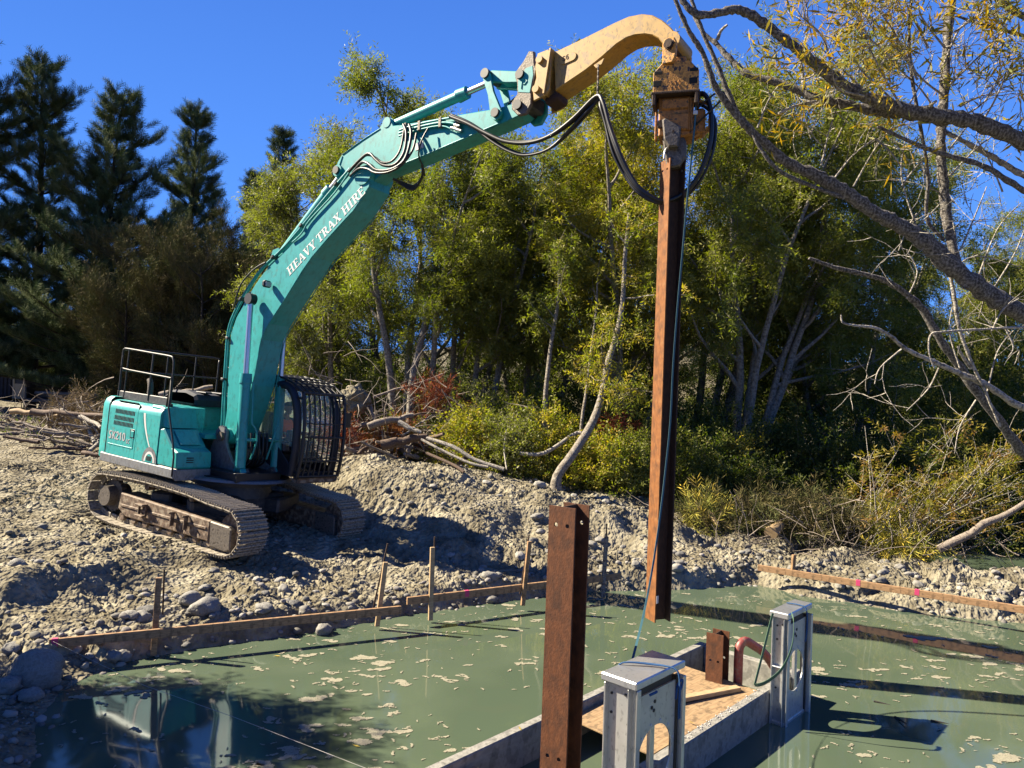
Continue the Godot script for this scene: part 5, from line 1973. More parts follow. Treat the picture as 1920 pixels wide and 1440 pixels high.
func arm(X: Node3D) -> void:
	var a := Geo.new()
	a.prism(V2s([2.12, 6.70, 2.20, 6.64, 2.42, 6.72, 2.95, 6.60, 3.06, 6.52, 3.30, 6.66, 4.11, 6.84, 5.67, 7.22, 5.98, 7.30, 6.06, 7.36, 6.04, 7.46, 5.92, 7.51, 5.55, 7.47, 4.42, 7.46, 3.60, 7.45, 3.42, 7.46, 3.32, 7.60, 3.20, 7.60, 3.10, 7.46, 2.72, 7.30, 2.24, 7.09, 2.14, 6.95]), -.16, .16, .012)
	var am := put("arm", a, M.teal, X)
	var ribs := Geo.new()
	ribs.tube(V3s([2.26, 7.075, .163, 2.72, 7.285, .163, 3.12, 7.44, .163]), .012, 4)
	ribs.tube(V3s([3.30, 6.68, .163, 4.11, 6.86, .163, 5.67, 7.24, .163]), .013, 4)
	ribs.tube(V3s([2.26, 7.05, .163, 2.2, 6.85, .163, 2.22, 6.72, .163]), .012, 4)
	put("edge_weld", ribs, M.teal, am)
	var boss := Geo.new()
	boss.cyl(Vector3(2.20, 6.79, -.20), Vector3(2.20, 6.79, .20), .105, .105, 20)
	boss.cyl(Vector3(3.26, 7.53, -.17), Vector3(3.26, 7.53, .17), .09, .09, 20)
	boss.cyl(Vector3(5.61, 7.36, -.24), Vector3(5.61, 7.36, .24), .10, .10, 20)
	put("pin_boss", boss, M.teal, am)
	var pins := Geo.new()
	pins.cyl(Vector3(2.20, 6.79, -.24), Vector3(2.20, 6.79, .24), .07, .07, 18)
	pins.cyl(Vector3(5.61, 7.36, -.28), Vector3(5.61, 7.36, .28), .07, .07, 18)
	put("pin", pins, M.dark_grey, am)
	# bucket cylinder
	var b0 := Vector3(3.26, 7.53, 0)
	var b1 := Vector3(5.34, 8.00, 0)
	var d := (b1 - b0).normalized()
	var g := Geo.new()
	g.cyl(b0 + d * .06, b0 + d * 1.42, .085, .085, 22)
	g.cyl(b0 + d * 1.42, b0 + d * 1.60, .108, .098, 22)
	g.cyl(b0 - Vector3(0, 0, .09), b0 + Vector3(0, 0, .09), .10, .10, 18)
	var bm := put("bucket_cylinder", g, M.teal, X)
	var rod := Geo.new()
	rod.cyl(b0 + d * 1.60, b1, .05, .05, 18)
	put("piston_rod", rod, M.chrome, bm)
	# linkage
	for z in [.22, -.22]:
		var l := Geo.new()
		var w := Vector2(5.61, 7.36) - Vector2(5.34, 8.0)
		var n := Vector2(-w.y, w.x).normalized()
		var p := []
		for q in [[0.0, .07], [.5, .055], [1.0, .10], [1.0, -.10], [.5, -.055], [0.0, -.07]]:
			p.append(Vector2(5.34, 8.0) + w * q[0] + n * q[1])
		l.prism(p, z - .025, z + .025, .006)
		put("idler_link", l, M.teal, X)
	var h := Geo.new()
	h.prism(V2s([5.30, 8.07, 5.40, 8.08, 5.92, 7.98, 6.04, 7.90, 6.0, 7.80, 5.70, 7.84, 5.30, 7.92]), -.17, -.10, .01)
	h.prism(V2s([5.30, 8.07, 5.40, 8.08, 5.92, 7.98, 6.04, 7.90, 6.0, 7.80, 5.70, 7.84, 5.30, 7.92]), .10, .17, .01)
	h.box(Vector3(5.68, 7.94, 0), Vector3(.30, .10, .22), .02)
	var hm := put("bucket_link", h, M.teal, X)
	var pn := Geo.new()
	pn.cyl(Vector3(5.34, 8.0, -.28), Vector3(5.34, 8.0, .28), .075, .075, 18)
	pn.cyl(Vector3(5.98, 7.88, -.26), Vector3(5.98, 7.88, .26), .06, .06, 18)
	put("pin", pn, M.dark_grey, hm)
	# quick hitch
	for z in [.21, -.21]:
		var q := Geo.new()
		q.prism(V2s([6.10, 8.22, 6.19, 8.20, 6.22, 8.02, 6.27, 7.92, 6.24, 7.72, 6.22, 7.60, 6.24, 7.42, 6.16, 7.28, 6.02, 7.27, 5.90, 7.38, 5.88, 7.48, 5.97, 7.60, 5.95, 7.76, 5.90, 7.86, 5.93, 7.98, 6.02, 8.08]), z - .035, z + .035, .012)
		var qm := put("hitch_plate", q, M.steel_dull if z > 0 else M.teal, X)
		if z > 0:
			var face := Geo.new()
			face.prism(V2s([5.99, 7.62, 6.20, 7.58, 6.23, 7.84, 6.20, 7.98, 6.08, 7.96, 5.97, 7.80]), z + .035, z + .041, .002)
			put("painted_face", face, M.teal, qm)
			var mark := Geo.new()
			mark.tube(V3s([6.045, 7.66, .256, 6.045, 7.76, .256, 6.07, 7.80, .256, 6.11, 7.80, .256, 6.13, 7.76, .256, 6.10, 7.72, .256, 6.07, 7.72, .256]), .007, 5)
			put("cast_mark", mark, M.teal_light, qm)
	var hc := Geo.new()
	hc.box(Vector3(6.10, 7.50, 0), Vector3(.22, .22, .36), .03); hc.box(Vector3(6.12, 7.95, 0), Vector3(.16, .3, .36), .03)
	put("hitch_body", hc, M.dark_grey, X)
	var hp := Geo.new()
	hp.cyl(Vector3(6.02, 7.42, -.27), Vector3(6.02, 7.42, .29), .07, .07, 18)
	hp.cyl(Vector3(6.00, 7.88, -.27), Vector3(6.00, 7.88, .29), .07, .07, 18)
	put("pin", hp, M.black, X)
	var st := Geo.new()
	st.box(Vector3(4.06, 7.05, .163), Vector3(.17, .12, .006), .001, Basis(Vector3(0, 0, 1), .23))
	put("sticker", st, M.white_print, am)


func plumbing(X: Node3D) -> void:
	var hose := func(called: String, pts: Array, r: float, m: Material, k := 4) -> void:
		var g := Geo.new()
		g.tube(smooth_path(pts, k), r, 7)
		put(called, g, m, X)
	# steel pipes climbing the boom's back, with clamps
	for i in 4:
		var o := Vector3(0, 0, .26 - i * .07)
		var k := .035 * (i % 2)
		hose.call("boom_pipe", [Vector3(-.20, 1.95, 0) + o, Vector3(-.26 - k, 2.6, 0) + o, Vector3(-.32 - k, 3.4, 0) + o, Vector3(-.33 - k, 3.85, 0) + o, Vector3(-.20 - k, 4.20, 0) + o, Vector3(.10 - k, 4.64, 0) + o, Vector3(.50 - k, 5.06 + k, 0) + o, Vector3(1.12, 5.48 + k, 0) + o, Vector3(1.98, 6.24 + k, 0) + o, Vector3(2.6, 6.78 + k, 0) + o], .021, M.teal, 3)
	for q in [[-.30, 2.9, 0.0], [-.30, 3.7, 0.0], [-.02, 4.47, .9], [.80, 5.26, .66], [1.5, 5.82, .72], [2.3, 6.52, .72]]:
		var g := Geo.new()
		g.box(Vector3(q[0], q[1], .16), Vector3(.08, .05, .30), .01, Basis(Vector3(0, 0, 1), q[2]))
		put("pipe_clamp", g, M.dark_grey, X)
	hose.call("boom_pipe", V3s([1.30, 5.52, .27, 1.55, 5.68, .28, 1.72, 5.90, .28, 2.3, 6.36, .28, 2.75, 6.84, .29]), .016, M.teal_light, 4)
	hose.call("boom_hose", V3s([-.18, 4.3, .29, .0, 4.72, .33, .3, 5.02, .30, .62, 5.16, .29]), .016, M.rubber)
	# rubber hoses looping round the elbow
	hose.call("elbow_hose", V3s([2.62, 6.70, .30, 2.93, 6.86, .36, 3.17, 6.93, .40, 3.37, 6.80, .42, 3.56, 6.69, .42, 3.80, 6.69, .40, 3.93, 6.89, .36, 3.88, 7.22, .30, 3.75, 7.40, .26]), .026, M.rubber)
	hose.call("elbow_hose", V3s([2.70, 6.68, .28, 3.0, 6.80, .38, 3.22, 6.74, .43, 3.45, 6.61, .45, 3.76, 6.60, .44, 4.0, 6.72, .42, 4.05, 6.97, .38, 3.98, 7.23, .30, 3.88, 7.38, .26]), .026, M.rubber)
	hose.call("elbow_hose", V3s([2.66, 6.62, .30, 2.95, 6.70, .38, 3.2, 6.66, .42, 3.42, 6.57, .45, 3.72, 6.55, .46, 3.96, 6.66, .42, 4.12, 6.9, .37, 4.1, 7.2, .30]), .020, M.rubber)
	hose.call("elbow_hose", V3s([2.75, 6.78, .30, 3.05, 6.92, .36, 3.3, 6.86, .39, 3.5, 6.75, .40, 3.7, 6.76, .38, 3.82, 6.95, .34, 3.80, 7.3, .28]), .020, M.rubber)
	hose.call("elbow_hose", V3s([4.28, 7.28, .24, 4.22, 7.05, .30, 4.16, 6.85, .26, 4.13, 6.72, .1, 4.05, 6.62, -.05]), .014, M.rubber)
	for k in 3:
		hose.call("elbow_hose", V3s([3.40, 6.60, .02 - k * .06, 3.52, 6.56 - k * .02, -.10, 3.75, 6.50 - k * .03, -.14, 3.95, 6.62, -.10, 4.0, 6.80, -.02]), .022, M.rubber)
	# pipes along the arm
	for i in 3:
		var yy := 7.36 - i * .05
		hose.call("arm_pipe", [Vector3(3.62, yy - .02, .20), Vector3(3.98, yy + .03, .205), Vector3(4.5, yy + .05, .205), Vector3(4.78, yy + .05 - i * .05, .205)], .020 if i < 2 else .014, M.teal_light, 3)
	for x in [3.75, 4.06, 4.5, 4.86]:
		var g := Geo.new()
		g.box(Vector3(x, 7.36 - (.08 if x > 4.8 else 0.0), .20), Vector3(.07, .17, .06), .012, Basis(Vector3(0, 0, 1), .1))
		put("pipe_clamp", g, M.steel_dull, X)
	for q in [[4.80, 7.24], [4.90, 7.20], [4.86, 7.28]]:
		var g := Geo.new()
		g.cyl(Vector3(q[0] - .05, q[1], .22), Vector3(q[0] + .07, q[1] - .03, .23), .028, .022, 10)
		put("hose_fitting", g, M.chrome, X)
	# small hose over the linkage
	hose.call("link_hose", V3s([5.45, 7.5, -.1, 5.6, 7.75, -.2, 5.8, 7.80, -.2, 6.0, 7.7, -.18]), .016, M.rubber)
	# swing motor and valve hoses between the boom cylinders
	var mt := Geo.new()
	mt.cyl(Vector3(.18, 1.10, -.05), Vector3(.18, 1.62, -.05), .16, .13, 18)
	mt.box(Vector3(-.2, 1.35, .0), Vector3(.5, .4, .5), .04)
	put("swing_motor", mt, M.steel_dull, X)
	for k in 6:
		var z := -.22 + k * .09
		hose.call("valve_hose", [Vector3(.55, 1.95, z), Vector3(.62, 1.62, z + .02), Vector3(.50, 1.36, z), Vector3(.25, 1.24, z * .6)], .022, M.rubber)


# ------------------------------------------------------------------ jib, pile driver, hanging pile
# a plate from x0 to x1 and z0 to z1 (its own axes) with round holes all on one row
func holed_plate(g: Geo, x0: float, x1: float, z0: float, z1: float, t0: float, t1: float, row: float, holes: Array, r: float, xf: Transform3D) -> void:
	var hh := r * 2.0
	var q := xf * Transform3D(Basis(Vector3(1, 0, 0), Vector3(0, 0, 1), Vector3(0, -1, 0)), Vector3.ZERO)   # plate axes: x, up, thickness
	if row - hh > z0:
		g.prism([Vector2(x0, z0), Vector2(x1, z0), Vector2(x1, row - hh), Vector2(x0, row - hh)], -t0, -t1, 0.0, q)
	if row + hh < z1:
		g.prism([Vector2(x0, row + hh), Vector2(x1, row + hh), Vector2(x1, z1), Vector2(x0, z1)], -t0, -t1, 0.0, q)
	for i in holes.size():
		var a: float = x0 if i == 0 else (holes[i - 1] + holes[i]) * .5
		var b: float = x1 if i == holes.size() - 1 else (holes[i] + holes[i + 1]) * .5
		var outer := []
		var inner := []
		var cs := [Vector2(a, row - hh), Vector2(b, row - hh), Vector2(b, row + hh), Vector2(a, row + hh)]
		for k in 4:
			for j in 4:
				var p: Vector2 = (cs[k] as Vector2).lerp(cs[(k + 1) % 4], j / 4.0)
				outer.append(p)
				inner.append(Vector2(holes[i], row) + (p - Vector2(holes[i], row)).normalized() * r)
		g.plate_ring(outer, inner, -t0, -t1, q)


# a steel H section standing upright: x across the flange, y along the web away from us, z up
func h_section(b: float, length: float, tf: float, tw: float, holes_at: float, xf: Transform3D, low_holes := -1.0) -> Array:
	var h := b
	var flange := Geo.new()
	holed_plate(flange, -b * .5, b * .5, length * .5, length, -h * .5, -h * .5 + tf, holes_at, [-b * .22, b * .22], .019 * minf(1.0, b / .25), xf)
	holed_plate(flange, -b * .5, b * .5, 0, length * .5, -h * .5, -h * .5 + tf, low_holes if low_holes > 0.0 else length * .25, [-b * .22, b * .22] if low_holes > 0.0 else [0.0], .019 if low_holes > 0.0 else .0008, xf)
	var back := Geo.new()
	holed_plate(back, -b * .5, b * .5, 0, length, h * .5 - tf, h * .5, holes_at, [-b * .22, b * .22], .019 * minf(1.0, b / .25), xf)
	var web := Geo.new()
	web.prism([Vector2(-tw * .5, -h * .5 + tf), Vector2(tw * .5, -h * .5 + tf), Vector2(tw * .5, h * .5 - tf), Vector2(-tw * .5, h * .5 - tf)], 0, length, 0, xf)
	return [flange, back, web]


func upright(n: Vector3) -> Basis:   # flange facing N (horizontal)
	n = Vector3(n.x, 0, n.z).normalized()
	var y := -n
	var z := Vector3.UP
	return Basis(y.cross(z), y, z)


func build_pile_gear() -> void:
	# the yellow goose neck
	var off := Vector3(6.20, 7.60, 0)
	var jm := MX * Transform3D(Basis(), off)
	var J := thing("lifting_jib", "mustard yellow goose neck lifting jib pinned to the excavator's arm", "jib", jm.origin, "", jm.basis)
	var sh := Transform3D(Basis(), -off)
	var g := Geo.new()
	var pol := V2s([6.50, 8.15, 7.02, 8.28, 7.45, 8.40, 7.66, 8.445, 7.86, 8.44, 8.02, 8.39, 8.17, 8.29, 8.30, 8.17, 8.39, 8.06, 8.42, 7.98, 8.40, 7.91, 8.34, 7.86, 8.27, 7.87, 8.22, 7.95, 8.14, 8.05, 8.05, 8.11, 7.93, 8.15, 7.78, 8.165, 7.66, 8.15, 7.52, 8.09, 7.30, 7.94, 7.07, 7.80, 6.60, 7.58])
	g.prism(pol, -.19, .19, .012, sh)
	var jb := put("neck", g, M.jib_yellow, J)
	var pl := Geo.new()
	pl.prism(V2s([6.28, 8.14, 6.46, 8.17, 6.52, 8.10, 6.55, 7.58, 6.50, 7.50, 6.30, 7.44, 6.26, 7.60, 6.30, 7.78, 6.26, 7.95]), -.27, -.23, .008, sh)
	pl.prism(V2s([6.28, 8.14, 6.46, 8.17, 6.52, 8.10, 6.55, 7.58, 6.50, 7.50, 6.30, 7.44, 6.26, 7.60, 6.30, 7.78, 6.26, 7.95]), .23, .27, .008, sh)
	pl.box(Vector3(6.49, 7.84, 0) - off, Vector3(.035, .66, .60), .006, Basis(Vector3(0, 0, 1), -.06))
	put("mounting_bracket", pl, M.jib_yellow, J)
	for q in [[6.34, 8.03], [6.33, 7.60]]:
		var p := Geo.new()
		p.cyl(Vector3(q[0], q[1], -.30) - off, Vector3(q[0], q[1], .31) - off, .055, .055, 20)
		put("pin", p, M.jib_yellow, J)
	var un := Geo.new()
	un.box(Vector3(6.52, 7.50, 0) - off, Vector3(.24, .12, .30), .03, Basis(Vector3(0, 0, 1), .3))
	put("hook_block", un, M.rust_dark, J)
	# raised number plate
	var np := Geo.new()
	var rp := []
	for i in 24:
		var a := TAU * i / 24.0
		var c := Vector2(6.84 if cos(a) > 0 else 6.70, 8.03 if cos(a) > 0 else 7.995)
		rp.append(c + Vector2(cos(a), sin(a)) * .062)
	np.prism(rp, .188, .205, .004, sh)
	var npm := put("number_plate", np, M.jib_yellow, J)
	lettering("letters", "S6", "Droid Sans", true, .10, M.rust_dark, npm, Transform3D(Basis(Vector3(0, 0, 1), .22), Vector3(6.69, 7.955, .206) - off))
	var tip := Geo.new()
	tip.cyl(Vector3(8.34, 7.98, -.24) - off, Vector3(8.34, 7.98, .22) - off, .115, .115, 26)
	put("tip_boss", tip, M.jib_yellow, J)
	var lug := Geo.new()
	lug.prism(V2s([7.20, 7.84, 7.36, 7.92, 7.33, 7.84, 7.25, 7.79]), .19, .205, .003, sh)
	put("lifting_lug", lug, M.jib_yellow, J)
	var ch := Geo.new()
	for i in 12:
		var p := Vector3(7.28 + .003 * i, 7.82 - .038 * i, .21) - off
		ch.box(p, Vector3(.012 if i % 2 else .024, .045, .024 if i % 2 else .012), .004)
	tag(put("chain", ch, M.steel_dull, null, jm), "short chain hanging from the jib's lug and holding up the hoses", "chain")

	# ---- the vibrating pile driver
	var face_n := Vector3(-.26, 0, .966).normalized()
	var hx := Vector3.UP.cross(face_n).normalized()
	var top := MX * Vector3(8.35, 7.90, 0.0)
	var hb := Basis(hx, Vector3.UP, face_n)
	var base := Vector3(top.x, 6.75, top.z)
	var P := thing("vibrating_pile_driver", "scratched orange vibrating pile driver hanging from the yellow jib", "pile driver", base, "", hb)
	var t := top.y - base.y
	var y1 := Geo.new()
	for z in [.27, -.25]:
		y1.prism(V2s([-.09, t - .24, -.095, t + .02, -.065, t + .08, 0, t + .10, .065, t + .08, .095, t + .02, .09, t - .16, .05, t - .24]), z - .03, z + .03, .01)
	put("clevis", y1, M.orange, P, Transform3D(Basis(Vector3.UP, -.33), Vector3.ZERO))
	var pin := Geo.new()
	pin.cyl(Vector3(0, t, -.32), Vector3(0, t, .34), .05, .05, 22)
	pin.cyl(Vector3(0, t, .30), Vector3(0, t, .33), .066, .066, 22)
	put("pin", pin, M.rust_dark, P, Transform3D(Basis(Vector3.UP, -.33), Vector3.ZERO))
	var neck := Geo.new()
	neck.cyl(Vector3(.03, t - .10, -.10), Vector3(.02, 1.10, -.02), .10, .13, 20)
	neck.box(Vector3(.01, 1.16, .02), Vector3(.22, .14, .30), .02)
	put("swivel", neck, M.orange_dark, P)
	# suppressor housing with slots
	var h := Geo.new()
	var oct := V2s([-.285, .74, -.285, 1.00, -.275, 1.02, -.17, 1.13, .17, 1.13, .27, 1.02, .285, .96, .285, .74])
	h.prism(oct, -.22, .20, .02)
	var hm := put("suppressor_housing", h, M.orange, P)
	var fp := Geo.new()
	fp.prism(V2s([-.29, .73, -.29, 1.0, -.17, 1.135, .17, 1.135, .29, 1.0, .29, .73]), .205, .235, .006)
	put("front_plate", fp, M.orange, hm)
	for q in [[-.225, 1.0, .11, .05], [.225, 1.01, .11, .05], [-.235, .86, .11, .085], [.22, .87, .11, .085]]:
		var s := Geo.new()
		s.box(Vector3(q[0], q[1], .225), Vector3(q[2], q[3], .03), .008)
		put("slot", s, M.hole_dark, hm)
	for k in 6:
		var s := Geo.new()
		s.box(Vector3(-.06 + (k % 3) * .055, .86 - .07 * (k / 3), .236), Vector3(.018, .055, .012), .004, Basis(Vector3(0, 0, 1), .6))
		put("cast_rib", s, M.orange_dark, hm)
	var shelf := Geo.new()
	shelf.box(Vector3(0, .715, .02), Vector3(.62, .035, .56), .008)
	shelf.box(Vector3(-.27, .63, .10), Vector3(.05, .15, .40), .01); shelf.box(Vector3(.27, .63, .10), Vector3(.05, .15, .40), .01)
	put("shelf_plate", shelf, M.rust_dark, P)
	var body := Geo.new()
	body.prism(V2s([-.21, .20, -.22, .70, .22, .70, .23, .20, .12, .17, -.10, .17]), -.22, .17, .02)
	body.box(Vector3(0, .60, .17), Vector3(.36, .14, .06), .015)
	body.box(Vector3(.06, .36, .18), Vector3(.26, .22, .05), .015)
	for i in 4:
		body.box(Vector3(.17 + i * .02, .45, .19), Vector3(.012, .42, .04), .004)
	put("gear_case", body, M.orange_dark, P)
	var sd := Geo.new()
	sd.box(Vector3(-.25, .42, .05), Vector3(.03, .50, .10), .008)
	for z in [-.02, -.15]:
		var bar := Geo.new()
		bar.tube(V3s([.24, .22, z, .44, .34, z, .44, .62, z, .30, .70, z]), .022, 7)
		put("guard_bar", bar, M.orange, P)
	var hgd := Geo.new()
	hgd.box(Vector3(.30, .42, -.1), Vector3(.16, .34, .24), .03)
	put("hose_guard", hgd, M.orange_dark, P)
	put("side_plate", sd, M.orange_dark, P)
	var jaw := Geo.new()
	jaw.prism(V2s([-.16, .38, -.12, .40, .08, .28, .08, .20, .05, .02, -.07, .02, -.13, .12]), .13, .26, .02)
	jaw.prism(V2s([-.16, .20, -.13, .0, -.10, -.18, -.04, -.22, .08, -.20, .15, -.08, .15, .12, .10, .22]), -.10, .14, .02)
	put("clamp_jaw", jaw, M.steel_dull, P)
	var jb2 := Geo.new()
	jb2.cyl(Vector3(-.18, .34, .02), Vector3(-.18, .34, .22), .05, .05, 14)
	jb2.cyl(Vector3(-.01, .22, .255), Vector3(-.01, .22, .268), .014, .014, 10)
	put("bolt", jb2, M.rust_dark, P)
	# hydraulic hoses: from the arm, slung under the jib, round to the driver
	var hs := func(pts: Array, r: float) -> void:
		var hg := Geo.new()
		hg.tube(smooth_path(pts, 5), r, 8)
		put("hydraulic_hose", hg, M.rubber, P, Transform3D(hb, base).affine_inverse() * MX)
	var tie := Vector3(7.31, 7.36, .21)
	for k in 2:
		var z := .24 + k * .04
		hs.call([Vector3(4.75, 7.43 - k * .03, z), Vector3(5.11, 7.27 - k * .02, z), Vector3(5.50, 7.05, z), Vector3(5.89, 6.90 - k * .02, z), Vector3(6.31, 6.85 - k * .03, z), Vector3(6.67, 6.91 - k * .02, z), Vector3(7.01, 7.09, z), tie + Vector3(0, .01 * k, .03 * k), Vector3(7.45, 7.24 + .02 * k, z), Vector3(7.56 + .03 * k, 6.92, z), Vector3(7.71 + .04 * k, 6.59, z), Vector3(7.88 + .03 * k, 6.28, .2), Vector3(8.07, 6.05 + .02 * k, .15), Vector3(8.33, 5.92, .02), Vector3(8.55, 6.02, -.12 - .05 * k), Vector3(8.74, 6.27, -.16), Vector3(8.85, 6.65, -.16 - .03 * k), Vector3(8.85, 7.0, -.16), Vector3(8.78, 7.26, -.16), Vector3(8.68, 7.38, -.16 - .04 * k), Vector3(8.55, 7.34, -.16)], .030)
	for k in 2:
		var z := .20 + k * .05
		hs.call([Vector3(4.78, 7.38, z), Vector3(5.15, 7.23, z), Vector3(5.59, 6.96 - .03 * k, z), Vector3(5.96, 6.76 - .03 * k, z), Vector3(6.27, 6.68 - .03 * k, z), Vector3(6.64, 6.74 - .03 * k, z), Vector3(6.95, 6.95, z), Vector3(7.19, 7.17, z), tie + Vector3(.02, -.02, -.03 * k), Vector3(7.40, 7.22, z), Vector3(7.50, 6.95 + .03 * k, z), Vector3(7.66, 6.56, z), Vector3(7.86, 6.25 - .03 * k, .18), Vector3(8.07, 6.02 - .03 * k, .15), Vector3(8.33, 5.89, 0.0), Vector3(8.60, 6.04, -.20), Vector3(8.79, 6.30, -.22), Vector3(8.89, 6.65, -.22), Vector3(8.87, 7.02, -.22), Vector3(8.70, 7.22, -.2), Vector3(8.56, 7.22, -.16)], .020)
	hs.call(V3s([8.62, 6.9, -.1, 8.95, 7.2, -.1, 9.0, 7.32, -.12, 8.85, 7.33, -.14, 8.6, 7.12, -.12]), .013)
	hs.call(V3s([8.40, 6.75, -.1, 8.52, 6.60, -.14, 8.50, 6.45, -.1, 8.40, 6.38, 0]), .016)

	# ---- the pile it holds
	var pn := Vector3(-.937, 0, .35)
	var pb := upright(pn)
	var pbase := Vector3(2.02, .585, -9.93)
	var pile := thing("steel_pile", "long rusty steel H pile hanging upright over the pond", "steel pile", pbase, "", Basis(Vector3(0, 0, 1), -.003))
	var sec: Array = h_section(.238, 6.06, .016, .012, 5.93, Transform3D(pb, Vector3.ZERO))
	tag(put("flange", sec[0], M.rust_pale, pile), "rust flange with sunlight put into its paler colour", "")
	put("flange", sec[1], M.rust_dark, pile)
	put("web", sec[2], M.rust_dark, pile)  # back flange and web: their shade is painted in as darker rust
	var stk := Geo.new()
	stk.box(Vector3(0, 0, 0), Vector3(.05, .10, .003))
	put("label_sticker", stk, M.white_print, pile, Transform3D(Basis(Vector3.UP, .83), pb * Vector3(.05, -.09, .30) + pb.x * .07))
	var shk := Geo.new()
	shk.tube(smooth_path(V3s([-.10, 6.06, .06, -.09, 6.16, .05, -.04, 6.22, .03, .02, 6.14, .02, .03, 6.0, .02]), 4), .015, 7)
	tag(put("shackle", shk, M.galv, null, Transform3D(Basis(), pbase + Vector3(-.02, 0, .04))), "bright steel shackle between the pile's top and the clamp", "shackle")

	# ---- ratchet strap running down the pile to the gate frame
	var sg := Geo.new()
	var path := []
	for q in [[1306, 182, 9.72], [1303, 230, 9.70], [1297, 290, 9.68], [1289, 370, 9.6], [1280, 470, 9.55], [1270, 580, 9.5], [1262, 690, 9.45], [1257, 790, 9.4], [1248, 880, 9.3], [1240, 950, 9.1], [1229, 1030, 8.7], [1219, 1090, 8.2], [1205, 1160, 7.4], [1182, 1252, 6.15]]:
		path.append(spot(q[0], q[1], q[2]))
	var sp := smooth_path(path, 3)
	sg.strap(sp, Vector3(.62, 0, -.75).normalized() * .021, Vector3(.75, 0, .62).normalized() * .002)
	tag(put("ratchet_strap", sg, M.strap_teal), "long teal lifting strap running down the hanging pile to the near gate frame", "strap")
	var bk := Geo.new()
	bk.box(spot(1304, 211, 9.66), Vector3(.055, .05, .03), .006)
	tag(put("strap_buckle", bk, M.white_print), "white stitched band on the strap beside the pile driver", "buckle")


# ------------------------------------------------------------------ the concrete tank, gates and beams
var TB := Basis(Vector3(.68, 0, -.733).normalized(), Vector3.UP, Vector3(.733, 0, .68).normalized())


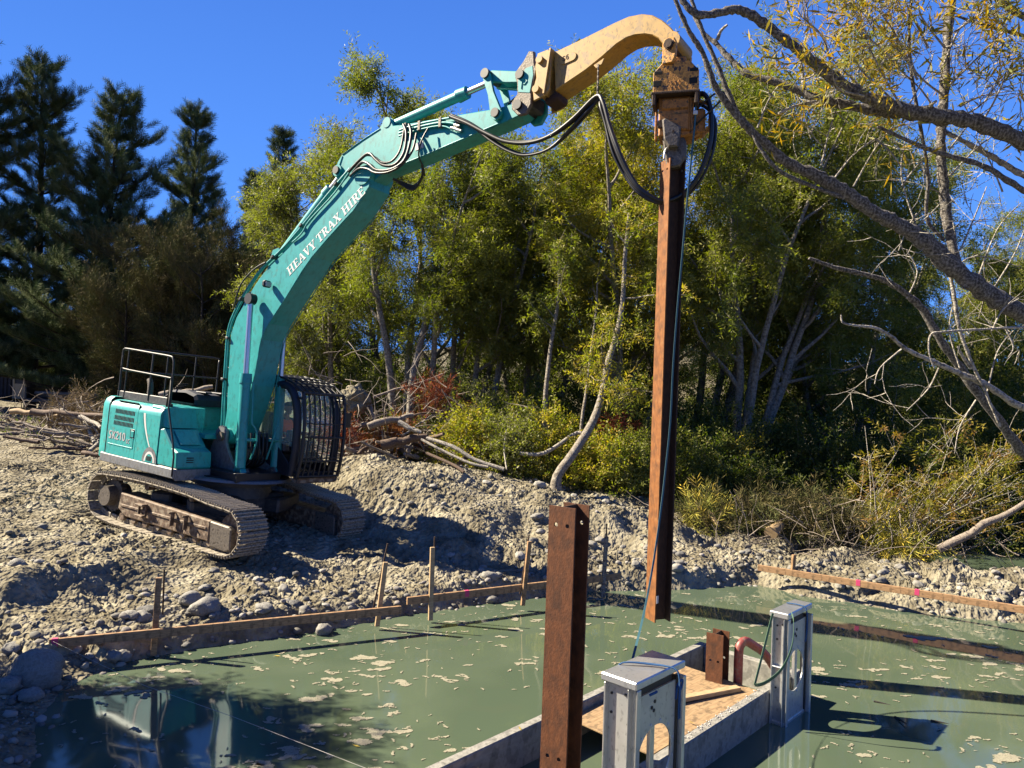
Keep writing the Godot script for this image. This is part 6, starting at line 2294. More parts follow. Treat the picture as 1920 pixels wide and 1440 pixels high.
func build_tank() -> void:
	var T := thing("concrete_tank", "long open concrete tank standing in the pond, its wall tops just above water", "tank", Vector3.ZERO, "", TB)
	var wall := func(called: String, c: Vector3, s: Vector3) -> void:
		var g := Geo.new()
		g.box(c, s, .012)
		put(called, g, M.concrete, T)
	wall.call("side_wall", Vector3(6.05, -.30, -4.755), Vector3(5.8, 1.3, .11))
	wall.call("side_wall", Vector3(6.05, -.30, -3.525), Vector3(5.8, 1.3, .11))
	wall.call("end_wall", Vector3(8.895, -.305, -4.14), Vector3(.11, 1.29, 1.12))
	wall.call("end_wall", Vector3(3.205, -.305, -4.14), Vector3(.11, 1.29, 1.12))
	wall.call("cross_wall", Vector3(7.0, -.45, -4.14), Vector3(.10, .9, 1.12))
	# spilt grit on the wall top
	rng.seed = 71
	var xf := []
	var co := []
	for i in 70:
		var s := rnd(.006, .02)
		xf.append(Transform3D(TB * Basis.from_euler(Vector3(0, rnd(0, 6), 0)).scaled(Vector3.ONE * s), TB * Vector3(rnd(6.3, 8.1), .354 + s * .2, -3.525 + rnd(-.05, .03))))
		var v := rnd(.25, .5)
		co.append(Color(v, v * .95, v * .88))
	tag(scatter("grit", M.grit_mesh if M.has("grit_mesh") else rock_mesh(3, .7, .2, 2), M.pebble, xf, co, null, "stuff"), "grit spilt along the tank's wall top", "grit")
	# plywood covers
	var ply := func(c: Vector3, s: Vector3, rot: Vector3, label: String) -> void:
		var g := Geo.new()
		g.box(Vector3.ZERO, s, .003)
		tag(put("plywood_sheet", g, M.plywood, null, Transform3D(TB * Basis.from_euler(rot), TB * c)), label, "plywood")
	ply.call(Vector3(7.10, .258, -4.15), Vector3(2.12, .018, .98), Vector3(.012, -.03, .012), "weathered plywood sheet laid inside the tank behind the near gate")
	ply.call(Vector3(4.1, .235, -4.28), Vector3(1.25, .018, .66), Vector3(.0, .09, .02), "plywood offcut on the tank's near end beside the big pile's foot")
	# timber lying on the sheet
	var a := spot(1285, 1303, 8.10)
	var b := spot(1381, 1284, 8.42)
	a.y = .305; b.y = .30
	var tg := Geo.new()
	tg.box(Vector3.ZERO, Vector3(a.distance_to(b) + .5, .045, .09), .004)
	var tx := (b - a).normalized()
	tag(put("timber_batten", tg, M.timber_pale, null, Transform3D(Basis(tx, Vector3.UP, tx.cross(Vector3.UP)), (a + b) * .5 - tx * .22)), "loose timber batten lying on the plywood sheet", "timber")
	# steel stub at the far end
	var sn := Vector3(-.60, 0, .80)
	var st := thing("steel_stub", "short rusty H beam standing at the tank's far end beside the red pipe", "steel beam", spot(1345, 1240, 8.72) * Vector3(1, 0, 1) + Vector3(0, -.3, 0))
	var s2 := h_section(.20, 1.13, .014, .011, .82, Transform3D(upright(sn), Vector3.ZERO))
	put("flange", s2[0], M.rust, st)
	put("flange", s2[1], M.rust, st)
	put("web", s2[2], M.rust_dark, st)
	# red pipe with an elbow
	var pp := spot(1385, 1225, 8.7)
	var pg := Geo.new()
	pg.tube(smooth_path([Vector3(pp.x - .01, -.4, pp.z), Vector3(pp.x, .2, pp.z), Vector3(pp.x, .56, pp.z), Vector3(pp.x + .015, .68, pp.z - .01), Vector3(pp.x + .09, .72, pp.z - .06), Vector3(pp.x + .22, .64, pp.z - .16), Vector3(pp.x + .42, .48, pp.z - .3), Vector3(pp.x + .7, .1, pp.z - .5)], 4), .052, 14)
	tag(put("red_pipe", pg, M.red_plastic), "muddy red plastic pipe bent over the tank's far end", "pipe")
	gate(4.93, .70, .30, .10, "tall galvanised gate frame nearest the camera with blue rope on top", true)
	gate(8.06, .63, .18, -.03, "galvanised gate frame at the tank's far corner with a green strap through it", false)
	# green strap on the far gate
	var g1 := Geo.new()
	var p1 := [spot(1449, 1150, 8.2), spot(1432, 1218, 8.18), spot(1415, 1284, 8.15)]
	g1.strap(p1, Vector3(.4, -.1, -.2).normalized() * .016, Vector3(.3, 0, .8).normalized() * .002)
	g1.strap(smooth_path([spot(1415, 1284, 8.15), spot(1424, 1284, 8.12), spot(1440, 1277, 8.08), spot(1462, 1259, 8.02), spot(1478, 1232, 7.98), spot(1487, 1200, 7.98), spot(1488, 1165, 8.0), spot(1484, 1150, 8.1)], 3), Vector3(-.15, .7, .2).normalized() * .022, Vector3(.5, 0, .8).normalized() * .002)
	tag(put("green_strap", g1, M.strap_green), "slack green strap looped round the far gate frame", "strap")
	# blue rope
	var r := Geo.new()
	var q := func(e: float, y: float, n: float) -> Vector3: return TB * Vector3(e, y, n)
	for o in [0.0, .02]:
		r.tube(smooth_path([q.call(5.38 + o, .98, -3.06), q.call(5.36 + o, 1.10, -3.05), q.call(5.37, 1.30, -3.055), q.call(5.36, 1.378, -3.10), q.call(5.28 + o, 1.382, -3.28), q.call(5.15, 1.382, -3.45), q.call(5.13, 1.30, -3.51)], 4), .007, 6)
	r.tube(smooth_path([q.call(5.40, 1.12, -3.10), q.call(5.44, 1.22, -3.11), q.call(5.50, 1.25, -3.10), q.call(5.47, 1.18, -3.10), q.call(5.42, 1.22, -3.10)], 4), .009, 6)
	r.tube(smooth_path([q.call(5.05, 1.24, -3.13), q.call(5.10, 1.26, -3.10), q.call(5.13, 1.25, -3.12)], 4), .010, 6)
	r.tube(smooth_path([q.call(5.12, .70, -3.3), q.call(5.16, .62, -3.3), q.call(5.14, .50, -3.3), q.call(5.15, .42, -3.3)], 4), .007, 6)
	tag(put("blue_rope", r, M.rope_blue), "blue rope tied over the near gate frame's top", "rope")
	var r2 := Geo.new()
	for o in [0.0, .018]:
		r2.tube(smooth_path([q.call(8.45 + o, .85, -3.25), q.call(8.46 + o, 1.0, -3.24), q.call(8.46, 1.21, -3.25), q.call(8.45, 1.245, -3.33), q.call(8.42, 1.245, -3.46)], 4), .007, 6)
	tag(put("blue_rope", r2, M.rope_blue), "dark blue rope tied over the far gate frame's top", "rope")
	# the big pile in front
	var bp := spot(1062, 960, 6.62)
	var bn := Vector3(-.57, 0, .82)
	var pile := thing("steel_pile", "big rusty steel H pile standing in the tank in the middle of the picture", "steel pile", Vector3(bp.x + .01, -.55, bp.z), "", Basis(Vector3(0, 0, 1), -.006))
	var hp := h_section(.262, 3.12, .017, .013, 2.96, Transform3D(upright(bn), Vector3.ZERO), .95)
	put("flange", hp[0], M.rust, pile)
	put("flange", hp[1], M.rust, pile)
	put("web", hp[2], M.rust_dark, pile)  # web darker than the flanges, its shade put into the colour


func gate(e0: float, w: float, d: float, foot: float, label: String, near_one: bool) -> void:
	var G := thing("gate_frame", label, "sluice gate", TB * Vector3(e0, foot, -3.467), "", TB)
	var h := 1.20
	var part := func(called: String, c: Vector3, s: Vector3, m: Material, r := .004) -> MeshInstance3D:
		var g := Geo.new()
		g.box(c, s, r)
		return put(called, g, m, G)
	part.call("head_slab", Vector3(w * .5 - .01, h + .03, d * .5 - .005), Vector3(w + .04, .065, d + .035), M.galv, .01)
	var side: MeshInstance3D = part.call("side_plate", Vector3(.034, h * .5 - .01, d * .47), Vector3(.008, h, d * .86), M.galv_dull)
	part.call("edge_flange", Vector3(.008, h * .5 - .01, .012), Vector3(.056, h, .014), M.galv)
	part.call("edge_flange", Vector3(.008, h * .5 - .01, d * .78), Vector3(.056, h, .010), M.galv)
	part.call("front_flange", Vector3(.027, h * .5 - .01, d), Vector3(.058, h, .012), M.galv)
	part.call("stiffener", Vector3(.008, .42 if near_one else .66, d * .40), Vector3(.05, .012, d * .72), M.galv)
	part.call("rear_channel", Vector3(w - .03, h * .5 - .01, .02), Vector3(.07, h, .035), M.galv)
	part.call("rear_channel", Vector3(w * .56, h * .5 - .01, .03), Vector3(.08, h, .05), M.galv)
	part.call("foot_channel", Vector3(w * .5, .03, d * .5), Vector3(w, .06, d - .04), M.galv_dull)
	# tall runner on the right with its dark slot
	part.call("runner", Vector3(w - .055, h * .5 - .03, d - .05), Vector3(.035, h - .06, .06), M.black)
	part.call("runner", Vector3(w - .015, h * .5 - .05, d - .02), Vector3(.045, h - .02, .09), M.galv)
	part.call("dark_slot", Vector3(w * .46, h - .06, d - .06), Vector3(w * .76, .07, .03), M.black)
	# plate with its round opening
	var outer := []
	var inner := []
	var c := Vector2(w * .475, .57)
	var hr := .255 if near_one else .225
	var x0 := .045
	var x1 := w - .055
	var y0 := .02
	var y1 := h - .09
	var cs := [Vector2(x0, y0), Vector2(x1, y0), Vector2(x1, y1), Vector2(x0, y1)]
	for k in 4:
		for j in 10:
			var p: Vector2 = (cs[k] as Vector2).lerp(cs[(k + 1) % 4], j / 10.0)
			outer.append(p)
			inner.append(c + (p - c).normalized() * hr)
	var pg := Geo.new()
	pg.plate_ring(outer, inner, d - .042, d - .030)
	put("holed_plate", pg, M.galv_dull, G)
	for k in 12:  # bolt holes as discs, the light through them put into the white colour
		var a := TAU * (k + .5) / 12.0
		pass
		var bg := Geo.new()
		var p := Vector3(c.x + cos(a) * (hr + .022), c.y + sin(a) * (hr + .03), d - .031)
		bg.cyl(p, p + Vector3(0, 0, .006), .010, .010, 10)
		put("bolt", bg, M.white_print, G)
	for q in [[.05, .95], [d * .7, .90], [.05, .42], [d * .7, .50], [.05, 1.1], [d * .6, 1.12]]:
		var bg := Geo.new()
		bg.cyl(Vector3(.032, q[1], q[0]), Vector3(.022, q[1], q[0]), .011, .011, 8)
		put("bolt", bg, M.black, side)
	for q in [[.27, .98], [.31, 1.02], [.30, .95]]:
		var bg := Geo.new()
		bg.cyl(Vector3(q[0], q[1], d - .031), Vector3(q[0], q[1], d - .025), .015, .015, 10)
		put("bolt", bg, M.black, G)


# ------------------------------------------------------------------ boards and stakes
func build_boards() -> void:
	var board := func(a: Vector3, b: Vector3, label: String, marks: Array) -> void:
		var x := (b - a).normalized()
		var z := x.cross(Vector3.UP).normalized()
		var bs := Basis(x, z.cross(x), z)
		var g := Geo.new()
		g.box(Vector3.ZERO, Vector3(a.distance_to(b), .112, .045), .004)
		var o := put("timber_board", g, M.timber, null, Transform3D(bs, (a + b) * .5))
		tag(o, label, "board")
		for m in marks:
			var k := Geo.new()
			k.box(Vector3(m - a.distance_to(b) * .5, .012, 0), Vector3(.07, .096, .049), .002)
			put("paint_mark", k, M.pink, o)
	var on := func(x: float, y: float, h: float) -> Vector3:
		var p := spot(x, y, 10.0)
		var t := (EYE - h) / (EYE - p.y)
		return Vector3(p.x * t, h, -10.0 * t)
	board.call(on.call(92, 1207, .33), on.call(752, 1143, .33), "long timber board on edge along the waterline before the machine", [.06])
	board.call(on.call(763, 1127, .36), on.call(1164, 1080, .36), "timber board on edge along the waterline behind the big pile", [.98])
	board.call(on.call(1421, 1064, .38), on.call(1935, 1146, .38), "long timber board along the far bank with two pink marks", [1.72, 2.62])
	var stake := func(a: Vector3, b: Vector3, label: String, m: Material, wide := .05, bar := true) -> void:
		a.y -= .25
		var y := (b - a).normalized()
		var x := y.cross(Vector3(.42, 0, .9)).normalized()
		var z := x.cross(y)
		var len := a.distance_to(b)
		var o := thing("timber_stake", label, "stake", a, "", Basis(x, y, z))
		var g := Geo.new()
		g.box(Vector3(0, len * .5, 0), Vector3(wide * 1.5, len, wide), .004)
		put("post", g, m, o)
	stake.call(spot(289, 1192, 9.62), spot(298, 1083, 9.62), "square timber stake standing nearest the big boulder", M.timber, .05)
	stake.call(spot(708, 1142, 10.95), spot(723, 1054, 10.95), "leaning timber stake at the first board's right end", M.timber_pale, .045)
	stake.call(spot(808, 1132, 11.35), spot(811, 1026, 11.35), "upright timber stake at the second board's left end", M.timber_pale, .045)
	stake.call(spot(981, 1106, 12.1), spot(993, 1015, 12.1), "leaning timber stake just left of the big pile", M.timber, .045)
	stake.call(spot(1131, 1092, 12.9), spot(1137, 1006, 12.9), "grey timber stake just right of the big pile", M.driftwood, .045)
	stake.call(spot(1483, 1088, 14.0), spot(1489, 1040, 14.0), "short timber stake behind the pink marked board", M.timber, .05)
	for q in [[305, 1140, 308, 1068, 9.75, "black steel bar behind the stake nearest the boulder"], [699, 1132, 727, 1019, 11.1, "thin dark steel bar leaning beside the first leaning stake"], [812, 1110, 815, 1006, 11.5, "dark steel bar behind the upright stake"], [975, 1102, 992, 1003, 12.15, "dark steel bar leaning against the stake left of the big pile"], [1135, 1040, 1138, 982, 13.0, "dark steel bar behind the stake right of the big pile"]]:
		var g := Geo.new()
		var a := spot(q[0], q[1] + 12, q[4])
		var b := spot(q[2], q[3], q[4])
		g.cyl(Vector3.ZERO, b - a, .012, .012, 8)
		var o := put("steel_bar", g, M.rust_dark)
		o.position = a
		tag(o, q[5], "steel bar")
	# builder's line
	var sg := Geo.new()
	sg.tube([on.call(100, 1203, .40), on.call(270, 1285, .33), on.call(440, 1345, .3), on.call(700, 1446, .26)], .002, 5, false)
	tag(put("string_line", sg, M.string), "thin builder's string stretched low over the water from the boulder's board", "string")


# ------------------------------------------------------------------ the near willow that hangs in from the right
func build_near_tree() -> void:
	rng.seed = 3300
	var base := Vector3(9.6, ground(9.6, -7.6), -7.6)
	var T := thing("near_willow", "rough barked willow whose limbs hang into the picture from the right", "tree", base)
	var limb := func(path: Array, r0: float, r1: float, m: Material, called := "limb", rough := .16) -> Array:
		var pts := []
		for q in path:
			pts.append(spot(q[0], q[1], q[2]) - base)
		var sp := smooth_path(pts, 7)
		var rr := []
		for i in sp.size():
			rr.append(.68 * lerpf(r0, r1, float(i) / (sp.size() - 1)) * (1.0 + rnd(-rough, rough)))
			if i > 0 and i < sp.size() - 1:
				sp[i] += rvec() * rr[i] * .14
		var g := Geo.new()
		g.tube(sp, rr, 10)
		put(called, g, m, T)
		return sp
	# the leaning trunk stands outside the frame
	var trunk: Array = limb.call([[2560, 1500, 7.6], [2480, 1250, 7.4], [2380, 950, 7.2], [2260, 640, 7.0], [2140, 420, 6.8], [2030, 310, 6.6], [1945, 282, 6.5]], .36, .165, M.bark_near, "trunk")
	var all := []
	all.append(limb.call([[1960, 288, 6.5], [1900, 258, 6.45], [1840, 232, 6.4], [1768, 218, 6.35], [1700, 206, 6.3], [1640, 188, 6.25], [1585, 163, 6.2], [1530, 120, 6.15], [1478, 80, 6.1], [1430, 42, 6.05], [1385, 19, 6.0], [1345, 24, 5.95], [1310, 28, 5.9], [1285, 8, 5.9], [1262, -30, 5.9]], .105, .032, M.bark_near))
	all.append(limb.call([[1780, 226, 6.4], [1700, 214, 6.42], [1640, 208, 6.45], [1585, 196, 6.48], [1535, 188, 6.5], [1490, 166, 6.55], [1440, 150, 6.6], [1400, 139, 6.65], [1370, 112, 6.7], [1345, 84, 6.75], [1318, 60, 6.8], [1296, 20, 6.85]], .075, .022, M.bark_near))
	all.append(limb.call([[2200, 760, 7.1], [2050, 660, 7.0], [1920, 590, 6.9], [1860, 555, 6.85], [1800, 512, 6.8], [1740, 458, 6.75], [1690, 425, 6.7], [1640, 398, 6.65], [1585, 360, 6.6], [1530, 330, 6.55], [1470, 300, 6.5], [1430, 262, 6.45]], .155, .055, M.bark_near))
	all.append(limb.call([[1445, 278, 6.47], [1400, 238, 6.4], [1372, 205, 6.36], [1340, 160, 6.3], [1318, 100, 6.25], [1290, 55, 6.2], [1262, -10, 6.15]], .050, .026, M.bark_near))
	all.append(limb.call([[1450, 282, 6.5], [1412, 246, 6.48], [1385, 215, 6.46], [1362, 165, 6.45], [1340, 110, 6.43], [1318, 62, 6.42], [1300, 10, 6.4], [1292, -20, 6.4]], .042, .020, M.bark_near))
	all.append(limb.call([[1585, 372, 6.6], [1530, 352, 6.5], [1478, 330, 6.45], [1448, 308, 6.4], [1420, 268, 6.38], [1405, 235, 6.36]], .028, .02, M.bark_near))
	all.append(limb.call([[1790, -30, 6.9], [1780, 30, 6.9], [1774, 110, 6.85], [1768, 200, 6.82], [1764, 260, 6.8], [1768, 330, 6.8], [1776, 410, 6.8], [1790, 480, 6.78], [1812, 540, 6.8]], .058, .062, M.bark_near))
	all.append(limb.call([[2000, 395, 6.7], [1920, 357, 6.6], [1850, 314, 6.5], [1790, 295, 6.45], [1740, 280, 6.4], [1690, 258, 6.35], [1646, 238, 6.3]], .045, .018, M.bark_near))
	all.append(limb.call([[2060, 980, 8.2], [1990, 920, 8.0], [1920, 850, 7.8], [1860, 772, 7.6], [1800, 690, 7.5], [1765, 640, 7.4], [1728, 578, 7.35], [1690, 545, 7.3], [1650, 522, 7.25], [1600, 510, 7.2], [1560, 500, 7.15], [1517, 484, 7.1]], .085, .022, M.bark_near))
	all.append(limb.call([[2040, 800, 7.4], [1920, 765, 7.2], [1850, 722, 7.1], [1800, 700, 7.05], [1755, 680, 7.0], [1700, 655, 6.95], [1672, 632, 6.9], [1640, 615, 6.85], [1600, 610, 6.8], [1580, 604, 6.8], [1577, 590, 6.8]], .05, .008, M.bark_pale))
	all.append(limb.call([[1990, 612, 6.6], [1900, 614, 6.5], [1830, 618, 6.45], [1770, 622, 6.4], [1745, 628, 6.4], [1742, 660, 6.4], [1752, 690, 6.42]], .02, .008, M.bark_pale))
	all.append(limb.call([[1780, 505, 6.9], [1790, 560, 6.92], [1800, 620, 6.95], [1822, 680, 7.0], [1850, 740, 7.05], [1875, 800, 7.1]], .028, .018, M.bark_pale))
	all.append(limb.call([[1990, 60, 6.9], [1900, 20, 6.85], [1850, -20, 6.8]], .05, .04, M.bark_near))
	all.append(limb.call([[1990, 85, 6.7], [1900, 62, 6.65], [1840, 45, 6.6], [1795, 30, 6.6]], .03, .015, M.bark_near))
	all.append(limb.call([[1770, 450, 6.85], [1738, 410, 6.8], [1740, 330, 6.7], [1728, 250, 6.6], [1708, 130, 6.55], [1705, 40, 6.5], [1712, -20, 6.5]], .026, .018, M.bark_near))
	all.append(limb.call([[1960, 350, 6.6], [1900, 318, 6.7], [1850, 288, 6.75], [1800, 262, 6.8], [1770, 245, 6.85]], .045, .025, M.bark_pale))
	# broken stubs
	for q in [[[1545, 190, 6.5], [1500, 196, 6.4], [1460, 212, 6.3]], [[1508, 165, 6.5], [1500, 110, 6.5], [1490, 78, 6.55]], [[1742, 205, 6.35], [1748, 195, 6.2], [1755, 190, 6.1]], [[1345, 75, 6.8], [1352, 58, 6.75], [1364, 46, 6.7]], [[1820, 690, 7.3], [1800, 660, 7.2], [1797, 650, 7.2]]]:
		limb.call(q, .026, .014, M.bark_pale, "broken_stub", .1)
	# twigs and leaves
	var tw := Geo.new()
	var xfs := []
	var cols := []
	var tint := [Color(.34, .26, .03), Color(.40, .29, .03), Color(.26, .25, .05), Color(.20, .21, .06), Color(.26, .26, .10), Color(.16, .18, .05)]
	var twig := func(path: Array, r0: float, leafy: float) -> void:
		var pts := []
		for q in path:
			pts.append(spot(q[0], q[1], q[2]) - base)
		var sp := smooth_path(pts, 4)
		tw.tube(sp, taper(sp.size(), r0, .004), 5, false)
		for k in int(3 + 4 * leafy):
			var p := along_path(sp, rnd(.15, 1.0))
			var d := (rvec() + ((sp[-1] - sp[0]) as Vector3).normalized() * .8 + Vector3.UP * .2).normalized()
			var p2 := walk(p, d, rnd(.25, .7), 5, .28, .02)
			tw.tube(p2, taper(6, r0 * .36, .002), 4, false)
			for e in 2:
				tw.tube(walk(along_path(p2, rnd(.2, .9)), (rvec() + d).normalized(), rnd(.1, .3), 3, .3, 0), taper(4, .004, .002), 3, false)
			for e in int(rnd(2.5, 6.0) * leafy):
				xfs.append(Transform3D(aim(d + rvec() * .8 + Vector3.DOWN * .25).scaled(Vector3.ONE * rnd(.7, 1.15)), along_path(p2, rnd(.35, 1.0))))
				cols.append(mix_color(tint, .8, 1.2))
	# the leafy sprays along the top
	for q in [[1700, 210, 1560, 60, 6.3], [1690, 200, 1600, 20, 6.2], [1640, 185, 1540, 90, 6.4], [1720, 150, 1640, 10, 6.5], [1705, 120, 1600, -10, 6.6], [1770, 180, 1690, 60, 6.7], [1770, 120, 1850, 20, 6.6], [1772, 90, 1720, -20, 6.6], [1780, 160, 1880, 60, 6.5], [1790, 60, 1900, -10, 6.4], [1840, 230, 1900, 110, 6.4], [1800, 220, 1880, 130, 6.6], [1770, 240, 1660, 110, 6.7], [1620, 180, 1560, 130, 6.2], [1560, 130, 1500, 30, 6.3], [1850, 60, 1930, 120, 6.3], [1740, 90, 1680, -30, 6.4], [1680, 120, 1610, 60, 6.2]]:
		var m1: float = (q[0] + q[2]) * .5 + rnd(-20, 20)
		var m2: float = (q[1] + q[3]) * .5 + rnd(-20, 20)
		twig.call([[q[0], q[1], q[4]], [m1, m2, q[4] - .1], [q[2], q[3], q[4] - .2]], .011, 1.0)
	for q in [[1520, 250, 1580, 140, 6.6], [1540, 310, 1570, 200, 6.5], [1600, 350, 1680, 230, 6.6], [1560, 340, 1640, 260, 6.6], [1640, 260, 1700, 330, 6.4], [1490, 170, 1520, 260, 6.6], [1420, 240, 1460, 160, 6.4], [1780, 280, 1860, 200, 6.7], [1880, 360, 1830, 260, 6.7]]:
		twig.call([[q[0], q[1], q[4]], [(q[0] + q[2]) * .5, (q[1] + q[3]) * .5 - 10, q[4]], [q[2], q[3], q[4]]], .009, .45)
	# bare pale twigs in the sky gap
	for q in [[1720, 430, 1690, 330, 1700, 250, 6.7], [1720, 425, 1740, 405, 1770, 375, 6.7], [1690, 350, 1720, 310, 1750, 290, 6.7], [1800, 470, 1830, 400, 1850, 350, 6.8], [1790, 380, 1760, 360, 1735, 350, 6.8], [1800, 200, 1840, 180, 1900, 170, 6.6], [1780, 330, 1840, 270, 1905, 230, 6.7], [1830, 530, 1870, 430, 1915, 380, 6.9], [1850, 560, 1900, 480, 1925, 420, 7.0], [1800, 690, 1780, 620, 1790, 560, 7.2], [1850, 740, 1870, 660, 1900, 620, 7.2], [1700, 560, 1720, 510, 1700, 470, 7.3], [1760, 690, 1740, 730, 1700, 770, 7.2], [1830, 750, 1800, 800, 1790, 850, 7.3], [1780, 510, 1830, 480, 1910, 500, 6.9], [1690, 655, 1650, 690, 1640, 720, 6.9], [1720, 400, 1700, 430, 1685, 470, 6.7], [1860, 620, 1880, 580, 1910, 560, 6.5], [1885, 615, 1900, 650, 1890, 670, 6.5], [1700, 205, 1740, 130, 1750, 100, 6.4], [1500, 105, 1515, 50, 1510, 0, 6.4], [1497, 150, 1530, 130, 1512, 20, 6.4]]:
		twig.call([[q[0], q[1], q[6]], [q[2], q[3], q[6]], [q[4], q[5], q[6]]], .009, .12)
	put("twigs", tw, M.bark_pale, T)
	M.near_spray = spray(44, .26, 8, .12, .019, .9)
	scatter("leaves", M.near_spray, M.near_leaf, xfs, cols, T)
	# its neighbour beyond the picture's left edge: what shades the water there
	willow(Vector3(-8.9, ground(-8.9, -7.5), -7.5), 5.6, 1.4, 5, 3401, OLIVE, 40, "willow standing left of the pond that shades the near water", Vector3.ZERO, "bark", .48)


# ------------------------------------------------------------------ the operator
# bones: [from, to, radius from, radius to, colour]; returns one closed skin
func skin(bones: Array, cell: float, blend: float) -> ArrayMesh:
	var lo := Vector3.ONE * 1e9
	var hi := -lo
	for b in bones:
		var r: float = maxf(b[2], b[3]) + blend + cell * 2
		lo = lo.min((b[0] as Vector3).min(b[1]) - Vector3.ONE * r)
		hi = hi.max((b[0] as Vector3).max(b[1]) + Vector3.ONE * r)
	var n := Vector3i((hi - lo) / cell) + Vector3i.ONE * 2
	var f := PackedFloat32Array()
	f.resize(n.x * n.y * n.z)
	f.fill(1.0)
	for b in bones:
		var a: Vector3 = b[0]
		var ab: Vector3 = b[1] - a
		var l2 := maxf(ab.length_squared(), 1e-9)
		var r: float = maxf(b[2], b[3]) + blend + cell * 2
		var p0 := Vector3i(((a.min(b[1]) - Vector3.ONE * r) - lo) / cell)
		var p1 := Vector3i(((a.max(b[1]) + Vector3.ONE * r) - lo) / cell) + Vector3i.ONE
		for z in range(maxi(p0.z, 0), mini(p1.z, n.z)):
			for y in range(maxi(p0.y, 0), mini(p1.y, n.y)):
				for x in range(maxi(p0.x, 0), mini(p1.x, n.x)):
					var p := lo + Vector3(x, y, z) * cell
					var t := clampf((p - a).dot(ab) / l2, 0.0, 1.0)
					var d := p.distance_to(a + ab * t) - lerpf(b[2], b[3], t)
					var i := (z * n.y + y) * n.x + x
					var h := clampf(.5 + .5 * (f[i] - d) / blend, 0.0, 1.0)
					f[i] = lerpf(f[i], d, h) - blend * h * (1.0 - h)
	var ids := {}
	var vs := PackedVector3Array()
	var off := [0, 1, n.x, n.x + 1, n.x * n.y, n.x * n.y + 1, n.x * n.y + n.x, n.x * n.y + n.x + 1]
	var edges := [[0, 1], [2, 3], [4, 5], [6, 7], [0, 2], [1, 3], [4, 6], [5, 7], [0, 4], [1, 5], [2, 6], [3, 7]]
	for z in n.z - 1:
		for y in n.y - 1:
			for x in n.x - 1:
				var i := (z * n.y + y) * n.x + x
				var s := 0
				for k in 8:
					if f[i + off[k]] < 0.0:
						s += 1
				if s == 0 or s == 8:
					continue
				var sum := Vector3.ZERO
				var c := 0
				for e in edges:
					var fa := f[i + off[e[0]]]
					var fb := f[i + off[e[1]]]
					if (fa < 0.0) != (fb < 0.0):
						var t := fa / (fa - fb)
						var pa := Vector3(e[0] & 1, (e[0] >> 1) & 1, e[0] >> 2)
						var pb := Vector3(e[1] & 1, (e[1] >> 1) & 1, e[1] >> 2)
						sum += pa.lerp(pb, t)
						c += 1
				ids[i] = vs.size()
				vs.append(lo + (Vector3(x, y, z) + sum / c) * cell)
	var st := SurfaceTool.new()
	st.begin(Mesh.PRIMITIVE_TRIANGLES)
	for v in vs:
		var best := 1e9
		var col := Color.WHITE
		for b in bones:
			var ab: Vector3 = b[1] - b[0]
			var t := clampf((v - b[0]).dot(ab) / maxf(ab.length_squared(), 1e-9), 0, 1)
			var d: float = v.distance_to(b[0] + ab * t) - lerpf(b[2], b[3], t)
			if d < best:
				best = d
				col = b[4]
		st.set_color(col)
		st.add_vertex(v)
	var strides := [1, n.x, n.x * n.y]
	for i in ids:
		for a in 3:
			var u: int = strides[(a + 1) % 3]
			var v: int = strides[(a + 2) % 3]
			var fa := f[i]
			var fb: float = f[i + strides[a]]
			if (fa < 0.0) == (fb < 0.0):
				continue
			if not (ids.has(i - u) and ids.has(i - v) and ids.has(i - u - v)):
				continue
			var q := [ids[i], ids[i - u], ids[i - u - v], ids[i - v]]
			if fa < 0.0:
				q.reverse()
			for k in [0, 1, 2, 0, 2, 3]:
				st.add_index(q[k])
	st.generate_normals()
	return st.commit()


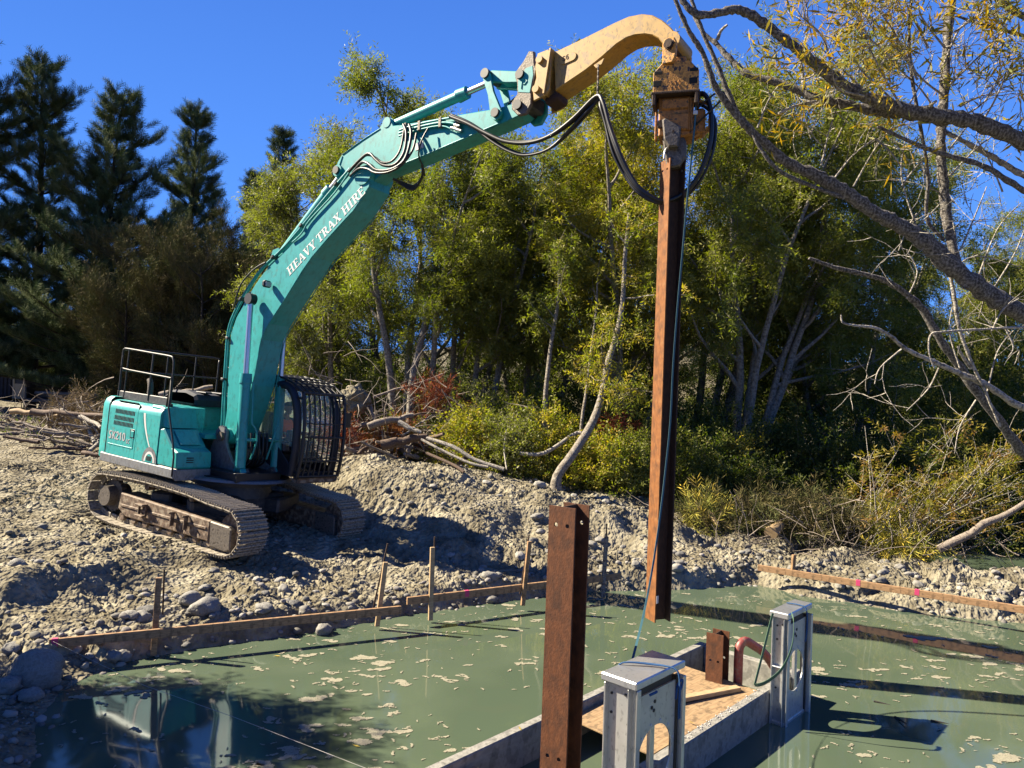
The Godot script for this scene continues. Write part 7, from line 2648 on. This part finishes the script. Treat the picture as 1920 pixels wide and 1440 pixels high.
func build_person() -> void:
	var P := thing("person", "person in an orange safety vest and dark cap seated at the controls in the cab", "person", MX * Vector3(.33, 1.69, -.85), "", MX.basis)
	var navy := Color(.008, .011, .02)
	var trou := Color(.03, .035, .04)
	var skinc := Color(.34, .2, .13)
	var boot := Color(.05, .035, .02)
	var b := []
	b.append([Vector3(-.06, .10, -.07), Vector3(-.06, .10, .07), .125, .125, trou])
	b.append([Vector3(-.06, .12, 0), Vector3(-.08, .34, 0), .125, .135, navy])
	b.append([Vector3(-.08, .40, -.06), Vector3(-.08, .40, .06), .125, .125, navy])
	b.append([Vector3(-.07, .50, -.13), Vector3(-.07, .50, .13), .07, .07, navy])
	b.append([Vector3(-.06, .50, 0), Vector3(-.03, .63, 0), .058, .052, skinc])
	for s in [-1.0, 1.0]:
		b.append([Vector3(-.07, .49, s * .17), Vector3(.03, .26, s * .25), .062, .048, navy])
		b.append([Vector3(.03, .26, s * .25), Vector3(.28, .27, s * .285), .046, .034, navy])
		b.append([Vector3(.28, .27, s * .285), Vector3(.345, .275, s * .288), .032, .028, skinc])
		b.append([Vector3(-.03, .09, s * .09), Vector3(.42, .12, s * .12), .092, .066, trou])
		b.append([Vector3(.42, .12, s * .12), Vector3(.52, -.28, s * .11), .062, .044, trou])
		b.append([Vector3(.52, -.30, s * .11), Vector3(.68, -.38, s * .11), .046, .036, boot])
	# head on the same skin
	var hc := Vector3(.0, .76, 0)
	b.append([hc + Vector3(-.025, .02, 0), hc + Vector3(.01, .03, 0), .092, .088, skinc])
	b.append([hc + Vector3(.02, -.05, 0), hc + Vector3(.045, -.085, 0), .064, .04, skinc])
	b.append([hc + Vector3(.088, .0, 0), hc + Vector3(.112, -.025, 0), .011, .014, skinc])
	for s in [-1.0, 1.0]:
		b.append([hc + Vector3(-.01, -.01, s * .088), hc + Vector3(-.015, .02, s * .096), .013, .016, skinc])
	var m := StandardMaterial3D.new()
	m.vertex_color_use_as_albedo = true
	m.roughness = .8
	m.resource_name = "person"
	put("body", skin(b, .0155, .03), m, P)
	var hands := []
	for s in [-1.0, 1.0]:
		hands = []
		var w := Vector3(.345, .275, s * .288)
		var palm := w + Vector3(.06, .0, 0)
		hands.append([w - Vector3(.02, 0, 0), palm, .027, .030, skinc])
		for k in 4:
			var y := .032 - k * .021
			var l: float = [.85, 1.0, .95, .75][k]
			var k0 := palm + Vector3(.02, y, s * .022)
			var k1 := k0 + Vector3(.030, -.002, -s * .004) * l
			var k2 := k1 + Vector3(.010, -.004, -s * .028) * l
			var k3 := k2 + Vector3(-.018, -.003, -s * .012) * l
			hands.append([palm + Vector3(-.01, y * .8, s * .012), k0, .012, .0105, skinc])
			hands.append([k0, k1, .0105, .0095, skinc]); hands.append([k1, k2, .0095, .0088, skinc]); hands.append([k2, k3, .0088, .0078, skinc])
		var t0 := palm + Vector3(-.025, .022, -s * .012)
		hands.append([t0, t0 + Vector3(.028, .018, -s * .018), .013, .0115, skinc])
		hands.append([t0 + Vector3(.028, .018, -s * .018), t0 + Vector3(.055, .012, -s * .016), .0115, .0095, skinc])
		put("hand", skin(hands, .005, .008), m, P)
	var vest := []
	var orange := Color(.95, .17, .025)
	vest.append([Vector3(-.06, .14, 0), Vector3(-.08, .36, 0), .135, .146, orange])
	vest.append([Vector3(-.08, .40, -.06), Vector3(-.08, .40, .06), .138, .138, orange])
	vest.append([Vector3(-.075, .495, -.10), Vector3(-.075, .495, .10), .074, .074, orange])
	put("safety_vest", skin(vest, .0155, .03), m, P)
	var capg := Geo.new()
	var rings := []
	for j in 6:
		var a := j / 5.0 * PI * .5
		var ring := []
		for i in 20:
			var t := TAU * i / 20.0
			ring.append(hc + Vector3(-.008 + cos(t) * .104 * cos(a), .045 + .082 * sin(a), sin(t) * .097 * cos(a)))
		rings.append(ring)
	capg.smooth(true)
	for j in 5:
		for i in 20:
			var k := (i + 1) % 20
			capg.face([rings[j][i], rings[j][k], rings[j + 1][k], rings[j + 1][i]], rings[j][i] - hc)
	capg.prism(V2s([.05, -.075, .12, -.06, .165, -.03, .175, 0, .165, .03, .12, .06, .05, .075]), -.004, .004, .001, Transform3D(Basis(Vector3(1, 0, 0), Vector3(0, 0, 1), Vector3(0, 1, 0)), hc + Vector3(.0, .048, 0)))
	put("cap", capg, M.navy, P)
	for s in [-1.0, 1.0]:
		var e := Geo.new()
		e.box(hc + Vector3(.084, .012, s * .033), Vector3(.012, .011, .022), .003)
		put("eye", e, M.hole_dark, P)


# ------------------------------------------------------------------ foam on the water
func foam_mesh(seed_: int, long: float) -> ArrayMesh:
	var r := RandomNumberGenerator.new()
	r.seed = seed_
	var blobs := []
	var count := r.randi_range(5, 13)
	var p := Vector2(-.32 * long, 0)
	for i in count:
		blobs.append([p + Vector2(r.randfn(), r.randfn()) * .07, r.randf_range(.035, .095)])
		p += Vector2(r.randf_range(.02, .12) * long, r.randf_range(-.075, .075))
		if p.x > .34 * long:
			p = Vector2(r.randf_range(-.3, .1) * long, r.randf_range(-.2, .2))
	var n := FastNoiseLite.new()
	n.seed = seed_
	n.frequency = 7.0
	n.fractal_octaves = 2
	var field := func(q: Vector2) -> float:
		var s := 0.0
		for b in blobs:
			s += b[1] * b[1] / maxf(q.distance_squared_to(b[0]), 1e-5)
		return s - 1.25 + n.get_noise_2dv(q) * 1.0
	var nx := 56
	var ny := 34
	var vals := []
	for j in ny + 1:
		for i in nx + 1:
			vals.append(field.call(Vector2((float(i) / nx - .5) * 1.3, (float(j) / ny - .5) * .8)))
	var g := Geo.new()
	g.smooth(true)
	var pt := func(i: int, j: int) -> Vector3: return Vector3((float(i) / nx - .5) * 1.3, 0, (float(j) / ny - .5) * .8)
	for j in ny:
		for i in nx:
			for tri in [[[i, j], [i + 1, j], [i + 1, j + 1]], [[i, j], [i + 1, j + 1], [i, j + 1]]]:
				var poly := []
				for k in 3:
					var a: Array = tri[k]
					var b: Array = tri[(k + 1) % 3]
					var va: float = vals[a[1] * (nx + 1) + a[0]]
					var vb: float = vals[b[1] * (nx + 1) + b[0]]
					var pa: Vector3 = pt.call(a[0], a[1])
					var pb: Vector3 = pt.call(b[0], b[1])
					if va > 0.0: poly.append(pa)
					if (va > 0.0) != (vb > 0.0): poly.append(pa.lerp(pb, va / (va - vb)))
				for k in range(1, poly.size() - 1):
					g.face([poly[0], poly[k], poly[k + 1]], Vector3.UP)
	return g.done()


func build_foam() -> void:
	mat("foam", Color(.46, .425, .30), .9, 0, .2, 6.0, Color(.30, .29, .19), .3, true, .55)
	rng.seed = 6100
	var kinds := []
	for i in 16:
		kinds.append(foam_mesh(700 + i, 1.0))
	var made := 0
	var tries := 0
	var dens := FastNoiseLite.new()
	dens.seed = 12
	dens.frequency = .28
	var inv := TB.inverse()
	var small := []
	while made < 290 and tries < 9000:
		tries += 1
		var d := 6.8 + 6.9 * rng.randf()
		var x := rnd(-.72, .72) * d
		if shore(x, d) > -.12:
			continue
		var t := inv * Vector3(x, 0, -d)
		if t.x > 2.9 and t.x < 9.1 and t.z > -4.95 and t.z < -2.95:
			continue
		if dens.get_noise_2d(x, d * 1.6) + rnd(-.25, .25) < -.02:
			continue
		var s := rnd(.10, .38) * (1.0 if rng.randf() < .6 else .5)
		var o := put("foam_patch", kinds[rng.randi() % 16], M.foam)
		o.transform = Transform3D(Basis(Vector3.UP, rnd(-.7, .7) + (PI if rng.randf() < .5 else 0.0)).scaled(Vector3(s * 1.15, 1, s)), Vector3(x, .004 + .0001 * (made % 20), -d))
		tag(o, ["small", "ragged", "broad"][clampi(int((s - .06) / .13), 0, 2)] + " cream scum patch floating on the green pond", "foam", "scum patches floating on the pond")
		made += 1
	var co := []
	for i in 1100:
		var d := 6.8 + 6.5 * rng.randf()
		var x := rnd(-.72, .72) * d
		var t := inv * Vector3(x, 0, -d)
		if shore(x, d) > -.1 or (t.x > 2.9 and t.x < 9.1 and t.z > -4.95 and t.z < -2.95) or dens.get_noise_2d(x, d * 1.6) < -.25:
			continue
		small.append(Transform3D(Basis(Vector3.UP, rnd(0, TAU)).scaled(Vector3.ONE * rnd(.03, .13)), Vector3(x, .0065, -d)))
	tag(scatter("foam", kinds[3], M.foam, small, co, null, "stuff"), "tiny flecks of scum scattered over the pond", "foam")


func build_small_things() -> void:
	# fallen leaves on the water and the plywood
	rng.seed = 7001
	var lg := Geo.new()
	lg.smooth(false)
	leaf(lg, Vector3(-.05, .003, 0), Vector3.RIGHT, Vector3(0, .2, 1).normalized(), .10, .022)
	var lm := lg.done()
	flat_mat("yellow_leaf", Color(.50, .36, .03), .6)
	flat_mat("brown_leaf", Color(.22, .12, .05), .7)
	for q in [[668, 1400, 0, 0], [1296, 1356, .272, 0], [975, 1368, .36, 0], [1378, 1294, .274, 1], [1112, 1305, .272, 1], [520, 1231, 0, 0], [1180, 1330, .272, 1], [1210, 1372, .272, 0]]:
		var p := spot(q[0], q[1], 8.0)
		var t: float = (EYE - q[2]) / (EYE - p.y)
		var o := put("fallen_leaf", lm, M.yellow_leaf if q[3] == 0 else M.brown_leaf)
		o.transform = Transform3D(Basis(Vector3.UP, rnd(0, 6)), Vector3(p.x * t, q[2] + .008, -8.0 * t))
		tag(o, "fallen yellow willow leaf floating on the pond" if q[2] == 0 else "fallen willow leaf lying on the plywood or tank", "leaf", "fallen leaves")
	# sticks floating by the tank's right side
	for q in [[1638, 1316, 1695, 1325], [1678, 1345, 1700, 1362], [1745, 1352, 1790, 1360]]:
		var a := spot(q[0], q[1], 8.0)
		var b := spot(q[2], q[3], 8.0)
		var ta := EYE / (EYE - a.y)
		var tb := EYE / (EYE - b.y)
		var pa := Vector3(a.x * ta, .006, -8.0 * ta)
		var pb := Vector3(b.x * tb, .006, -8.0 * tb)
		var g := Geo.new()
		g.tube(walk(Vector3.ZERO, (pb - pa).normalized(), pa.distance_to(pb), 4, .08, 0), [.012, .012, .01, .008, .004], 6)
		var o := put("floating_stick", g, M.bark_dark)
		o.position = pa
		tag(o, "dark stick floating on the pond right of the far gate", "stick", "sticks floating right of the far gate")
